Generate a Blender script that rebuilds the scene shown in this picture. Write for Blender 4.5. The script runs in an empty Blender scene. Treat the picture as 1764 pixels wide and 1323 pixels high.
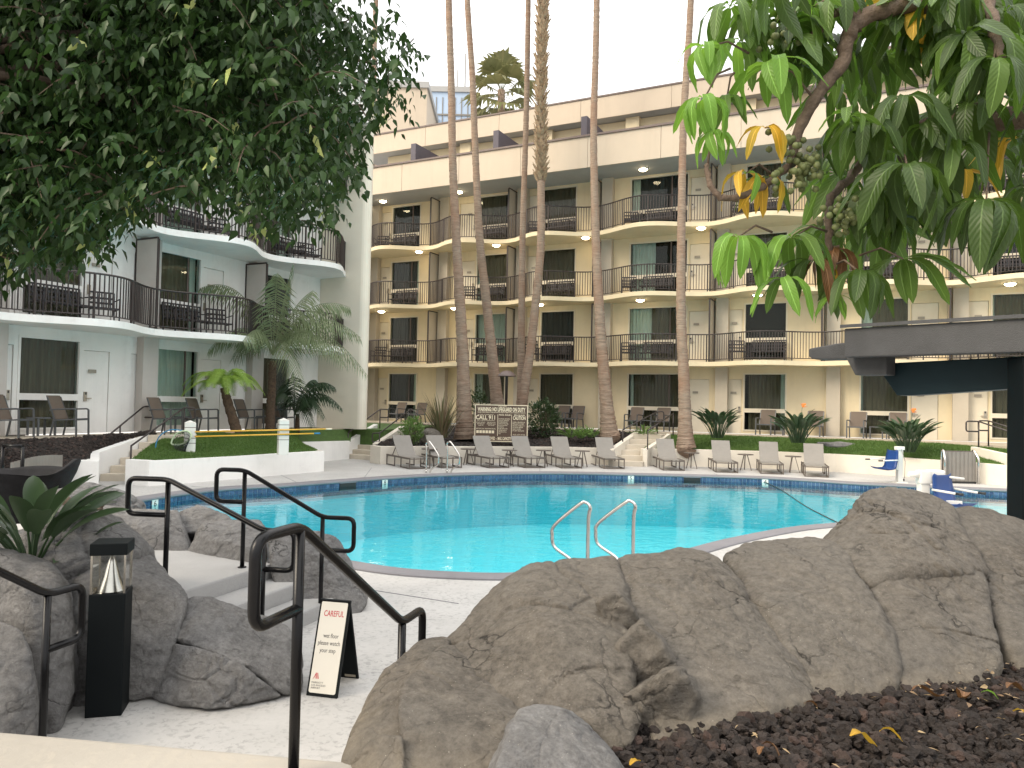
import bpy, bmesh, math, random
import numpy as np
from mathutils import Vector, Matrix
random.seed(7); RNG = np.random.default_rng(7)
SC = bpy.context.scene
COL = SC.collection
rad = math.radians

# ---------------------------------------------------------------- camera
F = 1320.0; CAM = Vector((0, 0, 2.0))
_p, _r = rad(1.497), rad(1.18)
_X = Vector((1, 0, 0)); _U = Vector((0, -math.sin(_p), math.cos(_p))); FWD = Vector((0, math.cos(_p), math.sin(_p)))
CR = _X * math.cos(_r) + _U * math.sin(_r); CU = -_X * math.sin(_r) + _U * math.cos(_r)
cam = bpy.data.objects.new('camera', bpy.data.cameras.new('camera')); COL.objects.link(cam)
cam.matrix_world = Matrix(((CR.x, CU.x, -FWD.x, CAM.x), (CR.y, CU.y, -FWD.y, CAM.y), (CR.z, CU.z, -FWD.z, CAM.z), (0, 0, 0, 1)))
cam.data.sensor_width = 36; cam.data.lens = 36 * F / 1764
cam.data.clip_start = 0.05; cam.data.clip_end = 2000
SC.camera = cam

# ---------------------------------------------------------------- sky, sun, exposure
SUN_EL, SUN_AZ = rad(38), rad(-118)          # azimuth from +Y towards +X
w = bpy.data.worlds.new('World'); SC.world = w; w.use_nodes = True
nt = w.node_tree; bg = nt.nodes['Background']
sky = nt.nodes.new('ShaderNodeTexSky'); sky.sky_type = 'NISHITA'; sky.sun_disc = False
sky.sun_elevation = SUN_EL; sky.sun_rotation = SUN_AZ
sky.air_density = 1.0; sky.dust_density = 4.0; sky.ozone_density = 1.0
mx = nt.nodes.new('ShaderNodeMix'); mx.data_type = 'RGBA'; mx.inputs[0].default_value = .74      # thin bright overcast
tcw = nt.nodes.new('ShaderNodeTexCoord'); spw = nt.nodes.new('ShaderNodeSeparateXYZ'); nt.links.new(tcw.outputs['Generated'], spw.inputs[0])
ov = nt.nodes.new('ShaderNodeMapRange'); ov.inputs[1].default_value = 0; ov.inputs[2].default_value = 1; ov.inputs[3].default_value = 5.8; ov.inputs[4].default_value = 17.4   # standard overcast sky: zenith three times the horizon
nt.links.new(spw.outputs[2], ov.inputs[0]); cbw = nt.nodes.new('ShaderNodeCombineColor')
for i_, k_ in enumerate((1.02, 1.0, .965)):
    ml_ = nt.nodes.new('ShaderNodeMath'); ml_.operation = 'MULTIPLY'; ml_.inputs[1].default_value = k_; nt.links.new(ov.outputs[0], ml_.inputs[0]); nt.links.new(ml_.outputs[0], cbw.inputs[i_])
nt.links.new(sky.outputs[0], mx.inputs[6]); nt.links.new(cbw.outputs[0], mx.inputs[7])
nt.links.new(mx.outputs[2], bg.inputs[0]); bg.inputs[1].default_value = 0.10
sun = bpy.data.objects.new('sun', bpy.data.lights.new('sun', 'SUN')); COL.objects.link(sun)
sun.data.energy = 1.5; sun.data.angle = rad(28); sun.data.color = (1.0, 0.86, 0.66)
_sd = Vector((math.sin(SUN_AZ) * math.cos(SUN_EL), math.cos(SUN_AZ) * math.cos(SUN_EL), math.sin(SUN_EL)))
sun.rotation_euler = _sd.to_track_quat('Z', 'Y').to_euler()
vs = SC.view_settings; vs.view_transform = 'Standard'; vs.look = 'None'; vs.exposure = 1.05; vs.gamma = 1.0
vs.use_curve_mapping = False
SC.cycles.max_bounces = 8; SC.cycles.transparent_max_bounces = 16
SC.cycles.use_denoising = True

# ---------------------------------------------------------------- helpers
def ray(px, py):
    return FWD * F + CR * (px - 882) + CU * (661.5 - py)
def P(px, py, z):                  # point of a level plane seen at a photo pixel
    r = ray(px, py); return CAM + r * ((z - CAM.z) / r.z)
def D(px, py, d):                  # point at distance d along +Y
    r = ray(px, py); return CAM + r * (d / r.y)

def link(name, mesh, parent=None, loc=None):
    o = bpy.data.objects.new(name, mesh); COL.objects.link(o)
    if parent is not None: o.parent = parent
    if loc is not None: o.location = loc
    return o
def tag(o, label=None, cat=None, group=None, kind=None):
    for k, v in (('label', label), ('category', cat), ('group', group), ('kind', kind)):
        if v: o[k] = v
    return o
def thing(name, label, cat, loc=(0, 0, 0), rz=0, group=None):
    o = bpy.data.objects.new(name, None); COL.objects.link(o); o.empty_display_size = .1
    o.location = loc; o.rotation_euler = (0, 0, rz)
    return tag(o, label, cat, group)
_kids = {}
def dup(root, loc, rz=None, label=None, group=None, scale=None):
    r = root.copy(); COL.objects.link(r); r.location = loc
    if rz is not None: r.rotation_euler = (0, 0, rz)
    if scale: r.scale = (scale,) * 3 if not isinstance(scale, tuple) else scale
    if label: r['label'] = label
    if group: r['group'] = group
    if root.name not in _kids: _kids[root.name] = [(c, list(c.children)) for c in root.children]
    for c, gs in _kids[root.name]:
        k = c.copy(); COL.objects.link(k); k.parent = r
        for g in gs:
            q = g.copy(); COL.objects.link(q); q.parent = k
    return r

def np_mesh(name, V, Fc, mats, mi=None, smooth=False, Vcol=None):
    """V (n,3), Fc (m,k) -> mesh"""
    me = bpy.data.meshes.new(name)
    V = np.asarray(V, dtype=np.float32); Fc = np.asarray(Fc, dtype=np.int32)
    m, k = Fc.shape
    me.vertices.add(len(V)); me.vertices.foreach_set('co', V.ravel())
    me.loops.add(m * k); me.loops.foreach_set('vertex_index', Fc.ravel())
    me.polygons.add(m)
    me.polygons.foreach_set('loop_start', np.arange(0, m * k, k, dtype=np.int32))
    me.polygons.foreach_set('loop_total', np.full(m, k, dtype=np.int32))
    if mi is not None: me.polygons.foreach_set('material_index', np.asarray(mi, dtype=np.int32))
    me.polygons.foreach_set('use_smooth', np.full(m, smooth, dtype=bool))
    for mm in (mats if isinstance(mats, (list, tuple)) else [mats]): me.materials.append(mm)
    me.update(calc_edges=True)
    return me

class MB:
    """collects shapes, builds ONE mesh"""
    def __init__(s): s.v = []; s.f = []; s.m = []; s.sm = []
    def add(s, vs, fs, mi=0, smooth=False):
        b = len(s.v); s.v += [tuple(x) for x in vs]
        for f in fs: s.f.append([b + i for i in f]); s.m.append(mi); s.sm.append(smooth)
        return s
    def box(s, c, d, rz=0, mi=0, M=None):
        x, y, z = d[0] / 2, d[1] / 2, d[2] / 2
        vs = [Vector((a * x, b * y, e * z)) for e in (-1, 1) for b in (-1, 1) for a in (-1, 1)]
        if M is not None: vs = [M @ q for q in vs]
        elif rz:
            cs, sn = math.cos(rz), math.sin(rz); vs = [Vector((q.x * cs - q.y * sn, q.x * sn + q.y * cs, q.z)) for q in vs]
        c = Vector(c); vs = [q + c for q in vs]
        return s.add(vs, [(0, 2, 3, 1), (4, 5, 7, 6), (0, 1, 5, 4), (2, 6, 7, 3), (0, 4, 6, 2), (1, 3, 7, 5)], mi)
    def bx(s, x0, x1, y0, y1, z0, z1, mi=0):
        return s.box(((x0 + x1) / 2, (y0 + y1) / 2, (z0 + z1) / 2), (x1 - x0, y1 - y0, z1 - z0), mi=mi)
    def beam(s, a, b, w, h=None, up=Vector((0, 0, 1)), mi=0):
        a, b = Vector(a), Vector(b); h = h or w; d = b - a; L = d.length; d = d / L
        if abs(d.dot(up)) > .99: up = Vector((0, 1, 0))
        x = d.cross(up).normalized(); y = x.cross(d)
        M = Matrix((x, d, y)).transposed()
        return s.box((a + b) / 2, (w, L, h), M=M, mi=mi)
    def tube(s, pts, r, seg=8, closed=False, caps=True, mi=0, smooth=True):
        pts = [Vector(q) for q in pts]; n = len(pts)
        rs = r if isinstance(r, (list, tuple)) else [r] * n
        b = len(s.v); prev = None
        for i, q in enumerate(pts):
            if closed: t = pts[(i + 1) % n] - pts[i - 1]
            else: t = pts[min(i + 1, n - 1)] - pts[max(i - 1, 0)]
            t.normalize()
            if prev is None:
                u = Vector((0, 0, 1)) if abs(t.z) < .9 else Vector((1, 0, 0))
                x = t.cross(u).normalized()
            else:
                x = (prev - t * prev.dot(t)).normalized()
            prev = x; y = t.cross(x)
            for k in range(seg):
                a = 2 * math.pi * k / seg
                s.v.append(tuple(q + (x * math.cos(a) + y * math.sin(a)) * rs[i]))
        rr = n if closed else n - 1
        for i in range(rr):
            j = (i + 1) % n
            for k in range(seg):
                l = (k + 1) % seg
                s.f.append([b + i * seg + k, b + i * seg + l, b + j * seg + l, b + j * seg + k]); s.m.append(mi); s.sm.append(smooth)
        if caps and not closed:
            s.f.append([b + k for k in range(seg)][::-1]); s.m.append(mi); s.sm.append(False)
            s.f.append([b + (n - 1) * seg + k for k in range(seg)]); s.m.append(mi); s.sm.append(False)
        return s
    def lathe(s, prof, c=(0, 0, 0), seg=20, mi=0, smooth=True):
        b = len(s.v); c = Vector(c)
        for (r, z) in prof:
            for k in range(seg):
                a = 2 * math.pi * k / seg; s.v.append((c.x + r * math.cos(a), c.y + r * math.sin(a), c.z + z))
        for i in range(len(prof) - 1):
            for k in range(seg):
                l = (k + 1) % seg
                s.f.append([b + i * seg + k, b + i * seg + l, b + (i + 1) * seg + l, b + (i + 1) * seg + k]); s.m.append(mi); s.sm.append(smooth)
        return s
    def prism(s, poly, z0, z1, mi=0):       # poly: list of (x,y), counter-clockwise from above
        n = len(poly)
        vs = [(q[0], q[1], z0) for q in poly] + [(q[0], q[1], z1) for q in poly]
        fs = [list(range(n))[::-1], list(range(n, 2 * n))] + [(i, (i + 1) % n, n + (i + 1) % n, n + i) for i in range(n)]
        return s.add(vs, fs, mi)
    def slab(s, poly3, off, mi=0):          # 3-D polygon extruded by vector off
        n = len(poly3); off = Vector(off)
        vs = [Vector(q) for q in poly3] + [Vector(q) + off for q in poly3]
        fs = [list(range(n))[::-1], list(range(n, 2 * n))] + [(i, (i + 1) % n, n + (i + 1) % n, n + i) for i in range(n)]
        return s.add(vs, fs, mi)
    def build(s, name, mats, parent=None, bevel=0, local=True, seg=2, tri=False):
        me = bpy.data.meshes.new(name)
        vs = s.v
        if parent is not None and local is False:
            q = parent.location; vs = [(x - q.x, y - q.y, z - q.z) for x, y, z in vs]
        me.from_pydata(vs, [], s.f)
        for mm in (mats if isinstance(mats, (list, tuple)) else [mats]): me.materials.append(mm)
        me.polygons.foreach_set('material_index', s.m); me.polygons.foreach_set('use_smooth', s.sm)
        bm = bmesh.new(); bm.from_mesh(me); bmesh.ops.recalc_face_normals(bm, faces=bm.faces)
        if bevel: bmesh.ops.bevel(bm, geom=[e for e in bm.edges if e.is_manifold and e.calc_face_angle(0) > .5], offset=bevel, segments=seg, affect='EDGES', profile=.6)
        bm.to_mesh(me); bm.free()
        return link(name, me, parent)

def catmull(pts, n=8, closed=False):
    pts = [Vector(q) for q in pts]; out = []; m = len(pts)
    for i in range(m if closed else m - 1):
        g = lambda k: pts[k % m] if closed else pts[max(0, min(m - 1, k))]
        a, b, c, d = g(i - 1), g(i), g(i + 1), g(i + 2)
        for j in range(n):
            t = j / n
            out.append(.5 * ((2 * b) + (c - a) * t + (2 * a - 5 * b + 4 * c - d) * t * t + (3 * b - a - 3 * c + d) * t ** 3))
    if not closed: out.append(pts[-1])
    return out
def fillet(pts, r, n=6):
    pts = [Vector(q) for q in pts]; out = [pts[0]]
    for a, b, c in zip(pts, pts[1:], pts[2:]):
        u = (a - b); v = (c - b); k = min(r, u.length * .49, v.length * .49)
        s, e = b + u.normalized() * k, b + v.normalized() * k
        for j in range(n + 1):
            t = j / n; out.append((1 - t) ** 2 * s + 2 * t * (1 - t) * b + t * t * e)
    out.append(pts[-1]); return out

# ---- numpy noise
def _hash3(ix, iy, iz, s=0):
    h = (ix.astype(np.int64) * 374761393 + iy.astype(np.int64) * 668265263 + iz.astype(np.int64) * 2147483647 + s * 974711) & 0xffffffff
    h = ((h ^ (h >> 13)) * 1274126177) & 0xffffffff
    return ((h ^ (h >> 16)) & 0xffffff) / float(0xffffff)
def vnoise(p, s=0):
    i = np.floor(p).astype(np.int64); f = p - i; f = f * f * f * (f * (f * 6 - 15) + 10)
    o = 0
    for dx in (0, 1):
        for dy in (0, 1):
            for dz in (0, 1):
                w_ = (f[:, 0] if dx else 1 - f[:, 0]) * (f[:, 1] if dy else 1 - f[:, 1]) * (f[:, 2] if dz else 1 - f[:, 2])
                o = o + w_ * _hash3(i[:, 0] + dx, i[:, 1] + dy, i[:, 2] + dz, s)
    return o * 2 - 1
def fbm(p, octv=4, s=0, gain=.5):
    a, o = 1.0, 0
    for k in range(octv): o = o + a * vnoise(p * 2 ** k + 17.3 * k, s + k); a *= gain
    return o
def voro(p, s=0):
    i = np.floor(p).astype(np.int64); d1 = np.full(len(p), 9.); d2 = np.full(len(p), 9.); cid = np.zeros(len(p))
    for dx in (-1, 0, 1):
        for dy in (-1, 0, 1):
            for dz in (-1, 0, 1):
                c = i + np.array([dx, dy, dz])
                q = c + np.stack([_hash3(c[:, 0], c[:, 1], c[:, 2], s + k) for k in (1, 2, 3)], 1)
                d = np.linalg.norm(q - p, axis=1); h = _hash3(c[:, 0], c[:, 1], c[:, 2], s + 9)
                lt = d < d1
                d2 = np.where(lt, d1, np.minimum(d2, d)); cid = np.where(lt, h, cid); d1 = np.where(lt, d, d1)
    return d1, d2, cid

# ---------------------------------------------------------------- materials
def c4(c): return (c[0], c[1], c[2], 1)
def nodes(name):
    m = bpy.data.materials.new(name); m.use_nodes = True; n = m.node_tree
    return m, n, n.nodes['Principled BSDF'], n.nodes['Material Output']
def N(n, t, **kw):
    x = n.nodes.new(t)
    for k, v in kw.items():
        if k in x.inputs: x.inputs[k].default_value = v
        else: setattr(x, k, v)
    return x
def ramp(n, fac, stops):
    r = n.nodes.new('ShaderNodeValToRGB'); n.links.new(fac, r.inputs[0])
    while len(r.color_ramp.elements) < len(stops): r.color_ramp.elements.new(.5)
    for e, (p, c) in zip(r.color_ramp.elements, stops): e.position = p; e.color = c4(c) if len(c) == 3 else c
    return r.outputs[0]
def coords(n, world=False, scale=None):
    if world: o = N(n, 'ShaderNodeNewGeometry').outputs['Position']
    else: o = N(n, 'ShaderNodeTexCoord').outputs['Object']
    if scale:
        mp = N(n, 'ShaderNodeMapping'); mp.inputs['Scale'].default_value = scale; n.links.new(o, mp.inputs[0]); o = mp.outputs[0]
    return o
def noise(n, co, scale, detail=6, rough=.6, dist=0):
    x = N(n, 'ShaderNodeTexNoise', Scale=scale, Detail=detail, Roughness=rough, Distortion=dist); n.links.new(co, x.inputs['Vector']); return x.outputs['Fac']
def mix(n, fac, a, b, mode='MIX'):
    x = n.nodes.new('ShaderNodeMix'); x.data_type = 'RGBA'; x.blend_type = mode
    for v, i in ((fac, 0), (a, 6), (b, 7)):
        if hasattr(v, 'links'): n.links.new(v, x.inputs[i])
        else: x.inputs[i].default_value = v if i == 0 else c4(v)
    return x.outputs[2]
def bump(n, bs, h, strength=.3, dist=.02):
    b = N(n, 'ShaderNodeBump', Strength=strength, Distance=dist); n.links.new(h, b.inputs['Height'])
    if bs.inputs['Normal'].is_linked: n.links.new(bs.inputs['Normal'].links[0].from_socket, b.inputs['Normal'])
    n.links.new(b.outputs[0], bs.inputs['Normal']); return b
def M(name, col, rough=.6, metal=0, var=.12, vs_=2.5, bmp=0, bs_=60, world=False, spec=.5, dirt=None, stretch=None, streak=0):
    m, n, b, o = nodes(name)
    b.inputs['Roughness'].default_value = rough; b.inputs['Metallic'].default_value = metal
    b.inputs['Specular IOR Level'].default_value = spec
    co = coords(n, world, stretch)
    lo = [max(0, c * (1 - var)) for c in col]; hi = [min(1, c * (1 + var)) for c in col]
    c = ramp(n, noise(n, co, vs_, 8, .65), [(.3, lo), (.7, hi)])
    if dirt:
        f = ramp(n, noise(n, co, vs_ * 2.3, 10, .75), [(.55, (0, 0, 0)), (.8, (dirt[3],) * 3)]); c = mix(n, f, c, dirt[:3])
    if streak: c = mix(n, ramp(n, noise(n, coords(n, True, (2.6, 2.6, .22)), 1.0, 7, .7), [(.50, (0, 0, 0)), (.78, (streak,) * 3)]), c, [x * .55 for x in col])
    n.links.new(c, b.inputs['Base Color'])
    if bmp: bump(n, b, noise(n, co, bs_, 4), bmp, .01)
    return m
def leafmat(name, cols, rough=.45, trans=.25, scale=1.2, tcol=None, spec=.4, world=False):
    m, n, b, o = nodes(name)
    oi = N(n, 'ShaderNodeObjectInfo'); co = coords(n, world)
    ri = N(n, 'ShaderNodeNewGeometry').outputs['Random Per Island']
    k = len(cols)
    c = ramp(n, ri, [((i + .3) / k, cc) for i, cc in enumerate(cols)])
    f = noise(n, co, scale, 3)
    c = mix(n, ramp(n, f, [(.3, (0, 0, 0)), (.7, (.5,) * 3)]), c, [x * 1.45 for x in cols[-1]])
    n.links.new(c, b.inputs['Base Color']); b.inputs['Roughness'].default_value = rough; b.inputs['Specular IOR Level'].default_value = spec
    t = N(n, 'ShaderNodeBsdfTranslucent'); n.links.new(mix(n, .6, c, tcol or [min(1, x * 2.6) for x in cols[-1]]), t.inputs[0])
    s = N(n, 'ShaderNodeMixShader'); s.inputs[0].default_value = trans
    n.links.new(b.outputs[0], s.inputs[1]); n.links.new(t.outputs[0], s.inputs[2]); n.links.new(s.outputs[0], o.inputs[0])
    return m

MAT = {}
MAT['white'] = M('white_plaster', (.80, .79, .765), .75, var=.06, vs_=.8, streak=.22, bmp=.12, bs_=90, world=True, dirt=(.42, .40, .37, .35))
MAT['cream'] = M('warm_lit_plaster', (.69, .59, .40), .75, var=.06, vs_=.8, streak=.25, bmp=.12, bs_=90, world=True, dirt=(.50, .43, .33, .3))  # warm light on the back wing is put into this wall colour
MAT['endwall'] = M('ivory_plaster', (.74, .69, .58), .75, var=.05, vs_=.8, bmp=.12, bs_=90, world=True)
MAT['fascia'] = M('peach_lit_panel', (.52, .44, .345), .7, var=.05, vs_=.6, streak=.22, bmp=.06, bs_=90, world=True, dirt=(.5, .42, .33, .25))  # peach tint of the warm light painted into the fascia colour
MAT['soffit'] = M('grey_soffit', (.36, .36, .355), .8, var=.05, world=True)
MAT['pil'] = M('beige_pilaster', (.47, .42, .34), .75, var=.05, world=True)
MAT['pilw'] = M('grey_pilaster', (.48, .45, .42), .75, var=.05, world=True)
MAT['brown'] = M('brown_metal_cap', (.13, .095, .085), .5, var=.1)
MAT['railing'] = M('dark_bronze_metal', (.045, .036, .034), .42, .3, var=.1)
MAT['black'] = M('black_gloss_metal', (.005, .005, .006), .27, 0, var=.2, vs_=12, bmp=.05, bs_=120, spec=.25)
MAT['purple'] = M('slate_divider', (.075, .065, .085), .6, var=.1)
MAT['wall'] = M('planter_plaster', (.68, .63, .545), .8, var=.05, vs_=1.2, bmp=.15, bs_=70, world=True, dirt=(.45, .42, .37, .4))
MAT['trim'] = M('window_trim', (.66, .60, .48), .6, var=.04, world=True)
MAT['chrome'] = M('stainless_tube', (.62, .60, .57), .22, 1.0, var=.08, vs_=8)
MAT['sling'] = M('grey_mesh_sling', (.225, .21, .19), .75, var=.06, vs_=6, bmp=.2, bs_=260)
MAT['frame'] = M('taupe_metal', (.125, .105, .09), .5, .2, var=.08)
MAT['brownsling'] = M('brown_mesh_sling', (.13, .10, .078), .7, var=.08, bmp=.2, bs_=200)
MAT['pewter'] = M('pewter_metal', (.10, .105, .11), .45, .3, var=.1)
MAT['dkmetal'] = M('dark_wrought_metal', (.028, .026, .03), .55, .2, var=.15)
MAT['plastic_white'] = M('white_plastic', (.72, .71, .66), .4, var=.04)
MAT['blue'] = M('blue_plastic', (.008, .046, .19), .38, var=.08)
MAT['stucco'] = M('dark_grey_stucco', (.072, .073, .075), .8, var=.15, vs_=4, bmp=.7, bs_=130)
MAT['teal'] = M('dark_teal_paint', (.008, .026, .034), .5, var=.1, vs_=3, spec=.25)
MAT['post'] = M('near_black_paint', (.004, .006, .007), .55, var=.2, spec=.15)
MAT['asign'] = M('ivory_panel', (.66, .63, .56), .45, var=.02)
MAT['red'] = M('red_print', (.45, .02, .03), .5)
MAT['ink'] = M('black_print', (.015, .015, .015), .5)
MAT['signbrown'] = M('brown_sign_panel', (.085, .05, .033), .5, var=.05)
MAT['signcream'] = M('cream_print', (.75, .66, .48), .5, var=.03)
MAT['slat'] = M('grey_slat', (.20, .185, .165), .6, var=.12, vs_=3)
MAT['yellow'] = M('yellow_pole', (.70, .40, .045), .4, var=.06)
MAT['net'] = M('black_net', (.02, .022, .022), .8)
MAT['limeframe'] = M('pale_green_frame', (.50, .60, .40), .4)
MAT['bluehose'] = M('blue_hose', (.03, .22, .42), .4)
MAT['steel'] = M('brushed_lock', (.42, .38, .32), .35, .8)
MAT['plate'] = M('number_plate', (.30, .27, .22), .5)
MAT['bluetile'] = None
def curtain(name, col):
    return M(name, col, .85, var=.18, vs_=3, stretch=(6, 6, .3))
MAT['curt_dark'] = curtain('brown_curtain', (.15, .118, .08))
MAT['curt_black'] = curtain('black_curtain', (.04, .04, .043))
MAT['curt_teal'] = curtain('pale_teal_curtain', (.66, .70, .65))
MAT['curt_cream'] = curtain('cream_curtain', (.62, .52, .34))
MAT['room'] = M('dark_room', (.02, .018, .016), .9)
m, n, b, o = nodes('window_glass')
g = N(n, 'ShaderNodeBsdfGlossy', Roughness=.02); t = N(n, 'ShaderNodeBsdfTransparent'); t.inputs[0].default_value = (.84, .89, .87, 1)
fr = N(n, 'ShaderNodeFresnel', IOR=1.26); s = N(n, 'ShaderNodeMixShader')
n.links.new(fr.outputs[0], s.inputs[0]); n.links.new(t.outputs[0], s.inputs[1]); n.links.new(g.outputs[0], s.inputs[2]); n.links.new(s.outputs[0], o.inputs[0])
MAT['glass'] = m
m, n, b, o = nodes('clear_lens')
g = N(n, 'ShaderNodeBsdfGlossy', Roughness=.04); t = N(n, 'ShaderNodeBsdfTransparent'); t.inputs[0].default_value = (.88, .89, .87, 1)
fr = N(n, 'ShaderNodeFresnel', IOR=1.45); s = N(n, 'ShaderNodeMixShader')
n.links.new(fr.outputs[0], s.inputs[0]); n.links.new(t.outputs[0], s.inputs[1]); n.links.new(g.outputs[0], s.inputs[2]); n.links.new(s.outputs[0], o.inputs[0])
MAT['lens'] = m
m, n, b, o = nodes('lit_lamp_glass')
b.inputs['Emission Color'].default_value = (1, .80, .50, 1); b.inputs['Emission Strength'].default_value = 14.0; b.inputs['Base Color'].default_value = (.8, .75, .65, 1)
MAT['lit'] = m

# rock
def rockmat(name, lo, mid, hi, alt=None, stain=None):
    m, n, b, o = nodes(name); co = coords(n, True)
    def nz(scale, typ='FBM', det=8, ro=.6, di=.0, st=None):
        x = N(n, 'ShaderNodeTexNoise', Scale=scale, Detail=det, Roughness=ro, Distortion=di); x.noise_type = typ; x.normalize = True
        n.links.new(coords(n, True, st) if st else co, x.inputs['Vector']); return x.outputs['Fac']
    big = nz(1.3, det=6, ro=.62, di=.6); med = nz(5.5, det=10, ro=.72, di=.5); fine = nz(55, det=6, ro=.72)
    rid = nz(4.2, 'RIDGED_MULTIFRACTAL', 9, .62, .7, (1, 1, 1.7))
    c = ramp(n, big, [(.30, lo), (.5, mid), (.72, hi)])
    c = mix(n, ramp(n, med, [(.34, (.85,) * 3), (.52, (0, 0, 0))]), c, [x * .45 for x in lo])
    c = mix(n, ramp(n, med, [(.56, (0, 0, 0)), (.74, (.6,) * 3)]), c, [min(1, x * 1.35) for x in hi])
    c = mix(n, .32, c, ramp(n, fine, [(.28, [x * .38 for x in mid]), (.72, [x * 1.6 for x in hi])]))
    if alt: c = mix(n, ramp(n, nz(.9, det=5, ro=.6, di=.5), [(.42, (0, 0, 0)), (.60, (.8,) * 3)]), c, alt)
    c = mix(n, .36, c, ramp(n, nz(24, det=10, ro=.8), [(.34, [x * .30 for x in mid]), (.66, [x * 1.55 for x in hi])]))
    if stain:      # dusty soil line splashed along the foot of the stones
        sz_ = N(n, 'ShaderNodeSeparateXYZ'); n.links.new(co, sz_.inputs[0]); ad = N(n, 'ShaderNodeMath', operation='MULTIPLY_ADD'); n.links.new(nz(5, det=6), ad.inputs[0]); ad.inputs[1].default_value = .34; n.links.new(sz_.outputs[2], ad.inputs[2])
        c = mix(n, ramp(n, ad.outputs[0], [(.84, (.42,) * 3), (.96, (0, 0, 0))]), c, stain)
    wp = N(n, 'ShaderNodeVectorMath', operation='ADD'); nn = N(n, 'ShaderNodeTexNoise', Scale=3.0, Detail=6.0); n.links.new(co, nn.inputs['Vector'])
    sc = N(n, 'ShaderNodeVectorMath', operation='SCALE'); sc.inputs['Scale'].default_value = .6; n.links.new(nn.outputs['Color'], sc.inputs[0])
    n.links.new(co, wp.inputs[0]); n.links.new(sc.outputs[0], wp.inputs[1])
    v = N(n, 'ShaderNodeTexVoronoi', Scale=1.9, feature='DISTANCE_TO_EDGE'); n.links.new(wp.outputs[0], v.inputs['Vector'])
    v2 = N(n, 'ShaderNodeTexVoronoi', Scale=6.0, feature='DISTANCE_TO_EDGE'); n.links.new(wp.outputs[0], v2.inputs['Vector'])
    gate = ramp(n, nz(2.0, det=3), [(.50, (0, 0, 0)), (.62, (1, 1, 1))])
    ck = mix(n, gate, (0, 0, 0), ramp(n, v.outputs[0], [(0, (.9,) * 3), (.014, (0, 0, 0))]))
    c = mix(n, ck, c, [x * .16 for x in lo])
    sp = N(n, 'ShaderNodeTexVoronoi', Scale=34.0); n.links.new(co, sp.inputs['Vector'])
    c = mix(n, mix(n, gate, ramp(n, sp.outputs[0], [(.05, (.8,) * 3), (.075, (0, 0, 0))]), (0, 0, 0)), c, (.5, .47, .4))
    n.links.new(c, b.inputs['Base Color']); b.inputs['Roughness'].default_value = .8; b.inputs['Specular IOR Level'].default_value = .3
    bump(n, b, rid, 1.0, .07)
    bump(n, b, nz(15, det=10, ro=.75, di=.4), .9, .045)
    bump(n, b, fine, .5, .010)
    bump(n, b, ramp(n, v.outputs[0], [(0, (0, 0, 0)), (.025, (1, 1, 1))]), .45, .03)
    bump(n, b, mix(n, gate, (1, 1, 1), ramp(n, v2.outputs[0], [(0, (0, 0, 0)), (.03, (1, 1, 1))])), .35, .016)
    return m
MAT['rock_brown'] = rockmat('brown_rock', (.040, .033, .026), (.103, .089, .073), (.215, .192, .163), (.150, .138, .121), (.30, .255, .19))
MAT['rock_grey'] = rockmat('grey_rock', (.085, .080, .076), (.165, .158, .153), (.26, .255, .25), (.15, .15, .155))
# concrete deck
def concrete(name, col, fleck, fs=26, amount=.6, warm=None):
    m, n, b, o = nodes(name); co = coords(n, True)
    c = ramp(n, noise(n, co, .9, 8, .7), [(.3, [x * .86 for x in col]), (.7, [min(1, x * 1.08) for x in col])])
    f = noise(n, co, fs, 6, .62, .6); g = noise(n, co, 1.7, 4)
    k = ramp(n, f, [(.52, (0, 0, 0)), (.60, (amount,) * 3)]); k = mix(n, ramp(n, g, [(.35, (.15,) * 3), (.65, (1, 1, 1))]), (0, 0, 0), k)
    c = mix(n, k, c, fleck)
    st = ramp(n, noise(n, co, 3.5, 10, .8), [(.55, (0, 0, 0)), (.85, (.35,) * 3)]); c = mix(n, st, c, [x * .6 for x in col])
    n.links.new(c, b.inputs['Base Color']); b.inputs['Roughness'].default_value = .7; b.inputs['Specular IOR Level'].default_value = .4
    bump(n, b, f, .5, .006); bump(n, b, noise(n, co, 140, 3), .25, .003)
    return m
MAT['deck'] = concrete('pool_deck_concrete', (.47, .46, .445), (.23, .225, .22), fs=22, amount=.65)
MAT['deck_far'] = concrete('walkway_concrete', (.44, .38, .30), (.30, .26, .21), amount=.4)
MAT['plat'] = concrete('platform_concrete', (.34, .315, .275), (.40, .36, .30), fs=18, amount=.5)
MAT['stepc'] = concrete('step_concrete', (.36, .355, .35), (.24, .24, .24), fs=90, amount=.5)
MAT['stepfar'] = concrete('far_step_concrete', (.55, .49, .40), (.40, .35, .28), fs=60, amount=.5)
MAT['coping'] = concrete('grey_coping', (.20, .195, .21), (.14, .135, .15), fs=60, amount=.5)
MAT['lava'] = M('lava_rock', (.020, .0155, .0145), .9, var=.5, vs_=14, bmp=1.0, bs_=60, world=True)
MAT['soil'] = M('dark_soil', (.014, .011, .010), .95, var=.4, vs_=20, bmp=1.0, bs_=50, world=True)
MAT['turf'] = M('turf', (.06, .115, .024), .9, var=.3, vs_=9, bmp=1.0, bs_=200, world=True)
MAT['blade'] = leafmat('grass_blades', [(.052, .11, .018), (.07, .135, .024), (.09, .155, .035)], .6, .2)
MAT['ground'] = M('city_ground', (.18, .17, .16), .9, var=.2, vs_=.2, world=True)
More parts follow.
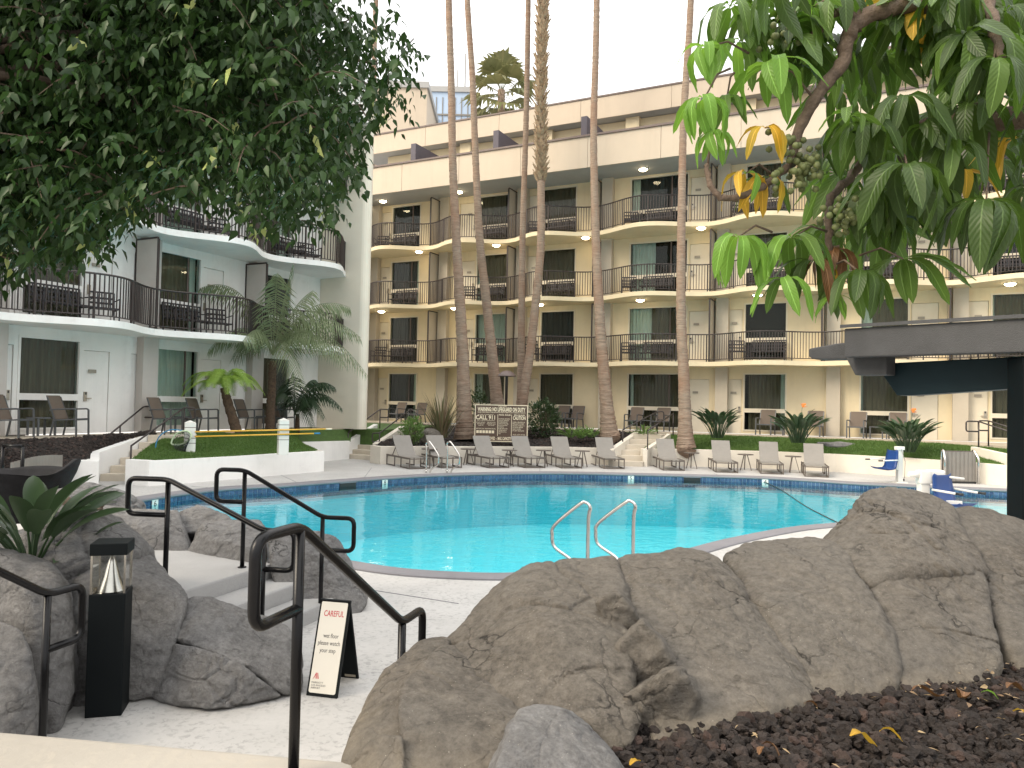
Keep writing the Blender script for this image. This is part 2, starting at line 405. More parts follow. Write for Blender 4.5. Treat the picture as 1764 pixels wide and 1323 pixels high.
# palm trunk / bark
def trunkmat(name, lo, hi, ringscale=9):
    m, n, b, o = nodes(name); co = coords(n, True, (1, 1, ringscale))
    f = noise(n, co, 3.2, 8, .7); g = noise(n, coords(n, True), 1.1, 5)
    c = ramp(n, f, [(.3, lo), (.68, hi)])
    c = mix(n, ramp(n, g, [(.45, (0, 0, 0)), (.7, (.55,) * 3)]), c, (.27, .15, .095))
    n.links.new(c, b.inputs['Base Color']); b.inputs['Roughness'].default_value = .9; b.inputs['Specular IOR Level'].default_value = .2
    bump(n, b, f, .8, .04); bump(n, b, noise(n, coords(n, True, (9, 9, 1)), 5, 6), .35, .02)
    return m
MAT['palmtrunk'] = trunkmat('palm_bark', (.15, .105, .078), (.38, .295, .225))
MAT['bark'] = M('rough_bark', (.095, .07, .052), .9, var=.4, vs_=12, bmp=1.0, bs_=45)
MAT['boot'] = M('dry_leaf_base', (.34, .25, .16), .9, var=.45, vs_=9, bmp=.4, bs_=60)
MAT['hairbark'] = M('shaggy_trunk', (.075, .048, .030), .95, var=.5, vs_=16, bmp=1, bs_=50)
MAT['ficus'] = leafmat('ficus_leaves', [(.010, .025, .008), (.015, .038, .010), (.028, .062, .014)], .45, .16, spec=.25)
MAT['ficus_y'] = leafmat('young_ficus_leaves', [(.22, .30, .07), (.30, .36, .10), (.34, .38, .14)], .4, .35)
MAT['kentia'] = leafmat('kentia_leaflets', [(.10, .135, .06), (.13, .165, .08), (.165, .20, .11)], .45, .25)
MAT['darkpalm'] = leafmat('dark_palm_leaflets', [(.02, .04, .018), (.03, .055, .025)], .4, .15)
MAT['fern'] = leafmat('fern_fronds', [(.13, .22, .03), (.19, .30, .045), (.24, .35, .07)], .5, .35)
MAT['fan'] = leafmat('fan_palm_leaves', [(.05, .07, .02), (.09, .11, .04), (.17, .16, .07)], .5, .2)
MAT['strel'] = leafmat('strelitzia_leaves', [(.016, .038, .016), (.026, .054, .022), (.038, .068, .03)], .35, .12)
MAT['flax'] = leafmat('flax_blades', [(.06, .09, .03), (.10, .13, .05), (.14, .10, .06)], .5, .15)
MAT['shrub'] = leafmat('shrub_leaves', [(.018, .038, .014), (.03, .055, .02), (.045, .075, .028)], .4, .15)
MAT['agap'] = leafmat('strappy_leaves', [(.06, .12, .025), (.09, .17, .035), (.12, .20, .05)], .45, .2)
MAT['flower'] = M('white_flower', (.75, .72, .65), .6)
MAT['orange'] = M('orange_flower', (.70, .19, .02), .5)
# umbrella-tree leaflets: midrib and side veins from UV-free object coordinates kept simple
def scheff(name, cols, trans, tc):
    m = leafmat(name, cols, .42, trans, 6.0, tc, .32); n = m.node_tree; b = n.nodes['Principled BSDF']
    a = N(n, 'ShaderNodeUVMap'); sp = N(n, 'ShaderNodeSeparateXYZ'); n.links.new(a.outputs[0], sp.inputs[0])
    ab = N(n, 'ShaderNodeMath', operation='ABSOLUTE'); n.links.new(sp.outputs[0], ab.inputs[0])
    mm = N(n, 'ShaderNodeMath', operation='MULTIPLY_ADD'); n.links.new(ab.outputs[0], mm.inputs[0]); mm.inputs[1].default_value = -.18; n.links.new(sp.outputs[1], mm.inputs[2])
    wv = N(n, 'ShaderNodeMath', operation='MULTIPLY'); n.links.new(mm.outputs[0], wv.inputs[0]); wv.inputs[1].default_value = 75
    sn = N(n, 'ShaderNodeMath', operation='SINE'); n.links.new(wv.outputs[0], sn.inputs[0])
    bump(n, b, sn.outputs[0], .22, .003)
    rib = ramp(n, ab.outputs[0], [(.03, (1, 1, 1)), (.09, (0, 0, 0))])
    old = b.inputs['Base Color'].links[0].from_socket
    n.links.new(mix(n, rib, old, [min(1, x * 2.2 + .02) for x in cols[-1]]), b.inputs['Base Color'])
    return m
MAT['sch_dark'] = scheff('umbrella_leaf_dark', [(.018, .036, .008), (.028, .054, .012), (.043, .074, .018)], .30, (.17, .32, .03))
MAT['sch_mid'] = scheff('umbrella_leaf_mid', [(.045, .09, .012), (.065, .12, .018), (.08, .135, .03)], .34, (.16, .34, .03))
MAT['sch_lite'] = scheff('umbrella_leaf_bright', [(.09, .19, .02), (.12, .24, .03), (.14, .27, .05)], .42, (.30, .55, .06))
MAT['sch_yell'] = scheff('umbrella_leaf_yellow', [(.30, .27, .03), (.42, .30, .03), (.50, .26, .03)], .35, (.60, .40, .04))
MAT['sch_brown'] = scheff('umbrella_leaf_dry', [(.10, .05, .02), (.14, .07, .03)], .15, (.2, .1, .03))
MAT['berry'] = M('green_berries', (.10, .12, .04), .6, var=.35, vs_=30)
MAT['twig'] = M('twig_bark', (.12, .085, .06), .85, var=.4, vs_=25, bmp=1, bs_=70)
# pool
m, n, b, o = nodes('pool_plaster'); co = coords(n, True)
n.links.new(ramp(n, noise(n, co, .7, 4), [(.3, (.11, .69, .79)), (.7, (.14, .74, .82))]), b.inputs['Base Color']); b.inputs['Roughness'].default_value = .8
MAT['plaster'] = m
m, n, b, o = nodes('pool_water'); co = coords(n, True, (1, 1.6, 1))
g = N(n, 'ShaderNodeBsdfGlossy', Roughness=.015); t = N(n, 'ShaderNodeBsdfTransparent'); t.inputs[0].default_value = (.80, .985, 1, 1)
fr = N(n, 'ShaderNodeFresnel', IOR=1.33); s = N(n, 'ShaderNodeMixShader')
bp = N(n, 'ShaderNodeBump', Strength=.17, Distance=.05); n.links.new(noise(n, co, 2.2, 3, .5, .6), bp.inputs['Height'])
n.links.new(bp.outputs[0], g.inputs['Normal']); n.links.new(bp.outputs[0], fr.inputs['Normal'])
n.links.new(fr.outputs[0], s.inputs[0]); n.links.new(t.outputs[0], s.inputs[1]); n.links.new(g.outputs[0], s.inputs[2]); n.links.new(s.outputs[0], o.inputs[0])
MAT['water'] = m
m, n, b, o = nodes('blue_tile')
ri = N(n, 'ShaderNodeNewGeometry').outputs['Random Per Island']
n.links.new(ramp(n, ri, [(0, (.028, .055, .12)), (.5, (.05, .09, .18)), (1, (.075, .13, .23))]), b.inputs['Base Color']); b.inputs['Roughness'].default_value = .15
MAT['tile'] = m
MAT['grout'] = M('pale_grout', (.42, .50, .58), .8, var=.06)
# ================================================================ LARGE STRUCTURE
TZ = 1.03                                   # terrace level, pool deck is z = 0
# ---- pool
pool_px = [(228, 864), (369, 844), (492, 836.5), (591, 829), (693, 822), (793, 817.5), (959, 815), (1179, 819.5), (1309, 823), (1400, 828), (1493, 834), (1734, 845)]
near_px = [(1764, 893), (1680, 893), (1530, 897), (1430, 903), (1350, 911), (1250, 930), (1150, 955), (1000, 978), (900, 988), (820, 989), (700, 982), (600, 967), (480, 945), (360, 920), (260, 897), (215, 876)]
pool = [P(x, y, 0) for x, y in pool_px] + [Vector((15.6, 19.2, 0)), Vector((16.6, 17.4, 0)), Vector((15.2, 15.4, 0)), Vector((12.6, 14.6, 0))] + [P(x, y, 0) for x, y in near_px]
pool = catmull(pool, 10, True)
for q in pool: q.z = 0
# even spacing along the rim
def resample(pts, step, closed=True):
    pts = pts + [pts[0]] if closed else pts
    L = [0]
    for a, b in zip(pts, pts[1:]): L.append(L[-1] + (b - a).length)
    n = max(2, round(L[-1] / step)); out = []; j = 0
    for i in range(n if closed else n + 1):
        t = L[-1] * i / n
        while j < len(L) - 2 and L[j + 1] < t: j += 1
        k = (t - L[j]) / max(1e-9, L[j + 1] - L[j]); out.append(pts[j].lerp(pts[j + 1], k))
    return out
TS = .105
rim = resample(pool, TS)
NR = len(rim)
def offset_loop(l, dist):
    out = []
    for i in range(len(l)):
        t = (l[(i + 1) % len(l)] - l[i - 1]).normalized(); out.append(l[i] + Vector((t.y, -t.x, 0)) * dist)
    return out
area = sum(a.x * b.y - b.x * a.y for a, b in zip(rim, rim[1:] + rim[:1]))
SGN = 1 if area > 0 else -1                 # outward sign for offset_loop
outer = offset_loop(rim, .32 * SGN); tile_out = offset_loop(rim, .012 * SGN)

def filled(name, loops, z, mat, kind='structure'):
    bm = bmesh.new(); es = []
    for l in loops:
        vs_l = [bm.verts.new((q[0], q[1], z)) for q in l]
        es += [bm.edges.new((vs_l[i], vs_l[(i + 1) % len(vs_l)])) for i in range(len(vs_l))]
    bmesh.ops.triangle_fill(bm, use_beauty=True, use_dissolve=False, edges=es)
    for f in bm.faces:
        f.normal_update()
        if f.normal.z < 0: f.normal_flip()
    me = bpy.data.meshes.new(name); bm.to_mesh(me); bm.free(); me.materials.append(mat)
    return tag(link(name, me), kind=kind)
filled('pool_deck', [[(-45, -20), (45, -20), (45, 70), (-45, 70)], outer], 0, MAT['deck'])
filled('ground', [[(-500, -500), (500, -500), (500, 500), (-500, 500)], [(-45, -20), (45, -20), (45, 70), (-45, 70)]], 0, MAT['ground'])

def strip(l0, l1, z0, z1, name, mat, parent=None, smooth=False):
    n = len(l0); V = [(q.x, q.y, z0) for q in l0] + [(q.x, q.y, z1) for q in l1]
    Fc = [(i, (i + 1) % n, n + (i + 1) % n, n + i) for i in range(n)]
    return link(name, np_mesh(name, V, Fc, mat, smooth=smooth), parent)
pl = thing('swimming_pool', 'large freeform turquoise pool with grey coping and blue tile band', 'pool')
# coping with rounded nose
mb = MB(); prof = [(.32, .001), (.315, .018), (.29, .028), (.03, .028), (-.02, .012), (-.032, -.02), (-.01, -.045), (.012, -.045)]
loops = [[(q.x, q.y, z) for q in offset_loop(rim, d * SGN)] for d, z in prof]
for a, b in zip(loops, loops[1:]):
    for i in range(NR):
        j = (i + 1) % NR; k = len(mb.v)
        mb.v += [a[i], a[j], b[j], b[i]]; mb.f.append([k, k + 1, k + 2, k + 3]); mb.m.append(0); mb.sm.append(False)
mb.build('coping', MAT['coping'], pl)
# grout wall behind the tiles and individual tiles (two rows)
strip(tile_out, tile_out, -.42, -.04, 'tile_bed', MAT['grout'], pl)
V = []; Fc = []
tin = offset_loop(rim, .002 * SGN)
for r_ in range(3):
    z1 = -.05 - r_ * .10; z0 = z1 - .094
    for i in range(NR):
        j = (i + 1) % NR; a, b = tile_out[i].lerp(tile_out[j], .035), tile_out[i].lerp(tile_out[j], .965)
        c, d = tin[i].lerp(tin[j], .055), tin[i].lerp(tin[j], .945); k = len(V); e = .004
        V += [(a.x, a.y, z0), (b.x, b.y, z0), (b.x, b.y, z1), (a.x, a.y, z1), (c.x, c.y, z0 + e), (d.x, d.y, z0 + e), (d.x, d.y, z1 - e), (c.x, c.y, z1 - e)]
        Fc += [(k + 4, k + 5, k + 6, k + 7), (k, k + 1, k + 5, k + 4), (k + 1, k + 2, k + 6, k + 5), (k + 2, k + 3, k + 7, k + 6), (k + 3, k, k + 4, k + 7)]
tag(link('waterline_tiles', np_mesh('waterline_tiles', V, Fc, MAT['tile']), pl), kind='stuff')
# basin
strip(tile_out, tile_out, -1.5, -.42, 'basin_wall', MAT['plaster'], pl)
o = filled('basin_floor', [tile_out], -1.5, MAT['plaster'], None); o.parent = pl
WZ = -.135
filled('water', [tile_out], WZ, MAT['water'])

# ---- facades
class Facade:
    def __init__(s, O, e):
        s.O = Vector((O[0], O[1], 0)); s.e = Vector((e[0], e[1], 0)).normalized(); s.n = Vector((s.e.y, -s.e.x, 0))   # n points to the court
        s.rz = math.atan2(s.e.y, s.e.x)
    def pt(s, u, v, z=0): return s.O + s.e * u + s.n * v + Vector((0, 0, z))
    def u(s, px, v=0, py=690):
        r = ray(px, py); A = s.O + s.n * v
        # A + e*u = r*t
        den = s.e.x * r.y - s.e.y * r.x
        return (A.y * r.x - A.x * r.y) / den
FB = Facade((7.37, 31.1), (.894, -.448))
FL = Facade((-10.7, 20.3), (.4515, .892))
ZF = [TZ, 3.80, 6.55, 9.30]; SOFF = 11.75
def mk_off(fins):
    def off(u):
        for a, b in zip(fins, fins[1:]):
            if a <= u <= b: return 1.52 - .46 * math.cos(2 * math.pi * (u - a) / (b - a))
        return 1.06
    return off

def wall_pieces(mb, u0, u1, z0, z1, ops, t=.22):
    xs = sorted({u0, u1, *[o[0] for o in ops], *[o[1] for o in ops]}); xs = [x for x in xs if u0 <= x <= u1]
    for a, b in zip(xs, xs[1:]):
        if b - a < 1e-6: continue
        here = sorted([(o[2], o[3]) for o in ops if o[0] <= a + 1e-6 and o[1] >= b - 1e-6]); z = z0
        for lo, hi in here:
            if lo > z + 1e-6: mb.bx(a, b, 0, t, z, lo)
            z = hi
        if z < z1 - 1e-6: mb.bx(a, b, 0, t, z, z1)

WIN_LO, WIN_HI = .10, 2.38
def add_window(root, a, b, zb, kinds, trim, mull=False):
    lo, hi = zb + WIN_LO, zb + WIN_HI; w_ = .055; y0, y1 = -.02, .10
    mb = MB()
    mb.bx(a, a + w_, y0, y1, lo, hi); mb.bx(b - w_, b, y0, y1, lo, hi)
    mb.bx(a + w_, b - w_, y0, y1, hi - w_, hi); mb.bx(a + w_, b - w_, y0, y1, lo, lo + w_)
    mb.bx(a + w_, b - w_, y0 + .003, y1 - .003, zb + .83, zb + .99)
    f = mb.build('window', MAT[trim], root)
    a2, b2 = a + w_, b - w_
    MB().bx(a2, b2, .05, .062, zb + .99, hi - w_).build('pane', MAT['glass'], f)
    MB().bx(a2, b2, .05, .062, lo + w_, zb + .83).build('pane', MAT['glass'], f)
    mb = MB(); xm = a2 + (b2 - a2) * (.72 if mull else .5)
    mb.bx(xm - .02, xm + .02, .035, .075, zb + .99, hi - w_)
    if mull: mb.build('mullion', MAT['brown'], f)
    x = a2 - .04
    for mat_, fr_ in kinds:
        x2 = x + (b2 - a2 + .08) * fr_
        if mat_:
            n_ = max(8, int((x2 - x) / .028)); V = []; Fc = []
            ph = random.random() * 6
            for i in range(n_ + 1):
                xx = x + (x2 - x) * i / n_; yy = .24 + .035 * math.sin(xx * 43 + ph) + .02 * math.sin(xx * 17 + 2 * ph) + (.05 if mat_ == 'curt_teal' else 0)
                V += [(xx, yy, lo - .02), (xx, yy, hi)]
            for i in range(n_): Fc.append((2 * i, 2 * i + 2, 2 * i + 3, 2 * i + 1))
            link('curtain', np_mesh('curtain', V, Fc, MAT[mat_], smooth=True), f)
        x = x2
    return f
def add_door(root, a, b, zb, handle_left, mat_, plate_u):
    d = MB().bx(a + .012, b - .012, .035, .085, zb + .015, zb + 2.12).build('door', MAT[mat_], root)
    hx = a + .09 if handle_left else b - .09
    mb = MB().bx(hx - .038, hx + .038, -.005, .034, zb + .82, zb + 1.06); s_ = 1 if handle_left else -1
    mb.bx(hx + min(0, s_ * .14), hx + max(0, s_ * .14), -.04, -.006, zb + .88, zb + .905)
    mb.build('handle', MAT['steel'], d)
    MB().bx(hx - .02, hx + .02, -.009, -.006, zb + .985, zb + 1.045).build('card_reader', MAT['ink'], d)
    MB().bx(plate_u - .11, plate_u + .11, -.012, -.001, zb + 1.55, zb + 1.64).build('number_plate', MAT['plate'], d)

def building(name, label, FC, u0, u1, bays, doors, fins, wallm, pilm, trim, fin_u1, rail_u):
    root = thing(name, label, 'building', FC.O, FC.rz)
    off = mk_off(fins)
    tops = ZF[1:] + [SOFF + .02]
    for k, zb in enumerate(ZF):
        ops = [(a, b, zb + WIN_LO, zb + WIN_HI) for a, b, _ in bays] + [(a, b, zb + .01, zb + 2.13) for a, b, _ in doors]
        mb = MB(); wall_pieces(mb, u0, u1, zb, tops[k], ops); mb.build('wall', MAT[wallm], root)
        for i, (a, b, kinds) in enumerate(bays): add_window(root, a, b, zb, kinds[k], trim, mull=(i % 3 == 0))
        for a, b, hl in doors: add_door(root, a, b, zb, hl, trim, (b + a) / 2 + (-.12 if hl else .12))
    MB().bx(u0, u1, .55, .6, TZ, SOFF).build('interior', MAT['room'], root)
    # pilasters beside each divider
    for f in fins[:-1]:
        MB().bx(f + .12, f + .60, -.28, -.001, TZ, SOFF + .01).build('pilaster', MAT[pilm], root)
    # balconies
    r0, r1 = rail_u
    for k, zb in enumerate(ZF[1:]):
        us = np.linspace(r0, r1, int((r1 - r0) / .16) + 1)
        edge = [(u_, -off(u_)) for u_ in us]
        slab = MB().prism([(r1, -.002), (r0, -.002)] + edge, zb - .17, zb - .001).build('balcony_slab', MAT[wallm], root)
        e3 = [Vector((u_, y_ + .07, zb)) for u_, y_ in edge]
        path = resample(e3, .108, False); n_ = len(path); H = 1.07
        top = [q + Vector((0, 0, H)) for q in path[::2]]; bot = [q + Vector((0, 0, .09)) for q in path[::2]]
        MB().tube(top, .026, 6, smooth=False).build('top_rail', MAT['railing'], slab)
        MB().tube(bot, .016, 5, smooth=False).build('bottom_rail', MAT['railing'], slab)
        mb = MB()
        for i in range(n_):
            if i % 11: mb.bx(path[i].x - .0115, path[i].x + .0115, path[i].y - .0115, path[i].y + .0115, zb + .09, zb + H)
        tag(mb.build('balusters', MAT['railing'], slab), kind='stuff')
        for i in range(0, n_, 11):
            MB().bx(path[i].x - .022, path[i].x + .022, path[i].y - .022, path[i].y + .022, zb, zb + H).build('rail_post', MAT['railing'], slab)
        for f in fins:
            if not (r0 < f < r1): continue
            y0 = -off(f) + .14; h = 2.46 if k < 2 else 2.3
            d = MB().bx(f - .02, f + .02, y0 + .04, -.02, zb + .06, zb + h).build('divider', MAT[pilm], root)
            mb = MB(); q = .03
            mb.bx(f - q, f + q, y0, y0 + .04, zb, zb + h); mb.bx(f - q, f + q, y0 + .04, -.012, zb + h, zb + h + .05); mb.bx(f - q, f + q, -.06, -.012, zb, zb + h - .001)
            mb.bx(f - q, f + q, y0 + .04, -.06, zb + .02, zb + .058)
            mb.build('divider_frame', MAT['railing'], d)
    # roof overhang: soffit, fascia panels, cap
    MB().bx(u0, fin_u1, -2.0, -.001, SOFF, SOFF + .25).build('soffit', MAT['soffit'], root)
    x = u0
    while x < fin_u1 - .1:
        x2 = min(x + 3.05, fin_u1)
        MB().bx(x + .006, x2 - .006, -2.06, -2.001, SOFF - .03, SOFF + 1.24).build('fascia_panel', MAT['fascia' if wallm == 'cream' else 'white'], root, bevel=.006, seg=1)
        x = x2
    MB().bx(u0 - .02, fin_u1, -2.12, -1.86, SOFF + 1.24, SOFF + 1.32).build('parapet_cap', MAT['brown'], root)
    MB().bx(u0, fin_u1, -2.0, 9.0, SOFF + .26, SOFF + .40).build('roof', MAT['soffit'], root)
    return root, off

# --- wing facing the camera
W = [FB.u(a) for a in (668, 718, 815, 870, 928, 988, 1080, 1182, 1280, 1355, 1480, 1566, 1706, 1792)]
wb = [(W[i], W[i + 1]) for i in range(0, 14, 2)] + [(W[13] + 2.3, W[13] + 3.95)]
dk, bk, te, cr = 'curt_dark', 'curt_black', 'curt_teal', 'curt_cream'
def kk(*a): return a
wkinds = [   # per bay: ground, 1st, 2nd, 3rd
    [[(bk, .78), (te, .22)], [(bk, .8), (dk, .2)], [(bk, .82), (te, .18)], [(bk, 1)]],
    [[(te, .2), (dk, .8)], [(te, 1)], [(te, .2), (dk, .8)], [(dk, .85), (bk, .15)]],
    [[(dk, 1)], [(bk, 1)], [(dk, .9), (te, .1)], [(dk, 1)]],
    [[(te, .08), (dk, .92)], [(te, .38), (dk, .62)], [(te, .42), (None, .58)], [(te, .15), (bk, .85)]],
    [[(None, .1), (dk, .75), (te, .15)], [(None, .95), (te, .05)], [(dk, 1)], [(dk, .8), (te, .2)]],
    [[(te, .07), (dk, .93)], [(te, .25), (dk, .75)], [(dk, 1)], [(te, .3), (dk, .7)]],
    [[(dk, 1)], [(te, .1), (dk, .9)], [(bk, 1)], [(dk, 1)]],
    [[(dk, 1)]] * 4]
bays = [(a, b, k) for (a, b), k in zip(wb, wkinds)]
dB = []
for (a, b), left in zip(wb, (1, 1, 1, 0, 1, 0, 1, 0)):
    dB.append((a - .92, a - .06, 0) if left else (b + .06, b + .92, 1))
finsB = [-20.3, -16.3, -12.25, -8.15, -4.1, .8, 4.9, 9.0, 13.1, 17.2]
BEND = FB.u(640) - .1                       # end of the wall at the breezeway
hotelB, offB = building('hotel_building', 'cream-lit hotel wing facing the pool with three wavy balcony floors and penthouse', FB, BEND, 17.0, bays, dB, finsB, 'cream', 'pil', 'trim', 17.0, (BEND - .3, 16.9))
# penthouse set back on the roof
PZ = SOFF + .40; UF = 14.62
mb = MB(); pwin = []
for px0, px1 in ((676, 704), (800, 842), (945, 1000), (1088, 1172), (1250, 1300), (1420, 1480), (1600, 1660)):
    a, b = FB.u(px0, -1.0), FB.u(px1, -1.0); pwin.append((a, b))
ops = [(a, b, PZ + .1, UF - .42) for a, b in pwin]
m2 = MB(); wall_pieces(m2, BEND, 17.0, PZ, UF - .02, ops); 
for i, q in enumerate(m2.v): m2.v[i] = (q[0], q[1] + 1.0, q[2])
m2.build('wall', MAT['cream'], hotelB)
for i, (a, b) in enumerate(pwin):
    mb = MB(); lo, hi = PZ + .1, UF - .42; y0, y1 = .97, 1.1
    mb.bx(a, a + .05, y0, y1, lo, hi); mb.bx(b - .05, b, y0, y1, lo, hi); mb.bx(a + .05, b - .05, y0, y1, hi - .05, hi); mb.bx(a + .05, b - .05, y0, y1, lo, lo + .05)
    f = mb.build('window', MAT['brown'], hotelB)
    MB().bx(a + .05, b - .05, 1.04, 1.052, lo + .05, hi - .05).build('pane', MAT['glass'], f)
    MB().bx(a, a + (b - a) * .5, 1.23, 1.24, lo, hi).build('curtain', MAT['curt_black' if i % 2 else 'curt_teal'], f)
    MB().bx(a + (b - a) * .5, b, 1.26, 1.27, lo, hi).build('curtain', MAT['curt_cream'], f)
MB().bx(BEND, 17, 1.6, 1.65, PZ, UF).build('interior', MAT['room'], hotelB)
x = BEND - 1.4
while x < 17:
    x2 = min(x + 4.1, 17.0)
    MB().bx(x + .006, x2 - .006, .34, .40, UF, UF + .95).build('fascia_panel', MAT['fascia'], hotelB, bevel=.006, seg=1); x = x2
MB().bx(BEND - 1.4, 17, .30, .62, UF + .95, UF + 1.02).build('parapet_cap', MAT['brown'], hotelB)
MB().bx(BEND - 1.4, 17, .401, 9, UF, UF + .3).build('roof', MAT['soffit'], hotelB)
for f in [a + 0.0 for a in (-12.6, -8.3, -4.2, .7, 4.8, 8.9, 13)]:
    MB().bx(f - .13, f + .13, -1.95, .98, PZ, SOFF + 2.15).build('terrace_divider', MAT['purple'], hotelB)
    MB().bx(f + .9, f + 1.5, .7, .999, PZ, UF - .01).build('pilaster', MAT['cream'], hotelB)
# end screen with scallop relief in the breezeway
MB().bx(BEND - .26, BEND - .05, -1.75, .2, TZ, SOFF - .01).build('end_screen', MAT['soffit'], hotelB)
mb = MB()
for iz in range(46):
    for iy in range(6):
        cy = -1.62 + iy * .32 + (.16 if iz % 2 else 0); cz = TZ + .2 + iz * .225
        if cy > .02: continue
        pts = [(BEND - .045, cy + .15 * math.cos(t), cz - .15 * math.sin(t)) for t in np.linspace(.1, math.pi - .1, 8)]
        mb.tube(pts, .014, 4, smooth=False)
tag(mb.build('scallop_relief', MAT['pilw'], hotelB), kind='stuff')

# --- wing on the left
LW = [FL.u(a) for a in (28, 137, 262, 341, 437)]
lb = [(-10.4, -8.8), (-6.3, -4.7), (LW[0], LW[1]), (LW[2], LW[3]), (LW[4], LW[4] + 1.6)]
lk = [[[(dk, 1)]] * 4, [[(dk, 1)]] * 4,
      [[(dk, 1)], [(dk, 1)], [(dk, 1)], [(dk, 1)]],
      [[(te, 1)], [(dk, .85), (te, .15)], [(te, 1)], [(te, 1)]],
      [[(dk, .6), (bk, .4)], [(bk, 1)], [(dk, .7), (te, .3)], [(dk, 1)]]]
dL = [(-8.7, -7.95, 1), (-7.15, -6.4, 0), (-4.6, -3.8, 1), (-3.2, -2.45, 0), (LW[1] + .07, LW[1] + .80, 1), (LW[2] - .70, LW[2] - .06, 0), (LW[3] + .06, LW[3] + .84, 1), (4.35 + .0, 5.05, 0)]
finsL = [-11.26, -7.3, -3.34, .7, 4.66, 8.6]
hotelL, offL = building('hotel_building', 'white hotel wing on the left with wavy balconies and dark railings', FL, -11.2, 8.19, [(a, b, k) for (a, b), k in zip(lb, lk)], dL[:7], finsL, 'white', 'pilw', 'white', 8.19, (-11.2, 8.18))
# rounded end wall of the left wing
mb = MB(); ys = [9.0, -1.75] ; yy = [(8.2, 9.0), (8.2, -1.78)]
arc = [(8.42 - .22 * math.cos(t), -1.78 - .22 * math.sin(t)) for t in np.linspace(.15, math.pi - .15, 9)]
poly = [(8.64, 9.0), (8.2, 9.0), (8.2, -1.78)] + arc + [(8.64, -1.78)]
mb.prism(poly, TZ - .02, SOFF + 1.2).build('end_wall', MAT['endwall'], hotelL)

# ---- terraces
def facade_poly(FC, pts): return [FC.pt(u, v) for u, v in pts]
mb = MB().prism([(q.x, q.y) for q in facade_poly(FB, [(BEND - 3, .6), (BEND - 3, 2.5), (8.6, 2.5), (10.5, 3.6), (17, 3.6), (17, .6)])], .3, TZ)
tag(mb.build('walkway_back', MAT['deck_far']), kind='structure').name = 'walkway'
mb = MB().prism([(q.x, q.y) for q in facade_poly(FL, [(-11.2, .6), (-11.2, 1.65), (5.4, 1.65), (5.8, 1.2), (8.3, 1.2), (8.3, .6)])], .3, TZ)
tag(mb.build('walkway', MAT['deck_far']), kind='structure')
MBt = MB().prism([(q.x, q.y) for q in [FL.pt(8.7, 2.6), FB.pt(-10.5, 2.6), FB.pt(-10.5, 2.2), FB.pt(BEND - 3.2, 2.2), FL.pt(16, -4), FL.pt(8.7, -4)]], .3, TZ - .03)
tag(MBt.build('turf', MAT['turf']), kind='structure')

# ---- planters: each low wall is a thing, each bed a surface
def low_wall(name, label, pts, z1, t=.20, mat_='wall', closed=False, z0=-.02, slope=None):
    """wall along a ground polyline (outer face), thickness t towards its left side"""
    pts = [Vector((q.x, q.y, 0)) for q in pts]; inn = []
    for i, q in enumerate(pts):
        d = (pts[min(i + 1, len(pts) - 1)] - pts[max(i - 1, 0)]).normalized(); nn = Vector((-d.y, d.x, 0))
        if 0 < i < len(pts) - 1:
            d1 = (q - pts[i - 1]).normalized(); k = max(.5, abs(nn.dot(Vector((-d1.y, d1.x, 0))))); nn = nn / k
        inn.append(q + nn * t)
    zs = slope or [z1] * len(pts)
    V = []; 
    for q, z in zip(pts, zs): V += [(q.x, q.y, z0), (q.x, q.y, z)]
    for q, z in zip(inn, zs): V += [(q.x, q.y, z0), (q.x, q.y, z)]
    n = len(pts); Fc = []
    for i in range(n - 1):
        a, b = 2 * i, 2 * i + 2; c, d = 2 * n + 2 * i, 2 * n + 2 * i + 2
        Fc += [(a, b, b + 1, a + 1), (d, c, c + 1, d + 1), (a + 1, b + 1, d + 1, c + 1)]
    Fc += [(0, 1, 2 * n + 1, 2 * n), (2 * n - 2, 4 * n - 2, 4 * n - 1, 2 * n - 1)]
    o = MB().add(V, Fc).build(name, MAT[mat_], None, bevel=.012)
    return tag(o, label, 'wall')
def bed(name, front, back, mat_, nu=60, nv=14, amp=.03, bulge=.05, kind='structure', seed=1):
    fr_ = resample([Vector(q) for q in front], 1e9, False) if False else None
    def at(poly, t):
        L = [0]
        for a, b in zip(poly, poly[1:]): L.append(L[-1] + (b - a).length)
        x = t * L[-1]
        for i in range(len(poly) - 1):
            if x <= L[i + 1] + 1e-9: return poly[i].lerp(poly[i + 1], (x - L[i]) / max(1e-9, L[i + 1] - L[i]))
        return poly[-1]
    V = np.zeros(((nu + 1) * (nv + 1), 3))
    for i in range(nu + 1):
        a, b = at(front, i / nu), at(back, i / nu)
        for j in range(nv + 1):
            q = a.lerp(b, j / nv); V[i * (nv + 1) + j] = (q.x, q.y, q.z + bulge * math.sin(math.pi * j / nv))
    nz = fbm(V * np.array([2.2, 2.2, 0]), 4, seed) * amp
    jj = np.tile(np.arange(nv + 1), nu + 1) / nv; V[:, 2] += nz * np.clip(np.sin(np.pi * jj) * 3, 0, 1)
    Fc = [(i * (nv + 1) + j, (i + 1) * (nv + 1) + j, (i + 1) * (nv + 1) + j + 1, i * (nv + 1) + j + 1) for i in range(nu) for j in range(nv)]
    o = link(name, np_mesh(name, V, Fc, MAT[mat_], smooth=True)); tag(o, kind=kind)
    return o, V.reshape(nu + 1, nv + 1, 3)
def lift(l, z): return [Vector((q.x, q.y, z)) for q in l]
PW = .56
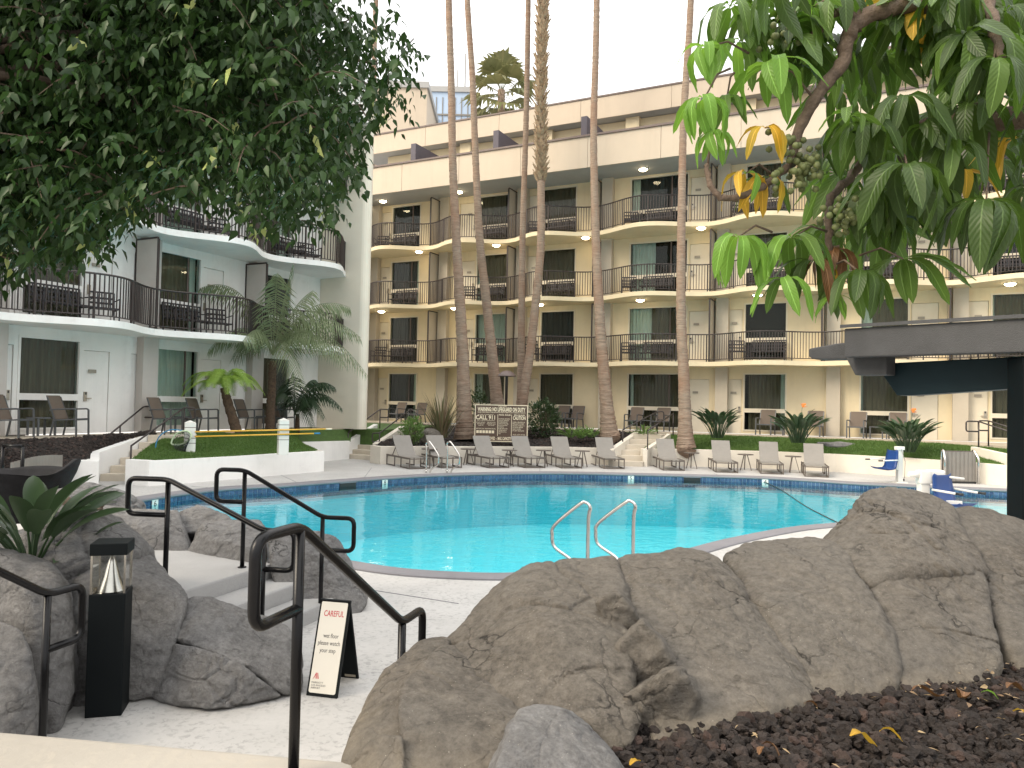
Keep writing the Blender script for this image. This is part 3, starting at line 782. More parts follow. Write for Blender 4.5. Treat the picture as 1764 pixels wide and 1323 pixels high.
# middle planter
mid = [P(637, 797, 0), P(655, 800, 0), P(760, 798.5, 0), P(880, 798, 0), P(980, 798.5, 0), P(1058, 801, 0)]
low_wall('planter_wall', 'cream planter wall behind the loungers, below the brown warning sign', mid, PW)
midb, midG = bed('lava_bed', lift([mid[0] + Vector((.1, .15, 0)), mid[1] + Vector((.1, .15, 0))] + [q + Vector((0, .12, 0)) for q in mid[2:]], PW - .05), [P(690, 748, .78), FB.pt(-11.5, 2.45, TZ - .01), FB.pt(-6, 2.45, TZ - .01), FB.pt(-1.3, 2.45, TZ - .01)], 'soil', 90, 26, .05, .02)
# right planter
rgt = [P(1106, 802.5, 0), P(1180, 803, 0), P(1330, 807.5, 0), P(1440, 813, 0), P(1560, 821, 0), P(1640, 828, 0), P(1740, 838, 0), P(1900, 846, 0)]
low_wall('planter_wall', 'long cream planter wall below the right lawn, behind the pool lift', rgt, PW + .02)
rgtb, rgtG = bed('lawn', lift([q + Vector((.03, .12, 0)) for q in rgt], PW - .03), [FB.pt(-.6, 2.9, .98), FB.pt(2, 2.45, TZ - .01), FB.pt(8.5, 2.45, TZ - .01), FB.pt(10.4, 3.55, .95), FB.pt(13, 4.2, .8)], 'turf', 90, 20, .02, .04, seed=3)
# left planter
lft = [P(214.6, 835, 0), P(256, 838, 0), P(400, 826, 0), P(558, 812, 0)]
low_wall('planter_wall', 'white planter wall below the left lawn with two white posts', lft, .57, mat_='white')
side = [P(558, 812, 0) + Vector((-.02, .02, 0)), P(517, 799, 0)]
low_wall('planter_wall', 'short white wall end closing the left lawn by the steps', side, .57)
lftb, lftG = bed('lawn', lift([q + Vector((.06, .12, 0)) for q in lft[:3]] + [lft[3] + Vector((-.2, .12, 0)), P(517, 799, 0) + Vector((-.1, 0, 0))], .56), [FL.pt(.75, 1.6, TZ - .01), FL.pt(3, 1.6, TZ - .01), FL.pt(4.6, 1.6, TZ - .01), FL.pt(5.5, 1.6, TZ - .01)], 'turf', 60, 24, .02, .05, seed=5)
w2 = [P(514, 799.5, 0), P(602, 790.5, 0)]
low_wall('planter_wall', 'white low wall between the left lawn and the middle steps', w2, .56, mat_='white', slope=[.68, .62])
bed('lawn', [w2[0] + Vector((-.1, .1, .64)), w2[1] + Vector((0, .1, .58))], [FL.pt(5.75, 1.15, TZ - .01), FL.pt(8.7, 1.2, TZ - .04)], 'turf', 24, 12, .02, .0, seed=6)
# left lava bed and its walls
S0 = P(172, 829, 0); UPL = Vector((.24, .97, 0)).normalized(); S1 = S0 + UPL * 1.85; lf = Vector((-.24, 0, 0)); Wb = P(168, 842, 0)
lava_front = [P(-160, 830, .35), P(0, 812, .42), P(100, 806, .50), Vector((Wb.x - .3, Wb.y + .25, .55)), S0 + lf + Vector((0, 0, .62)), S1 + lf + Vector((0, 0, .98))]
lvb, lvG = bed('lava_bed', lava_front, [FL.pt(-6.5, 1.63, TZ - .01), FL.pt(-3, 1.63, TZ - .01), FL.pt(-.8, 1.63, TZ - .01), FL.pt(-.3, 1.63, TZ - .01), FL.pt(.2, 1.63, TZ - .01)], 'soil', 70, 24, .05, .05, seed=8)
low_wall('garden_wall', 'white block wall end beside the bottom of the left steps', [P(100, 842, 0), P(168, 844, 0), P(169, 838, 0)], .61, t=.28, mat_='white')
low_wall('stair_wall', 'white sloping wall running up the left side of the left steps', [Wb + Vector((.01, .02, 0)), S0 + Vector((-.03, 0, 0)), S1 + Vector((-.03, 0, 0))], 0, t=.18, mat_='white', slope=[.612, .68, 1.09])

# ---- stairs
def stairs(label, b0, b1, up, n, rise, run, mat_, z0=0, solid=True):
    root = thing('staircase', label, 'steps')
    b0, b1 = Vector((b0.x, b0.y, 0)), Vector((b1.x, b1.y, 0)); up = Vector((up[0], up[1], 0)).normalized()
    for i in range(n):
        q = [b0 + up * run * i, b1 + up * run * i, b1 + up * (run * (i + 1) + (.02 if i < n - 1 else .6)), b0 + up * (run * (i + 1) + (.02 if i < n - 1 else .6))]
        a = (q[1] - q[0]).cross(q[2] - q[1]).z
        if a < 0: q = q[::-1]
        MB().prism([(v.x, v.y) for v in q], z0 + i * rise - (.1 if i else .02), z0 + (i + 1) * rise).build('step', MAT[mat_], root, bevel=.012)
    return root
stairs('pale concrete steps rising between the white walls at the far left', S0, P(222, 829, 0), UPL, 6, .171, .31, 'stepfar')
sb0, sb1 = P(598, 790, 0), P(638, 793, 0)
stairs('pale concrete steps rising to the lawn, behind the chrome ladder rails', sb0, sb1, (.30, .95), 5, .15, .36, 'stepfar')
rb0, rb1 = P(1056, 803, 0), P(1107, 804, 0)
stairs('pale concrete steps between the two cream planter walls', rb0, rb1, (.50, .86), 6, .171, .36, 'stepfar')
up_m = Vector((.30, .95, 0)).normalized()
low_wall('stair_wall', 'white sloping wall on the left side of the middle steps', [sb0, sb0 + up_m * 2.2], 0, t=.18, mat_='white', slope=[.56, 1.15])
low_wall('stair_wall', 'cream sloping wall on the right side of the middle steps', [sb1 + Vector((.2, 0.1, 0)), sb1 + Vector((.2, .1, 0)) + up_m * 2.1], 0, t=.18, slope=[.56, 1.12])
up_r = Vector((.50, .86, 0)).normalized()
low_wall('stair_wall', 'cream sloping wall left of the steps near the big palm', [rb0, rb0 + up_r * 2.3], 0, t=.18, slope=[.56, 1.08])
low_wall('stair_wall', 'low cream edge wall curving along the right lawn beside the steps', [rb1 + Vector((.16, .05, 0)), rb1 + Vector((.16, .05, 0)) + up_r * 2.4], 0, t=.16, slope=[.57, 1.05])
low_wall('ramp_wall', 'low cream ramp wall at the far right lawn', [P(1672, 792, .6), P(1740, 800, .6)], .0, t=.16, slope=[1.0, .86], z0=.2)

# ---- near platforms and steps
PZ0 = .63; UZ = .41
c0, c1 = P(-260, 1236, PZ0), P(600, 1310, PZ0)
ed = (c1 - c0).normalized(); nrm = Vector((-ed.y, ed.x, 0))
c1 = c0 + ed * 5.2
plat = MB().prism([(q.x, q.y) for q in [c0 - ed * 4, c0 - ed * 4 - nrm * 9, c1 - nrm * 9, c1, ]], -.02, PZ0)
tag(plat.build('near_walkway', MAT['plat'], bevel=.03, seg=3), kind='structure').name = 'walkway'
root = thing('staircase', 'cream concrete steps descending from the near walkway edge', 'steps')
for i in range(3):
    q = [c0 + ed * 1 + nrm * (.001 + .28 * i), c1 + nrm * (.001 + .28 * i), c1 + nrm * .28 * (i + 1), c0 + ed * 1 + nrm * .28 * (i + 1)]
    MB().prism([(v.x, v.y) for v in q], -.02, PZ0 - .158 * (i + 1)).build('step', MAT['plat'], root)
# platform to the left with its three steps
e0, e1 = P(300, 1022, UZ), P(441, 979, UZ)
ud = (e1 - e0).normalized(); dn = Vector((ud.y, -ud.x, 0))      # dn: downhill
e0 = e0 - ud * .6; e1 = e1 + ud * .25
up_poly = [e0, e1, e1 - dn * 1.2 + ud * .4, Vector((-9, 9.2, 0)), Vector((-10, 6.2, 0)), e0 - dn * 2.5 - ud * .8]
if sum(a.x * b.y - b.x * a.y for a, b in zip(up_poly, up_poly[1:] + up_poly[:1])) < 0: up_poly = up_poly[::-1]
tag(MB().prism([(q.x, q.y) for q in up_poly], -.02, UZ).build('walkway', MAT['stepc'], bevel=.02), kind='structure')
root = thing('staircase', 'grey concrete steps going down from the platform between the dark boulders', 'steps')
for i in range(2):
    q = [e0 + dn * (.002 + .34 * i), e1 + dn * (.002 + .34 * i) + ud * .12 * i, e1 + dn * .34 * (i + 1) + ud * .12 * i, e0 + dn * .34 * (i + 1)]
    if sum(a.x * b.y - b.x * a.y for a, b in zip(q, q[1:] + q[:1])) < 0: q = q[::-1]
    MB().prism([(v.x, v.y) for v in q], -.02, UZ - .137 * (i + 1)).build('step', MAT['stepc'], root, bevel=.03, seg=3)

# ---- distant buildings behind the roof
def far_block(name, label, px0, px1, pyt, d, depth, mat_, bands=0, vm=None):
    a, b = D(px0, pyt, d), D(px1, pyt, d)
    root = thing(name, label, 'building', (a.x, d, 0))
    MB().bx(0, b.x - a.x, 0, depth, 0, a.z).build('wall', mat_, root)
    MB().bx(-.15, b.x - a.x + .15, -.15, depth + .15, a.z, a.z + .5).build('parapet_cap', MAT['soffit'], root)
    return root, b.x - a.x, a.z
MAT['skyglass'] = M('pale_blue_cladding', (.36, .46, .60), .25, var=.08, vs_=.3, spec=.8)
r1, w1, z1 = far_block('office_block', 'pale blue glass office block beyond the roof, left of the fan palm', 736, 812, 158, 70, 14, MAT['skyglass'])
for k in range(7): MB().bx(w1 * (k + .5) / 7 - .04, w1 * (k + .5) / 7 + .04, -.05, -.005, 4, z1 - .5).build('mullion', MAT['slat'], r1)
for k in range(3): MB().bx(.05, w1 - .05, -.09, -.055, z1 - 2.2 - k * 2.6, z1 - 2.05 - k * 2.6).build('spandrel', MAT['slat'], r1)
MB().tube([(w1 * .8, 3, z1), (w1 * .8, 3, z1 + 5)], .06, 5).build('antenna', MAT['slat'], r1)
MB().tube([(w1 * .62, 3, z1), (w1 * .62, 3, z1 + 3.4)], .05, 5).build('antenna', MAT['slat'], r1)
r2, w2_, z2 = far_block('tower_block', 'plain cream block standing behind the dark tree and the roof', 640, 736, 150, 62, 10, MAT['fascia'])

for i_, (a_, b_) in enumerate(((P(560, 1004, 0), P(790, 1040, 0)), (P(470, 812, 0), P(520, 835, 0)), (P(640, 806, 0), P(628, 822, 0)), (P(930, 804, 0), P(930, 813, 0)), (P(1230, 815.5, 0), P(1240, 819.5, 0)), (P(330, 838, 0), P(390, 842, 0)))):
    d_ = (b_ - a_).normalized(); s_ = Vector((-d_.y, d_.x, 0)) * .006
    tag(MB().slab([a_ - s_, b_ - s_, b_ + s_, a_ + s_], (0, 0, .004)).build('deck_joint', MAT['coping']), kind='structure')
# ================================================================ BOULDERS
def ico(sub):
    bm = bmesh.new(); bmesh.ops.create_icosphere(bm, subdivisions=sub, radius=1)
    V = np.array([v.co[:] for v in bm.verts]); Fc = np.array([[v.index for v in f.verts] for f in bm.faces]); bm.free(); return V, Fc
_ico = {}
def boulder(label, c, r, rz=0, mat_='rock_brown', seed=1, sub=6, tilt=(0, 0), planes=9, k=20, crack=.03, zmin=None, name='boulder', amp=1.0, kind=None):
    if sub not in _ico: _ico[sub] = ico(sub)
    n, Fc = _ico[sub]; g = np.random.default_rng(seed)
    # rounded polyhedron: soft minimum of random plane supports
    pl_ = g.normal(size=(planes, 3)); pl_ /= np.linalg.norm(pl_, axis=1)[:, None]
    o_ = g.uniform(.66, .92, planes); r = [x * 1.13 for x in r]
    dd = n @ pl_.T; rr = np.where(dd > .05, o_ / np.maximum(dd, .05), 9.0)
    rr = np.concatenate([rr, np.full((len(n), 1), 1.0)], 1)
    rad_ = -np.log(np.exp(-k * rr).sum(1)) / k
    V = n * rad_[:, None] * np.array(r)
    sz = float(np.mean(r))
    q = V + np.array([seed * 3.1, seed * 1.7, 0])
    d = .07 * sz * fbm(q * (.9 / sz), 2, seed) + .024 * fbm(q * 2.6, 4, seed + 5, .5)
    # wrinkles, only in patches, and a few long split lines with a slight step
    patch = np.clip(vnoise(q * 1.6, seed + 3) * 1.6 + .25, 0, 1)
    wv = np.stack([fbm(q * 1.3, 2, seed + s_) for s_ in (51, 61, 71)], 1) * .5
    d += -.024 * patch * np.clip(1 - np.abs(fbm((q + wv) * np.array([2.2, 2.2, 4.0]), 3, seed + 11)) * 4, 0, 1)
    d += .011 * (np.abs(fbm(q * 6.5, 4, seed + 15, .55)) - .4)
    wq = q * (.62 / max(.45, sz)) + .30 * np.stack([fbm(q * 1.2, 2, seed + s_) for s_ in (21, 31, 41)], 1)
    d1, d2, cid = voro(wq, seed)
    ed_ = d2 - d1
    d += (cid - .5) * .085 * sz * np.clip(ed_ / .10, 0, 1) - crack * np.clip(1 - ed_ / .03, 0, 1)
    V = V + n * (d * amp)[:, None]
    Rm = Matrix.Rotation(rz, 3, 'Z') @ Matrix.Rotation(tilt[0], 3, 'X') @ Matrix.Rotation(tilt[1], 3, 'Y')
    V = V @ np.array(Rm).T
    c = Vector(c)
    if zmin is not None: V[:, 2] = np.maximum(V[:, 2], zmin - c.z)
    o = link(name, np_mesh(name, V, Fc, MAT[mat_], smooth=True), None, c)
    return tag(o, label, 'rock')
def B(label, px, py, d, rx, ry, rz_, **kw): # centre given by photo pixel and distance
    return boulder(label, D(px, py, d), (rx, ry, rz_), **kw)
BR, GR = 'rock_brown', 'rock_grey'
def hullrock(label, px, extra=(), mat_='rock_brown', seed=1, sub=7, k=29, amp=1.0, grow=1.068):
    """rounded convex stone through points given by photo pixel and distance (plus world points)"""
    pts = [D(*q) for q in px] + [Vector(q) for q in extra]
    bm = bmesh.new()
    for q in pts: bm.verts.new(q)
    r_ = bmesh.ops.convex_hull(bm, input=bm.verts)
    bmesh.ops.recalc_face_normals(bm, faces=bm.faces)
    hv = [v.co.copy() for v in bm.verts if v.link_faces]; c = sum(hv, Vector()) / len(hv); pl_ = []
    for f in bm.faces:
        f.normal_update(); nn = f.normal.copy(); o_ = nn.dot(f.verts[0].co - c)
        if o_ < 0: nn, o_ = -nn, -o_
        pl_.append((nn.x, nn.y, nn.z, o_))
    bm.free(); pl_ = np.array(pl_)
    # merge nearly equal planes
    keep_ = []
    for p_ in pl_:
        if not any(np.dot(p_[:3], q_[:3]) > .985 and abs(p_[3] - q_[3]) < .03 for q_ in keep_): keep_.append(p_)
    pl_ = np.array(keep_)
    if sub not in _ico: _ico[sub] = ico(sub)
    n, Fc = _ico[sub]; sz = float(np.mean([(q - c).length for q in hv])); 
    dd = n @ pl_[:, :3].T; rr = np.where(dd > .02, (pl_[:, 3] / sz)[None] / np.maximum(dd, .02), 9.0)
    rad_ = -np.log(np.exp(-k * rr).sum(1)) / k * sz * grow
    rad_ = np.maximum(rad_, .12 * sz)
    V = n * rad_[:, None]; q = V + np.array([seed * 3.1, seed * 1.7, 0])
    d = .040 * sz * fbm(q * (1.3 / sz), 2, seed) + .020 * fbm(q * 3.0, 4, seed + 5, .5)
    patch = np.clip(vnoise(q * 1.5, seed + 3) * 1.6 + .2, 0, 1)
    wv = np.stack([fbm(q * 1.3, 2, seed + s_) for s_ in (51, 61, 71)], 1) * .5
    d += -.020 * patch * np.clip(1 - np.abs(fbm((q + wv) * np.array([2.4, 2.4, 4.4]), 3, seed + 11)) * 4, 0, 1)
    d += .017 * (np.abs(fbm(q * 6.0, 4, seed + 15, .55)) - .4)
    wq = q * 1.15 + .4 * np.stack([fbm(q * 1.2, 2, seed + s_) for s_ in (21, 31, 41)], 1)
    d1, d2, cid = voro(wq, seed); ed_ = d2 - d1; g_ = np.clip(vnoise(q * 1.1, seed + 77) * 3, 0, 1)
    d += ((cid - .5) * .035 * np.clip(ed_ / .10, 0, 1) - .016 * np.clip(1 - ed_ / .035, 0, 1)) * g_
    V = V + n * (d * amp)[:, None]
    return tag(link('boulder', np_mesh('boulder', V, Fc, MAT[mat_], smooth=True), None, c), label, 'rock')
HR = hullrock
HR('big brown boulder in the middle with a broad rounded face, above the lava rocks', [(775, 1118, 3.75), (813, 1075, 3.9), (845, 1020, 4.1), (876, 1000, 4.2), (928, 977, 4.28), (995, 968, 4.35), (1054, 962, 4.4), (1030, 1030, 3.85), (940, 1030, 3.8), (947, 1100, 3.4), (1078, 1100, 3.5), (1040, 1235, 3.08), (1078, 1280, 2.97), (904, 1219, 3.15), (793, 1146, 3.5), (1000, 1420, 2.95)], [(-.3, 5.0, 0), (.85, 5.1, 0), (.4, 5.0, .8)], seed=12)
HR('brown boulder with a flat sloping face right of the broadest boulder', [(1062, 964, 4.4), (1113, 957, 4.5), (1199, 952, 4.6), (1245, 968, 4.45), (1226, 1000, 4.02), (1120, 1006, 4.05), (1309, 1037, 4.02), (1345, 1096, 3.82), (1377, 1156, 3.62), (1404, 1203, 3.46), (1266, 1243, 3.2), (1130, 1264, 3.1), (1092, 1120, 3.62), (1085, 1050, 3.85), (1300, 1400, 3.2), (1180, 1400, 3.1), (1420, 1330, 3.4)], [(.8, 5.3, 0), (1.75, 5.3, 0), (1.3, 5.2, .7)], seed=23)
def ledge(label, poly, d, back, seed): return HR(label, [(x, y, d + .05) for x, y in poly] + [(x, y, d + .05 + back) for x, y in poly], seed=seed, sub=6, k=13, amp=1.3, grow=1.30)
ledge('upper small rock step wedged between the two broadest boulders', [(1036, 1050), (1072, 1030), (1105, 1085), (1098, 1125), (1068, 1135)], 3.62, .4, 301)
ledge('middle small rock step wedged between the two broadest boulders', [(1070, 1120), (1112, 1082), (1150, 1130), (1160, 1175), (1112, 1195)], 3.40, .45, 302)
ledge('lowest rock step between the two broadest boulders, touching the lava rocks', [(1085, 1200), (1160, 1165), (1195, 1200), (1185, 1262), (1085, 1275), (1060, 1262)], 3.13, .5, 303)
HR('brown boulder with a shelf-like crack in the centre of the ridge', [(1246, 962, 4.6), (1266, 943, 4.72), (1302, 930, 4.85), (1353, 934, 4.85), (1408, 936, 4.85), (1456, 955, 4.65), (1400, 975, 4.32), (1300, 975, 4.36), (1479, 985, 4.32), (1497, 1010, 4.12), (1519, 1069, 3.92), (1543, 1116, 3.82), (1545, 1184, 3.62), (1408, 1201, 3.5), (1345, 1100, 3.87), (1309, 1040, 4.06), (1430, 1100, 3.82), (1480, 1330, 3.5), (1400, 1330, 3.4)], [(1.5, 5.5, 0), (2.5, 5.5, 0), (2, 5.4, .8)], seed=34)
HR('peaked brown boulder, the tallest of the ridge, beside the dark pavilion post', [(1412, 936, 4.9), (1444, 894, 5.1), (1479, 854, 5.2), (1499, 835, 5.25), (1519, 829, 5.3), (1555, 833, 5.3), (1594, 846, 5.3), (1634, 868, 5.2), (1653, 903, 5.0), (1685, 980, 4.6), (1614, 974, 4.42), (1539, 970, 4.38), (1499, 1006, 4.28), (1456, 953, 4.6), (1560, 890, 4.9), (1560, 1100, 4.6)], [(2.2, 6.2, 0), (3.4, 6.2, 0), (2.8, 6.1, .9)], seed=45)
HR('brown boulder sprinkled with pale seeds at the foot of the peaked one', [(1499, 1014, 4.25), (1539, 978, 4.4), (1614, 979, 4.45), (1681, 986, 4.55), (1717, 1077, 4.12), (1732, 1156, 3.87), (1697, 1172, 3.77), (1547, 1186, 3.64), (1545, 1115, 3.84), (1600, 1080, 3.97), (1620, 1330, 3.6)], [(2.3, 5.4, 0), (3.1, 5.4, 0), (2.8, 5.2, 1.0)], seed=56)
HR('brown boulder sloping down behind the dark pavilion post', [(1640, 873, 5.3), (1693, 882, 5.4), (1764, 908, 5.3), (1850, 930, 5.2), (1700, 990, 4.7), (1764, 1000, 4.7), (1722, 1077, 4.2), (1745, 1152, 3.97), (1830, 1150, 3.9), (1900, 1100, 4.2), (1800, 1330, 3.8)], [(3, 6.3, 0), (4.3, 6.3, 0), (3.6, 6.1, 1.0)], seed=67)
HR('rounded brown boulder at the lower left of the ridge, under a long crease', [(793, 1148, 3.5), (830, 1165, 3.35), (904, 1224, 3.1), (930, 1323, 2.75), (880, 1420, 2.6), (700, 1420, 2.65), (692, 1250, 2.92), (700, 1180, 3.18), (740, 1135, 3.42), (780, 1107, 3.7)], [(-.5, 4.5, 0), (0, 4.6, 0), (-.2, 4.3, .6)], seed=78)
HR('brown boulder lapping onto the white floor, below the end of the handrail', [(734, 1102, 3.8), (710, 1114, 3.75), (651, 1168, 3.5), (641, 1195, 3.4), (625, 1231, 3.25), (592, 1300, 2.97), (592, 1420, 2.85), (700, 1400, 2.8), (700, 1250, 3.0), (712, 1180, 3.2), (775, 1105, 3.75)], [(-.85, 4.4, 0), (-.3, 4.6, 0)], seed=89)
HR('small brown boulder low at the left foot of the ridge by the walkway edge', [(603, 1305, 2.88), (640, 1268, 2.92), (690, 1272, 2.84), (700, 1420, 2.6), (600, 1420, 2.75)], [(-.55, 3.3, .3), (-.4, 3.3, .3)], seed=90, sub=6)
HR('grey flat-faced boulder in front at the bottom edge', [(850, 1330, 2.5), (888, 1243, 2.72), (904, 1222, 2.85), (939, 1216, 2.9), (979, 1222, 2.9), (1003, 1251, 2.8), (1050, 1298, 2.7), (1074, 1345, 2.6), (1060, 1470, 2.42), (865, 1470, 2.35), (940, 1290, 2.6)], [(.0, 3.3, .5), (.45, 3.3, .5)], seed=91, mat_=GR)
# left-hand mass
HR('grey boulder at the left edge behind the lower handrail', [(-60, 940, 5.0), (0, 944, 5.0), (41, 956, 4.95), (94, 993, 4.85), (119, 1026, 4.8), (123, 1067, 4.75), (115, 1211, 4.7), (94, 1262, 4.6), (-40, 1290, 4.5), (30, 1010, 4.6), (60, 1060, 4.55)], [(-4.2, 5.6, 0), (-3, 5.5, 0), (-3.2, 5.5, .8)], seed=101, mat_=GR)
HR('small grey boulder cut by the left picture edge', [(-60, 1060, 4.4), (0, 1066, 4.4), (25, 1074, 4.38), (53, 1116, 4.32), (55, 1190, 4.28), (66, 1270, 4.2), (-50, 1320, 4.0)], [(-3.6, 4.9, 0), (-2.9, 4.8, 0)], seed=111, mat_=GR, sub=6)
HR('large grey boulder behind the black bollard lamp', [(110, 960, 5.6), (160, 945, 5.8), (205, 932, 6.1), (230, 936, 6.1), (263, 954, 6.0), (293, 985, 5.75), (306, 1014, 5.5), (322, 1036, 5.4), (316, 1062, 5.3), (297, 1108, 5.2), (264, 1199, 5.1), (200, 1206, 5.05), (130, 1215, 5.0), (205, 1000, 5.35), (280, 1010, 5.4), (120, 1010, 5.3)], [(-4.3, 6.3, 0), (-2.9, 6.3, 0), (-3.4, 6.3, .6)], seed=123, mat_=GR)
HR('grey upper half of the split boulder beside the bollard lamp', [(318, 1037, 5.5), (353, 1029, 5.6), (386, 1037, 5.6), (435, 1062, 5.6), (484, 1074, 5.6), (510, 1108, 5.5), (514, 1150, 5.35), (511, 1190, 5.25), (490, 1196, 5.2), (430, 1150, 5.1), (360, 1118, 5.12), (306, 1103, 5.2)], [(-2.6, 6.0, 0), (-1.7, 6.0, 0), (-2.1, 5.9, .35)], seed=135, mat_=GR)
HR('grey lower half of the split boulder, resting on the white floor', [(303, 1110, 5.17), (360, 1126, 5.08), (430, 1157, 5.05), (484, 1198, 5.16), (430, 1212, 5.0), (349, 1227, 4.87), (267, 1200, 5.1), (340, 1180, 4.98)], [(-2.5, 5.6, 0), (-1.7, 5.5, 0), (-2.3, 5.3, -.1), (-1.7, 5.3, -.1)], seed=136, mat_=GR)
HR('long grey boulder along the pool edge, left of the platform handrails', [(165, 872, 8.4), (230, 876, 8.5), (304, 878, 8.5), (326, 950, 8.0), (260, 935, 8.1), (172, 918, 8.1), (240, 900, 8.1)], [(-5.0, 9.0, 0), (-3.6, 9.1, 0), (-4.9, 8.0, .3), (-3.6, 7.95, .3)], seed=150, mat_=GR, sub=6)
HR('grey boulder behind the platform, between the two handrails', [(322, 950, 7.95), (349, 901, 8.2), (400, 895, 8.4), (443, 897, 8.3), (459, 912, 8.0), (438, 972, 7.5), (380, 962, 7.7), (352, 920, 7.95)], [(-3.4, 8.9, 0), (-2.6, 8.9, 0), (-3.4, 8.0, .3), (-2.7, 7.5, .2)], seed=161, mat_=GR, sub=6)
HR('flat-topped grey boulder behind the upper handrail post', [(306, 882, 8.6), (340, 867, 8.8), (386, 882, 8.8), (402, 897, 8.6), (380, 920, 8.4), (315, 915, 8.4)], [(-3.7, 9.2, 0), (-3.0, 9.2, 0)], seed=162, mat_=GR, sub=6)
HR('grey boulder by the pool beyond the handrails, sloping to the white floor', [(462, 920, 7.7), (510, 915, 7.75), (554, 918, 7.75), (583, 931, 7.7), (599, 965, 7.6), (628, 1034, 7.4), (617, 1053, 7.3), (533, 1061, 7.15), (478, 1030, 7.2), (470, 960, 7.45), (540, 960, 7.5)], [(-2.4, 8.2, 0), (-1.5, 8.1, 0)], seed=172, mat_=GR)
B('dark grey boulder under the large-leaved plant', 100, 985, 5.9, .62, .6, .40, seed=147, sub=6, mat_=GR)
B('flat grey boulder beside the dark bowl at the left', 152, 876, 9.0, .55, .6, .26, seed=183, sub=6, mat_=GR)
B('grey boulder tucked behind the plant at the left edge', -20, 1010, 6.2, .5, .6, .5, seed=184, sub=5, mat_=GR)
# small stones further away
B('tan boulder beside the spiky flax plant', 740, 751, 26.3, .36, .3, .26, seed=190, sub=4, mat_=BR)
B('pale pointed stone beside the tall white pot', 22, 745, 19.3, .34, .3, .42, seed=191, sub=5, mat_=GR)
B('flat grey stone slab lying on the right lawn', 1455, 769, 26.2, .98, .55, .22, seed=192, sub=5, mat_=GR, name='stone_slab')

# ================================================================ LAVA ROCK MULCH (near bed)
def scatter(name, pts, smin, smax, mat_, seed=3, sub=1, flat=.8, mats=None):
    V0, F0 = ico(sub); g = np.random.default_rng(seed); n = len(pts)
    k = len(V0); s = g.uniform(smin, smax, n) * g.choice([.7, 1, 1.25], n)
    ax = g.normal(size=(n, 3)); ax /= np.linalg.norm(ax, axis=1)[:, None]; an = g.uniform(0, 6.28, n)
    V = np.repeat(V0[None], n, 0) * (1 + g.uniform(-.33, .33, (n, k)))[:, :, None] * g.uniform(.6, 1.15, (n, 1, 3))
    c, s_ = np.cos(an)[:, None, None], np.sin(an)[:, None, None]; A = ax[:, None, :]
    V = V * c + np.cross(np.broadcast_to(A, V.shape), V) * s_ + A * (V * A).sum(-1, keepdims=True) * (1 - c)
    V = V * s[:, None, None]; V[:, :, 2] *= flat
    V = V + pts[:, None, :]
    Fc = (F0[None] + (np.arange(n) * k)[:, None, None]).reshape(-1, 3)
    return link(name, np_mesh(name, V.reshape(-1, 3), Fc, MAT[mat_]))
BZ = .70
bedpoly = [P(1010, 1323, BZ), P(1060, 1275, BZ), P(1250, 1225, BZ), P(1420, 1190, BZ), P(1764, 1150, BZ), P(1990, 1150, BZ), P(2000, 1500, BZ), P(900, 1500, BZ)]
if sum(a.x * b.y - b.x * a.y for a, b in zip(bedpoly, bedpoly[1:] + bedpoly[:1])) < 0: bedpoly = bedpoly[::-1]
big = [q + (q - Vector((1.6, 2.6, BZ))).normalized() * .25 for q in bedpoly]
tag(MB().prism([(q.x, q.y) for q in big], 0, BZ - .03).build('soil_bed', MAT['soil']), kind='structure')
def inside(poly, x, y):
    r_ = np.zeros(len(x), bool); n = len(poly)
    for i in range(n):
        a, b = poly[i], poly[(i + 1) % n]
        c = ((a.y > y) != (b.y > y)) & (x < (b.x - a.x) * (y - a.y) / (b.y - a.y + 1e-12) + a.x); r_ ^= c
    return r_
x = RNG.uniform(-.2, 4.2, 24000); y = RNG.uniform(1.2, 4.4, 24000)
k_ = inside(big, x, y); x, y = x[k_], y[k_]
z = BZ - .02 + RNG.uniform(-.01, .035, len(x)) + .02 * fbm(np.stack([x * 2, y * 2, x * 0], 1), 3, 4)
m, n, b, o = nodes('lava_pieces')
ri = N(n, 'ShaderNodeNewGeometry').outputs['Random Per Island']; co = coords(n, True)
c = ramp(n, ri, [(0, (.016, .0135, .012)), (.5, (.036, .029, .026)), (.85, (.065, .051, .045)), (1, (.10, .062, .05))])
c = mix(n, .5, c, ramp(n, noise(n, co, 90, 5), [(.3, (.006, .005, .005)), (.7, (.05, .04, .036))]))
n.links.new(c, b.inputs['Base Color']); b.inputs['Roughness'].default_value = .9; b.inputs['Specular IOR Level'].default_value = .25
bump(n, b, noise(n, co, 160, 4), .9, .01)
MAT['lavap'] = m
tag(scatter('lava_gravel', np.stack([x, y, z], 1), .012, .031, 'lavap', 5, 2), kind='stuff')
def grid_scatter(name, G, n, smin, smax, mat_, seed, dz=0.0):
    g = np.random.default_rng(seed); a, b_, _ = G.shape
    i = g.uniform(0, a - 1.001, n); j = g.uniform(.3, b_ - 1.3, n); i0, j0 = i.astype(int), j.astype(int); fi, fj = (i - i0)[:, None], (j - j0)[:, None]
    p = G[i0, j0] * (1 - fi) * (1 - fj) + G[i0 + 1, j0] * fi * (1 - fj) + G[i0, j0 + 1] * (1 - fi) * fj + G[i0 + 1, j0 + 1] * fi * fj
    p[:, 2] += dz; return p
for G, nn, sd in ((midG, 4500, 1), (lvG, 5000, 2)):
    tag(scatter('lava_gravel', grid_scatter('', G, nn, 0, 0, '', sd), .03, .06, 'lavap', sd, 1), kind='stuff')
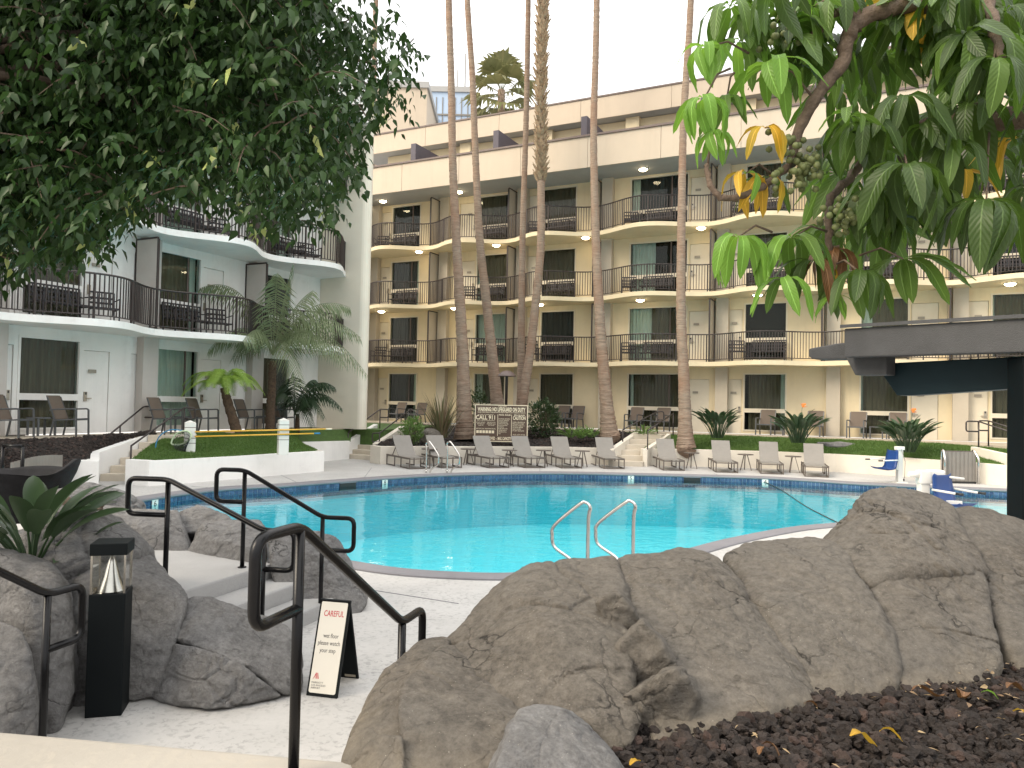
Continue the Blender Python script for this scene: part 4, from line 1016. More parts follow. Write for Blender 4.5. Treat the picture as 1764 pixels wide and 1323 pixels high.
# short turf blades
def grass(G, n, seed, h=.05):
    p = grid_scatter('', G, n, 0, 0, '', seed, -.005); g = np.random.default_rng(seed + 50)
    a = g.uniform(0, 6.28, n); w_ = .009; hh = g.uniform(.5, 1.2, n) * h; l = g.normal(0, .018, (n, 2))
    V = np.zeros((n, 3, 3)); dx, dy = np.cos(a) * w_, np.sin(a) * w_
    V[:, 0] = p; V[:, 0, 0] -= dx; V[:, 0, 1] -= dy; V[:, 1] = p; V[:, 1, 0] += dx; V[:, 1, 1] += dy
    V[:, 2] = p; V[:, 2, 0] += l[:, 0]; V[:, 2, 1] += l[:, 1]; V[:, 2, 2] += hh
    tag(link('grass', np_mesh('grass', V.reshape(-1, 3), np.arange(3 * n).reshape(n, 3), MAT['blade'])), kind='stuff')
grass(rgtG, 60000, 3); grass(lftG, 45000, 4)

# ================================================================ FOLIAGE TOOLS
def rotframe(d, up=None):
    d = np.asarray(d, float); d = d / np.linalg.norm(d, axis=-1, keepdims=True)
    u = np.broadcast_to(np.array([0, 0, 1.]) if up is None else up, d.shape)
    x = np.cross(d, u); L = np.linalg.norm(x, axis=-1, keepdims=True); x = np.where(L < 1e-3, np.array([1., 0, 0]), x / np.maximum(L, 1e-6))
    return x, d, np.cross(x, d)
def leaves_np(pts, dirs, size, width, ups=None, fold=.12, bend=.15, shape='leaf'):
    """one folded pointed leaf at every point: returns V, F (tri)"""
    n = len(pts); X, Y, Z = rotframe(dirs, ups)
    if shape == 'leaf': T = np.array([[0, 0, 0], [-.5, .32, 1], [0, .35, 0], [.5, .32, 1], [-.34, .68, .6], [0, .7, 0], [.34, .68, .6], [0, 1.05, 0]])
    F0 = np.array([[0, 2, 1], [0, 3, 2], [1, 2, 5], [1, 5, 4], [2, 3, 6], [2, 6, 5], [4, 5, 7], [5, 6, 7]])
    u = T[:, 0] * 1.0; v = T[:, 1]; f = T[:, 2] * fold
    V = (X[:, None] * (u[None, :, None] * width[:, None, None]) + Y[:, None] * (v[None, :, None] * size[:, None, None])
         + Z[:, None] * ((f[None, :] * width[:, None] - bend * (v ** 2)[None, :] * size[:, None])[:, :, None]))
    V = V + pts[:, None]
    Fc = (F0[None] + (np.arange(n) * len(T))[:, None, None]).reshape(-1, 3)
    return V.reshape(-1, 3), Fc
def ipoly(poly, n, g):
    xs = [q[0] for q in poly]; ys = [q[1] for q in poly]; pv = [Vector((q[0], q[1], 0)) for q in poly]; out = []
    while sum(len(o_) for o_ in out) < n:
        x = g.uniform(min(xs), max(xs), n * 2); y = g.uniform(min(ys), max(ys), n * 2); k = inside(pv, x, y)
        out.append(np.stack([x[k], y[k]], 1))
    return np.concatenate(out)[:n]
def to_world(pp, d):
    r = np.array(FWD)[None] * F + np.array(CR)[None] * (pp[:, :1] - 882) + np.array(CU)[None] * (661.5 - pp[:, 1:2])
    return np.array(CAM)[None] + r * (d / r[:, 1])[:, None]

# ================================================================ WEEPING FIG (upper left)
ft = thing('fig_tree', 'big dark weeping fig overhanging the upper left', 'tree', (-4.3, 2.6, 0))
fl = Vector((-4.3, 2.6, 0))
crown_poly = [(-420, -420), (-420, 500), (-60, 480), (0, 462), (60, 440), (110, 452), (170, 440), (200, 400), (245, 372), (300, 340), (350, 345), (395, 375), (450, 385), (520, 395), (575, 398), (610, 350), (618, 290), (600, 240), (655, 225), (690, 200), (715, 170), (690, 120), (720, 95), (735, 50), (690, 20), (640, 40), (600, -20), (640, -200), (560, -420)]
g = np.random.default_rng(11)
NT = 9500
tp = ipoly(crown_poly, NT, g); td = g.uniform(3.9, 6.6, NT)
# nearer the lower right rim, the canopy is farther
tw = to_world(tp, td)
az = g.uniform(0, 6.28, NT); slope = g.uniform(-.5, .35, NT)
# outward-drooping twigs
dirs0 = np.stack([np.cos(az), np.sin(az), slope], 1)
NL = 15; tl = g.uniform(.30, .62, NT)
ts = np.linspace(0, 1, NL)
# twig curve: start + dir*len*t - droop t^2
TW = tw[:, None] + dirs0[:, None] * (tl[:, None] * ts[None])[:, :, None]
TW[:, :, 2] -= (g.uniform(.15, .42, NT)[:, None] * ts[None] ** 2)
keep = np.ones(NT, bool)
# project tips and drop twigs that leave the silhouette at the sky side or hang too low
def project(Pw):
    q = Pw - np.array(CAM); zc = q @ np.array(FWD); return np.stack([882 + F * (q @ np.array(CR)) / zc, 661.5 - F * (q @ np.array(CU)) / zc], -1)
pv_ = [Vector((q[0], q[1], 0)) for q in [(-900, -1100), (-900, 560), (-60, 500), (20, 500), (60, 470), (110, 478), (170, 470), (215, 430), (260, 400), (330, 362), (420, 412), (480, 416), (560, 418), (612, 395), (640, 330), (632, 275), (660, 245), (715, 222), (740, 160), (726, 130), (752, 70), (745, 30), (690, 0), (700, -300), (520, -1100)]]
tip = project(TW[:, -1]); midp = project(TW[:, NL // 2])
keep = inside(pv_, tip[:, 0], tip[:, 1]) & inside(pv_, midp[:, 0], midp[:, 1])
# thin the fringe near the sky on the right so that light shows through
edge_ = (tip[:, 0] > 560) & (tip[:, 1] < 260); keep &= ~(edge_ & (g.uniform(0, 1, NT) < .62))
edge2 = (tip[:, 1] > 330) & (tip[:, 0] > 200); keep &= ~(edge2 & (g.uniform(0, 1, NT) < .5))
TW = TW[keep]; NT = len(TW)
pts = TW[:, 1:].reshape(-1, 3); tan = np.gradient(TW, axis=1)[:, 1:].reshape(-1, 3); tan /= np.linalg.norm(tan, axis=1)[:, None]
side_ = np.cross(tan, np.array([0, 0, 1.])); side_ /= np.maximum(np.linalg.norm(side_, axis=1), .05)[:, None]
sg = np.where(np.arange(len(pts)) % 2, 1, -1)[:, None]
ld = tan * .55 + side_ * sg * g.uniform(.5, 1.1, (len(pts), 1)) + np.array([0, 0, -1.]) * g.uniform(.3, 1.0, (len(pts), 1)) + g.normal(0, .2, (len(pts), 3))
sz = g.uniform(.052, .085, len(pts))
ups = np.array([0, 0, 1.]) + g.normal(0, .55, (len(pts), 3))
V, Fc = leaves_np(pts, ld, sz, sz * .48, ups, .15, .2)
tipidx = (np.arange(len(pts)) % (NL - 1)) >= NL - 4
sel = g.uniform(0, 1, NT) < .03
yl = np.repeat(sel, NL - 1) & tipidx
mi = np.repeat(yl.astype(int), 8)
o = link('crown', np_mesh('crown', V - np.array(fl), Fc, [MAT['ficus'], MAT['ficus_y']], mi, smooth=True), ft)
# twigs
mb = MB()
for i in range(0, NT, 6): mb.tube([Vector(q) - fl for q in TW[i][::3]], [.006, .005, .004, .003, .002][:len(TW[i][::3])], 3, caps=False, smooth=False)
mb.build('twigs', MAT['twig'], ft)
mb = MB(); mb.tube([Vector((0, 0, -.02)), Vector((.05, .1, .9)), Vector((.15, .3, 1.8)), Vector((.35, .6, 2.7)), Vector((.6, 1.0, 3.6))], [.27, .2, .17, .15, .12], 12)
mb.build('trunk', MAT['bark'], ft)
for tgt, r0 in (((180, 10, 5.0), .05), ((300, 160, 5.0), .04), ((470, 130, 5.2), .035), ((330, 60, 5.6), .045), ((560, 210, 5.4), .03), ((60, 240, 4.6), .04), ((650, 110, 5.6), .025), ((420, 250, 4.8), .03)):
    e = D(*tgt) - fl; s_ = Vector((.4, .7, 2.9)); mid_ = s_.lerp(e, .5) + Vector((0, 0, .45))
    c_ = catmull([s_, mid_, e], 7); MB().tube(c_, [r0 * (1.25 - .9 * i / len(c_)) for i in range(len(c_))], 7).build('branch', MAT['bark'], ft)

# ================================================================ UMBRELLA TREE (upper right)
us = Vector((3.6, 2.0, 0))
ut = thing('umbrella_tree', 'umbrella tree with large drooping leaflets and yellowing leaves at the upper right', 'tree', us)
MB().tube([Vector((0, 0, -.1)), Vector((-.05, .15, 1.2)), Vector((-.2, .5, 2.4)), Vector((-.3, .9, 3.6))], [.16, .12, .10, .08], 10).build('trunk', MAT['bark'], ut)
def limb(pp, r, nm='branch', rough=0):
    c_ = catmull([D(*q) for q in pp], 6); n_ = len(c_)
    rs = [(r[0] + (r[1] - r[0]) * i / (n_ - 1)) * (1 + (.16 if i % 3 == 0 else 0)) for i in range(n_)]
    MB().tube([q - us + Vector((random.uniform(-1, 1), random.uniform(-1, 1), random.uniform(-1, 1))) * .004 for q in c_], rs, 9).build(nm, MAT['twig'], ut)
limb([(1900, 160, 2.5), (1764, 200, 2.5), (1690, 205, 2.55), (1600, 215, 2.7), (1500, 240, 2.8)], (.045, .018))
limb([(1800, -60, 2.4), (1640, 0, 2.5), (1560, 8, 2.5), (1490, 30, 2.5), (1462, 60, 2.5), (1450, 110, 2.5), (1400, 175, 2.5), (1372, 240, 2.5), (1362, 285, 2.5)], (.034, .014))
for q_, r0_, r1_, h_ in (((1900, 160, 2.5), .075, .046, 2.45), ((1800, -60, 2.4), .065, .035, 2.7)):
    e_ = D(*q_) - us; s_ = Vector((-.22, .52, h_)); c_ = catmull([s_, s_.lerp(e_, .5) + Vector((0, 0, .12)), e_], 7)
    MB().tube(c_, [r0_ + (r1_ - r0_) * i / (len(c_) - 1) for i in range(len(c_))], 9).build('branch', MAT['twig'], ut)
limb([(1362, 285, 2.5), (1335, 305, 2.48), (1290, 333, 2.45), (1245, 342, 2.42), (1224, 318, 2.42), (1219, 284, 2.42)], (.013, .008))
limb([(1500, 240, 2.8), (1470, 300, 2.7), (1432, 340, 2.6), (1428, 400, 2.55), (1430, 470, 2.55)], (.016, .010))
limb([(1480, 35, 2.5), (1440, 20, 2.5), (1415, 50, 2.5), (1400, 60, 2.52)], (.014, .009))
limb([(1700, 0, 2.4), (1715, 60, 2.3), (1725, 100, 2.25)], (.02, .01))
def leaflet(L, W, droop, curl, nseg=7):
    """list of (centre offset along y, z) rows with half widths; returns V, F, UV (local: y along, z up)"""
    V = []; UV = []
    for i in range(nseg + 1):
        t = i / nseg; w_ = W * (math.sin(math.pi * min(1, t * .93 + .045)) ** .75) * (1 if t < .96 else .35)
        if i == nseg: w_ = W * .04
        a = droop * min(1.0, t * 1.9) ** .8 * .82
        y = 0; z = 0
        # integrate the bending curve
        m_ = 12
        for q in range(m_):
            tt = t * (q + .5) / m_; aa = droop * min(1.0, tt * 1.9) ** .8 * .82; y += math.cos(aa) * L * t / m_; z -= math.sin(aa) * L * t / m_
        up = .22 * w_; wob = .10 * W * math.sin(t * 19 + curl * 9)
        for u, zz in ((-1, up + wob), (-.5, up * .35), (0, 0), (.5, up * .35), (1, up - wob)):
            V.append((u * w_, y + zz * math.sin(a) * .8, z + zz * math.cos(a))); UV.append((u, t))
    Fc = [(i * 5 + j, i * 5 + j + 1, i * 5 + 6 + j, i * 5 + 5 + j) for i in range(nseg) for j in range(4)]
    return V, Fc, UV
gs = random.Random(5)
def umbrella_leaf(px, py, d, L, n, mat_, elev=.15, spread=6.283, start=0, tilt=(0, 0), droop=1.35, stem=None, wr=.155, mats=None):
    hub = D(px, py, d); V = []; Fc = []; UV = []; mi = []
    Lw = L * d / F
    Rt = Matrix.Rotation(tilt[0], 3, 'X') @ Matrix.Rotation(tilt[1], 3, 'Y')
    for i in range(n):
        a = start + spread * (i + gs.uniform(-.18, .18)) / n
        l = Lw * gs.uniform(.88, 1.28); w_ = l * wr * .74 * gs.uniform(.85, 1.15)
        v, f, uv = leaflet(l, w_, droop * gs.uniform(.8, 1.2), gs.random())
        Rz = Matrix.Rotation(a, 3, 'Z') @ Matrix.Rotation(elev + gs.uniform(-.2, .2), 3, 'X') @ Matrix.Rotation(gs.uniform(-.35, .35), 3, 'Y')
        stl = Lw * .10; b_ = len(V)
        for q in v: V.append(tuple(Rt @ (Rz @ Vector((q[0], q[1] + stl, q[2])))))
        UV += uv; Fc += [tuple(b_ + k for k in ff) for ff in f]
        mi += [(gs.randrange(1, len(mats)) if (mats and gs.random() < .3) else 0)] * len(f)
        # stalk
        p0 = Rt @ Vector((0, 0, 0)); p1 = Rt @ (Rz @ Vector((0, stl * 1.05, 0))); b_ = len(V); e_ = .0022
        V += [tuple(p0 + Vector((-e_, 0, 0))), tuple(p0 + Vector((e_, 0, 0))), tuple(p1 + Vector((e_, 0, 0))), tuple(p1 + Vector((-e_, 0, 0)))]
        UV += [(0, 0)] * 4; Fc.append((b_, b_ + 1, b_ + 2, b_ + 3)); mi.append(0)
    me = np_mesh('leaf', V, Fc, [MAT[x] for x in ([mat_] + list(mats or [])[1:])], mi, smooth=True)
    uvl = me.uv_layers.new(name='uv'); idx = np.zeros(len(me.loops), dtype=np.int32); me.loops.foreach_get('vertex_index', idx)
    uvl.data.foreach_set('uv', np.array(UV, dtype=np.float32)[idx].ravel())
    o = link('leaf', me, ut, hub - us)
    if stem:
        s_ = D(*stem) - hub; c_ = [Vector((0, 0, 0)), s_ * .5 + Vector((0, 0, .03)), s_]
        MB().tube(c_, [.0028, .0035, .0045], 5).build('petiole', MAT['twig'], o)
    return o
MIXD = ['sch_dark', 'sch_mid']; MIXY = ['sch_yell', 'sch_lite', 'sch_yell']
L_ = umbrella_leaf
L_(1216, 82, 2.45, 70, 8, 'sch_lite', stem=(1290, 92, 2.5), droop=2.1, elev=.25)
L_(1331, 112, 2.45, 108, 8, 'sch_lite', stem=(1400, 168, 2.5), droop=2.0, elev=.3)
L_(1213, 170, 2.40, 88, 8, 'sch_lite', stem=(1258, 118, 2.45), droop=2.1, elev=.1)
L_(1252, 170, 2.5, 66, 7, 'sch_mid', stem=(1265, 125, 2.5), droop=1.7)
L_(1230, 228, 2.42, 62, 8, 'sch_lite', stem=(1219, 284, 2.42), droop=1.9, elev=.1)
L_(1258, 10, 2.5, 95, 8, 'sch_mid', stem=(1300, -40, 2.5), droop=1.8, mats=['sch_mid', 'sch_dark'])
L_(1300, 20, 2.6, 90, 8, 'sch_dark', droop=1.7, mats=MIXD)
L_(1275, 70, 2.62, 90, 8, 'sch_mid', droop=1.7, mats=['sch_mid', 'sch_lite'])
L_(1318, 220, 2.44, 76, 4, 'sch_yell', spread=3.2, start=1.6, droop=1.6, mats=['sch_yell', 'sch_yell', 'sch_brown'], stem=(1362, 250, 2.5))
L_(1285, 298, 2.44, 76, 5, 'sch_lite', droop=1.8, mats=['sch_lite', 'sch_yell'], stem=(1330, 300, 2.48))
L_(1318, 305, 2.5, 80, 5, 'sch_mid', droop=1.7, mats=['sch_mid', 'sch_yell'])
L_(1562, 284, 2.3, 125, 9, 'sch_dark', stem=(1545, 225, 2.6), droop=2.0, tilt=(.2, 0), elev=.1, wr=.16, mats=['sch_dark', 'sch_dark', 'sch_dark', 'sch_yell'])
L_(1699, 346, 2.3, 125, 10, 'sch_dark', stem=(1705, 210, 2.5), droop=1.9, tilt=(.25, 0), elev=.1, wr=.165)
L_(1712, 102, 2.25, 100, 9, 'sch_dark', stem=(1725, 60, 2.3), droop=1.8, tilt=(.2, .2), wr=.17, mats=MIXD)
L_(1556, 168, 2.35, 98, 9, 'sch_dark', stem=(1580, 215, 2.6), droop=1.8, tilt=(.2, -.2), wr=.165)
L_(1677, 178, 2.4, 110, 8, 'sch_dark', droop=1.9, wr=.165, stem=(1690, 205, 2.55))
L_(1400, 12, 2.55, 85, 8, 'sch_mid', droop=1.6, mats=['sch_mid', 'sch_lite'], stem=(1440, 20, 2.5))
L_(1440, 70, 2.65, 95, 8, 'sch_mid', droop=1.7, mats=['sch_mid', 'sch_dark'])
L_(1530, 36, 2.6, 100, 8, 'sch_dark', droop=1.6, mats=MIXD, wr=.2)
L_(1590, 20, 2.55, 100, 8, 'sch_mid', droop=1.7, mats=['sch_mid', 'sch_yell'], wr=.19)
L_(1640, 60, 2.5, 105, 8, 'sch_dark', droop=1.9, wr=.165, mats=MIXD)
L_(1730, 20, 2.4, 100, 8, 'sch_dark', droop=1.9, wr=.165)
L_(1272, 408, 2.45, 100, 8, 'sch_lite', droop=2.1, elev=.2, stem=(1330, 400, 2.5))
L_(1480, 468, 2.4, 92, 9, 'sch_dark', droop=1.9, wr=.165, stem=(1430, 460, 2.55), mats=MIXD)
L_(1556, 446, 2.4, 105, 6, 'sch_mid', spread=3.4, start=-2.4, droop=1.3, wr=.19, stem=(1480, 440, 2.5))
L_(1440, 512, 2.5, 50, 6, 'sch_lite', droop=1.9)
L_(1365, 410, 2.5, 100, 8, 'sch_mid', droop=1.8, mats=['sch_mid', 'sch_yell', 'sch_lite'], stem=(1428, 400, 2.55))
L_(1350, 480, 2.45, 80, 7, 'sch_lite', droop=1.8, mats=['sch_lite', 'sch_mid', 'sch_brown'])
L_(1400, 450, 2.55, 90, 8, 'sch_dark', droop=2.0, mats=['sch_dark', 'sch_brown', 'sch_yell'])
L_(1600, 330, 2.5, 110, 9, 'sch_dark', droop=1.9, mats=MIXD)
L_(1640, 250, 2.4, 115, 9, 'sch_dark', droop=1.9, mats=MIXD)
L_(1500, 330, 2.5, 105, 9, 'sch_dark', droop=1.9, mats=MIXD)
L_(1440, 430, 2.6, 75, 7, 'sch_brown', droop=1.9, mats=['sch_brown', 'sch_dark'])
L_(1530, 380, 2.6, 85, 8, 'sch_dark', droop=1.9)
L_(1650, 300, 2.6, 80, 6, 'sch_yell', droop=1.7, mats=['sch_yell', 'sch_dark'])
L_(1745, 240, 2.5, 75, 6, 'sch_yell', droop=1.7, mats=['sch_yell', 'sch_dark'])
poly_u = [(1250, -60), (1290, 40), (1340, 100), (1420, 150), (1400, 230), (1400, 330), (1400, 420), (1520, 430), (1620, 350), (1660, 290), (1764, 320), (1860, 400), (1860, -60)]
hp = ipoly(poly_u, 100, np.random.default_rng(21))
for i, (x, y) in enumerate(hp):
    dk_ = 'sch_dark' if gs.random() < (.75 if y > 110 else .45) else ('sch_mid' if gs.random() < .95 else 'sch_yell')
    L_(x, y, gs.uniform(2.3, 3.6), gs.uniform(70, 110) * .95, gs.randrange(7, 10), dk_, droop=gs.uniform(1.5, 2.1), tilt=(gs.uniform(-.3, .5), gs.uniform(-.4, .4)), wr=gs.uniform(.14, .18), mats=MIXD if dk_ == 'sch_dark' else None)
for px, py, n_ in ((1385, 285, 46), (1360, 262, 20), (1452, 372, 44), (1340, 318, 14), (1345, 52, 18)):
    mb = MB()
    for i in range(n_):
        c_ = D(px + gs.gauss(0, 19), py + gs.gauss(0, 17), 2.47 + gs.gauss(0, .04)) - us
        mb.lathe([(0, -.012), (.010, -.006), (.0115, .002), (.007, .009), (0, .011)], c_, 7)
    tag(mb.build('berry_cluster', MAT['berry'], ut), kind='stuff')
# ================================================================ TALL PALMS
def palm(label, pts, d, r, boots=None, crown=True, dark=False):
    """pts: photo pixels of the trunk's axis, bottom first"""
    c_ = [D(px, py, d) for px, py in pts]; base = c_[0]
    root = thing('palm_tree', label, 'palm tree', base, group='tall palms by the pool')
    sp = catmull([q - base for q in c_], 40); n_ = len(sp); rs = []
    H = sp[-1].z
    for i, q in enumerate(sp):
        t = max(0, q.z) / H; rr = r[1] * .84 + (r[0] * .88 - r[1] * .84) * math.exp(-max(0, q.z) / 6.0) + (r[0] * .40) * math.exp(-max(0, q.z) / .45)
        rs.append(rr * (1 + .03 * math.sin(i * 2.1) + .04 * random.uniform(-1, 1)))
    MB().tube(sp, rs, 18).build('trunk', MAT['palmtrunk'], root)
    if boots:
        mb = MB(); z0, z1 = boots; k = 0; z = z0
        def at(zz):
            for a, b in zip(sp, sp[1:]):
                if a.z <= zz <= b.z: return a.lerp(b, (zz - a.z) / (b.z - a.z))
            return sp[-1]
        while z < z1:
            for j in range(7):
                a = k * .55 + j * 2 * math.pi / 7 + random.uniform(-.15, .15); q = at(z + random.uniform(-.03, .03)); o_ = Vector((math.cos(a), math.sin(a), 0)); tt = Vector((-o_.y, o_.x, 0))
                w_ = random.uniform(.055, .085); h = random.uniform(.16, .30); out = random.uniform(.07, .20)
                p0 = q + o_ * (r[1] * 1.05); p1 = p0 + o_ * out * .55 + Vector((0, 0, h * .55)); p2 = p0 + o_ * out + Vector((0, 0, h)) + tt * random.uniform(-.05, .05)
                vs_ = [p0 - tt * w_, p0 + tt * w_, p1 + tt * w_ * .8, p1 - tt * w_ * .8, p2 + tt * w_ * .35, p2 - tt * w_ * .35]; vs_ += [v - o_ * .02 for v in vs_]
                mb.add(vs_, [(0, 1, 2, 3), (3, 2, 4, 5), (7, 6, 9, 8), (8, 9, 11, 10), (0, 3, 9, 6), (1, 7, 8, 2), (3, 5, 11, 9), (2, 8, 10, 4), (5, 4, 10, 11)])
            z += .12; k += 1
        tag(mb.build('leaf_bases', MAT['boot'], root), kind='stuff')
    if crown: root_crown(root, sp[-1], 1.9, 34)
    return root
def fan_leaf(mb, o_, dir_, L, wid, n=13, mi=0):
    d = dir_.normalized(); s = d.cross(Vector((0, 0, 1)))
    if s.length < .1: s = Vector((1, 0, 0))
    s.normalize(); u = s.cross(d)
    hub = o_ + d * L * .5 + Vector((0, 0, -.06 * L))
    mb.beam(o_, hub, .03, .03, mi=mi)
    for i in range(n):
        a = (i / (n - 1) - .5) * 2.9; q = (d * math.cos(a) + s * math.sin(a)); l = L * .55 * (1 - .18 * abs(a) / 1.65)
        t = Vector((-math.sin(a), math.cos(a), 0)); tt = (s * math.cos(a) - d * math.sin(a))
        m_ = hub + q * l * .6 + u * .02 * l; e = hub + q * l + Vector((0, 0, -.35 * l * random.uniform(.5, 1.2)))
        w_ = l * .09
        mb.add([hub, m_ - tt * w_, m_ + tt * w_, e], [(0, 1, 2), (1, 3, 2)], mi)
def root_crown(root, top, L, n, mat_='fan'):
    mb = MB()
    for i in range(n):
        a = i * 2.4; el = 1.25 - 2.3 * (i / n) + random.uniform(-.12, .12)
        fan_leaf(mb, top + Vector((0, 0, -.25 * i / n)), Vector((math.cos(a) * math.cos(el), math.sin(a) * math.cos(el), math.sin(el))), L * random.uniform(.85, 1.1), .5)
    return mb.build('crown', MAT[mat_], root)
palm('tall bare palm trunk nearest the left wing, left of the warning sign', [(801, 756), (800, 720), (796, 590), (786.5, 420), (780, 280), (777, 130), (773, 0), (768, -300), (764, -700)], 27.4, (.33, .125))
palm('tall palm trunk leaning left, rising behind the left edge of the warning sign', [(861, 740), (856, 690), (837, 511), (827, 420), (820, 290), (813.6, 130), (805, 0), (792, -300), (775, -750)], 29.3, (.31, .12))
palm('slim reddish palm trunk standing close behind the shaggy-topped palm', [(893, 738), (897, 692), (900, 420), (906, 220), (908, 130), (910, 0), (914, -350), (917, -800)], 30.0, (.20, .12))
palm('palm trunk with shaggy dry leaf bases on its upper half', [(892, 742), (900, 692), (914, 601), (925, 500), (931.6, 420), (932, 300), (932, 130), (935, 0), (938, -300), (940, -700)], 29.2, (.23, .155), boots=(9.6, 31))
palm('tall palm trunk leaning left with its foot at the right end of the dark bed', [(1050, 752), (1049, 744), (1040, 640), (1033.8, 560), (1026, 400), (1022.7, 230), (1026, 100), (1028, 0), (1031, -300), (1033, -750)], 27.6, (.30, .12))
palm('tall straight palm trunk with a flared foot on the right lawn', [(1182, 772), (1181, 760), (1178, 650), (1173, 520), (1176, 260), (1182, 130), (1190, 0), (1200, -350), (1210, -750)], 26.3, (.27, .12))
palm('distant palm trunk rising behind the fig tree and the roof', [(640, 400), (646, 40), (648, 0), (652, -160)], 46, (.22, .16))
fp = thing('palm_tree', 'bushy fan palm showing above the far roof', 'palm tree', D(862, 235, 52))
MB().tube([Vector((0, 0, -14)), Vector((.1, 0, -6)), Vector((0, 0, 3.2))], [.3, .28, .26], 10).build('trunk', MAT['palmtrunk'], fp)
mb = MB(); top = Vector((0, 0, 3.3)); random.seed(31)
for i in range(30):
    a = i * 2.4; el = 1.35 - 2.3 * (i / 30)
    fan_leaf(mb, top + Vector((0, 0, -.9 * i / 30)), Vector((math.cos(a) * math.cos(el), math.sin(a) * math.cos(el), math.sin(el))), 2.9 * random.uniform(.8, 1.1), .5, 13)
mb.build('crown', MAT['fan'], fp)

# ================================================================ FEATHER PALMS AND OTHER PLANTS
def frond(mb, p0, dir_, L, sag, nl, ll, width=.028, vdrop=.75, lift_=0, rib=.014):
    """arching feather frond from p0"""
    d = Vector(dir_).normalized(); h = Vector((d.x, d.y, 0)); h = h.normalized() if h.length > .05 else Vector((1, 0, 0))
    pts = []; q = Vector(p0); el = math.asin(max(-1, min(1, d.z))); n_ = 18
    for i in range(n_ + 1):
        pts.append(q.copy()); e = el - sag * (i / n_) ** 1.3
        q = q + (h * math.cos(e) + Vector((0, 0, math.sin(e)))) * (L / n_)
    mb.tube(pts, [rib * (1 - .8 * i / n_) for i in range(n_ + 1)], 5, caps=False)
    side = h.cross(Vector((0, 0, 1))).normalized()
    for i in range(nl):
        t = .16 + .84 * i / nl; x = t * n_; k = min(n_ - 1, int(x)); p = pts[k].lerp(pts[k + 1], x - k); tg = (pts[k + 1] - pts[k]).normalized()
        l = ll * (math.sin(math.pi * (.12 + .84 * t)) ** .6) * random.uniform(.9, 1.1)
        for s in (-1, 1):
            dd = (side * s * 1.0 + tg * .62 + Vector((0, 0, -vdrop * random.uniform(.6, 1.0)))).normalized()
            e = p + dd * l + Vector((0, 0, -.22 * l)); m_ = p + dd * l * .5; w_ = tg * width
            mb.add([p - w_ * .4, p + w_ * .4, m_ + w_, m_ - w_, e], [(0, 1, 2, 3), (3, 2, 4)])
kp = thing('kentia_palm', 'feathery kentia palm with a brown trunk in front of the left wing', 'palm tree', D(465, 746, 23.3))
kb = kp.location.copy(); ktop = D(470, 622, 23.3) - kb
MB().tube(catmull([Vector((0, 0, -.15)), Vector((.0, 0, .6)), ktop * .6, ktop], 12), [.15 + .012 * ((i % 3) == 0) - .0012 * i for i in range(37)], 12).build('trunk', MAT['hairbark'], kp)
random.seed(12)
def px_frond(root, base, hub, tip, d0, d1, arch, mat_, nl=36, ll=.80, width=.022, vdrop=1.25):
    """frond from hub to the photo pixel tip (distance d1), arched upward by arch"""
    p0 = D(hub[0], hub[1], d0) - base; p3 = D(tip[0], tip[1], d1) - base; mid_ = p0.lerp(p3, .45) + Vector((0, 0, arch))
    pts = []; n_ = 18
    for i in range(n_ + 1):
        t = i / n_; pts.append((1 - t) ** 2 * p0 + 2 * t * (1 - t) * (mid_ * 2 - (p0 + p3) * .5) + t * t * p3)
    mb = MB(); mb.tube(pts, [.02 * (1 - .85 * i / n_) for i in range(n_ + 1)], 5, caps=False)
    for i in range(nl):
        t = .17 + .83 * i / nl; x = t * n_; k = min(n_ - 1, int(x)); p = pts[k].lerp(pts[k + 1], x - k); tg = (pts[k + 1] - pts[k]).normalized()
        side = tg.cross(Vector((0, 0, 1)))
        side = side.normalized() if side.length > .1 else Vector((1, 0, 0))
        l = ll * (math.sin(math.pi * (.13 + .83 * t)) ** .6) * random.uniform(.88, 1.1)
        for s in (-1, 1):
            dd = (side * s + tg * .65 + Vector((0, 0, -vdrop * random.uniform(.6, 1.1)))).normalized()
            e = p + dd * l + Vector((0, 0, -.25 * l)); m_ = p + dd * l * .5; w_ = tg * width
            mb.add([p - w_ * .5, p + w_ * .5, m_ + w_, m_ - w_, e], [(0, 1, 2, 3), (3, 2, 4)])
    return mb.build('frond', MAT[mat_], root)
for tip, d1, arch in (((505, 452), 23.4, .15), ((478, 470), 22.2, .5), ((342, 498), 22.8, .95), ((358, 604), 22.4, .75), ((604, 530), 23.6, .75), ((622, 582), 22.8, .85), ((634, 648), 22.6, 1.0), ((596, 628), 22.0, .8), ((520, 668), 21.6, .75), ((418, 588), 21.8, .55), ((455, 500), 24.6, .3), ((540, 500), 24.4, .4), ((400, 620), 24.0, .7)):
    px_frond(kp, kb, (470, 612), tip, 23.3, d1, arch, 'kentia')
dp = thing('palm_tree', 'small dark feathery palm behind the kentia palm', 'palm tree', D(512, 740, 24.4)); db = dp.location.copy()
MB().tube([Vector((0, 0, -.1)), Vector((0, 0, .5))], [.09, .06], 8).build('trunk', MAT['hairbark'], dp)
for tip, d1, arch in (((578, 668), 24.2, .55), ((560, 720), 23.8, .6), ((540, 735), 23.4, .5), ((505, 640), 24.4, .2), ((470, 690), 24.2, .45), ((545, 655), 24.9, .4), ((590, 705), 24.4, .6), ((530, 700), 23.2, .5), ((488, 662), 24.8, .3)):
    px_frond(dp, db, (508, 715), tip, 24.4, d1, arch, 'darkpalm', 34, .5, .020)
tf = thing('tree_fern', 'bright green tree fern with a leaning shaggy trunk on the left lawn', 'tree fern', D(410, 754, 22.0)); tb = tf.location.copy()
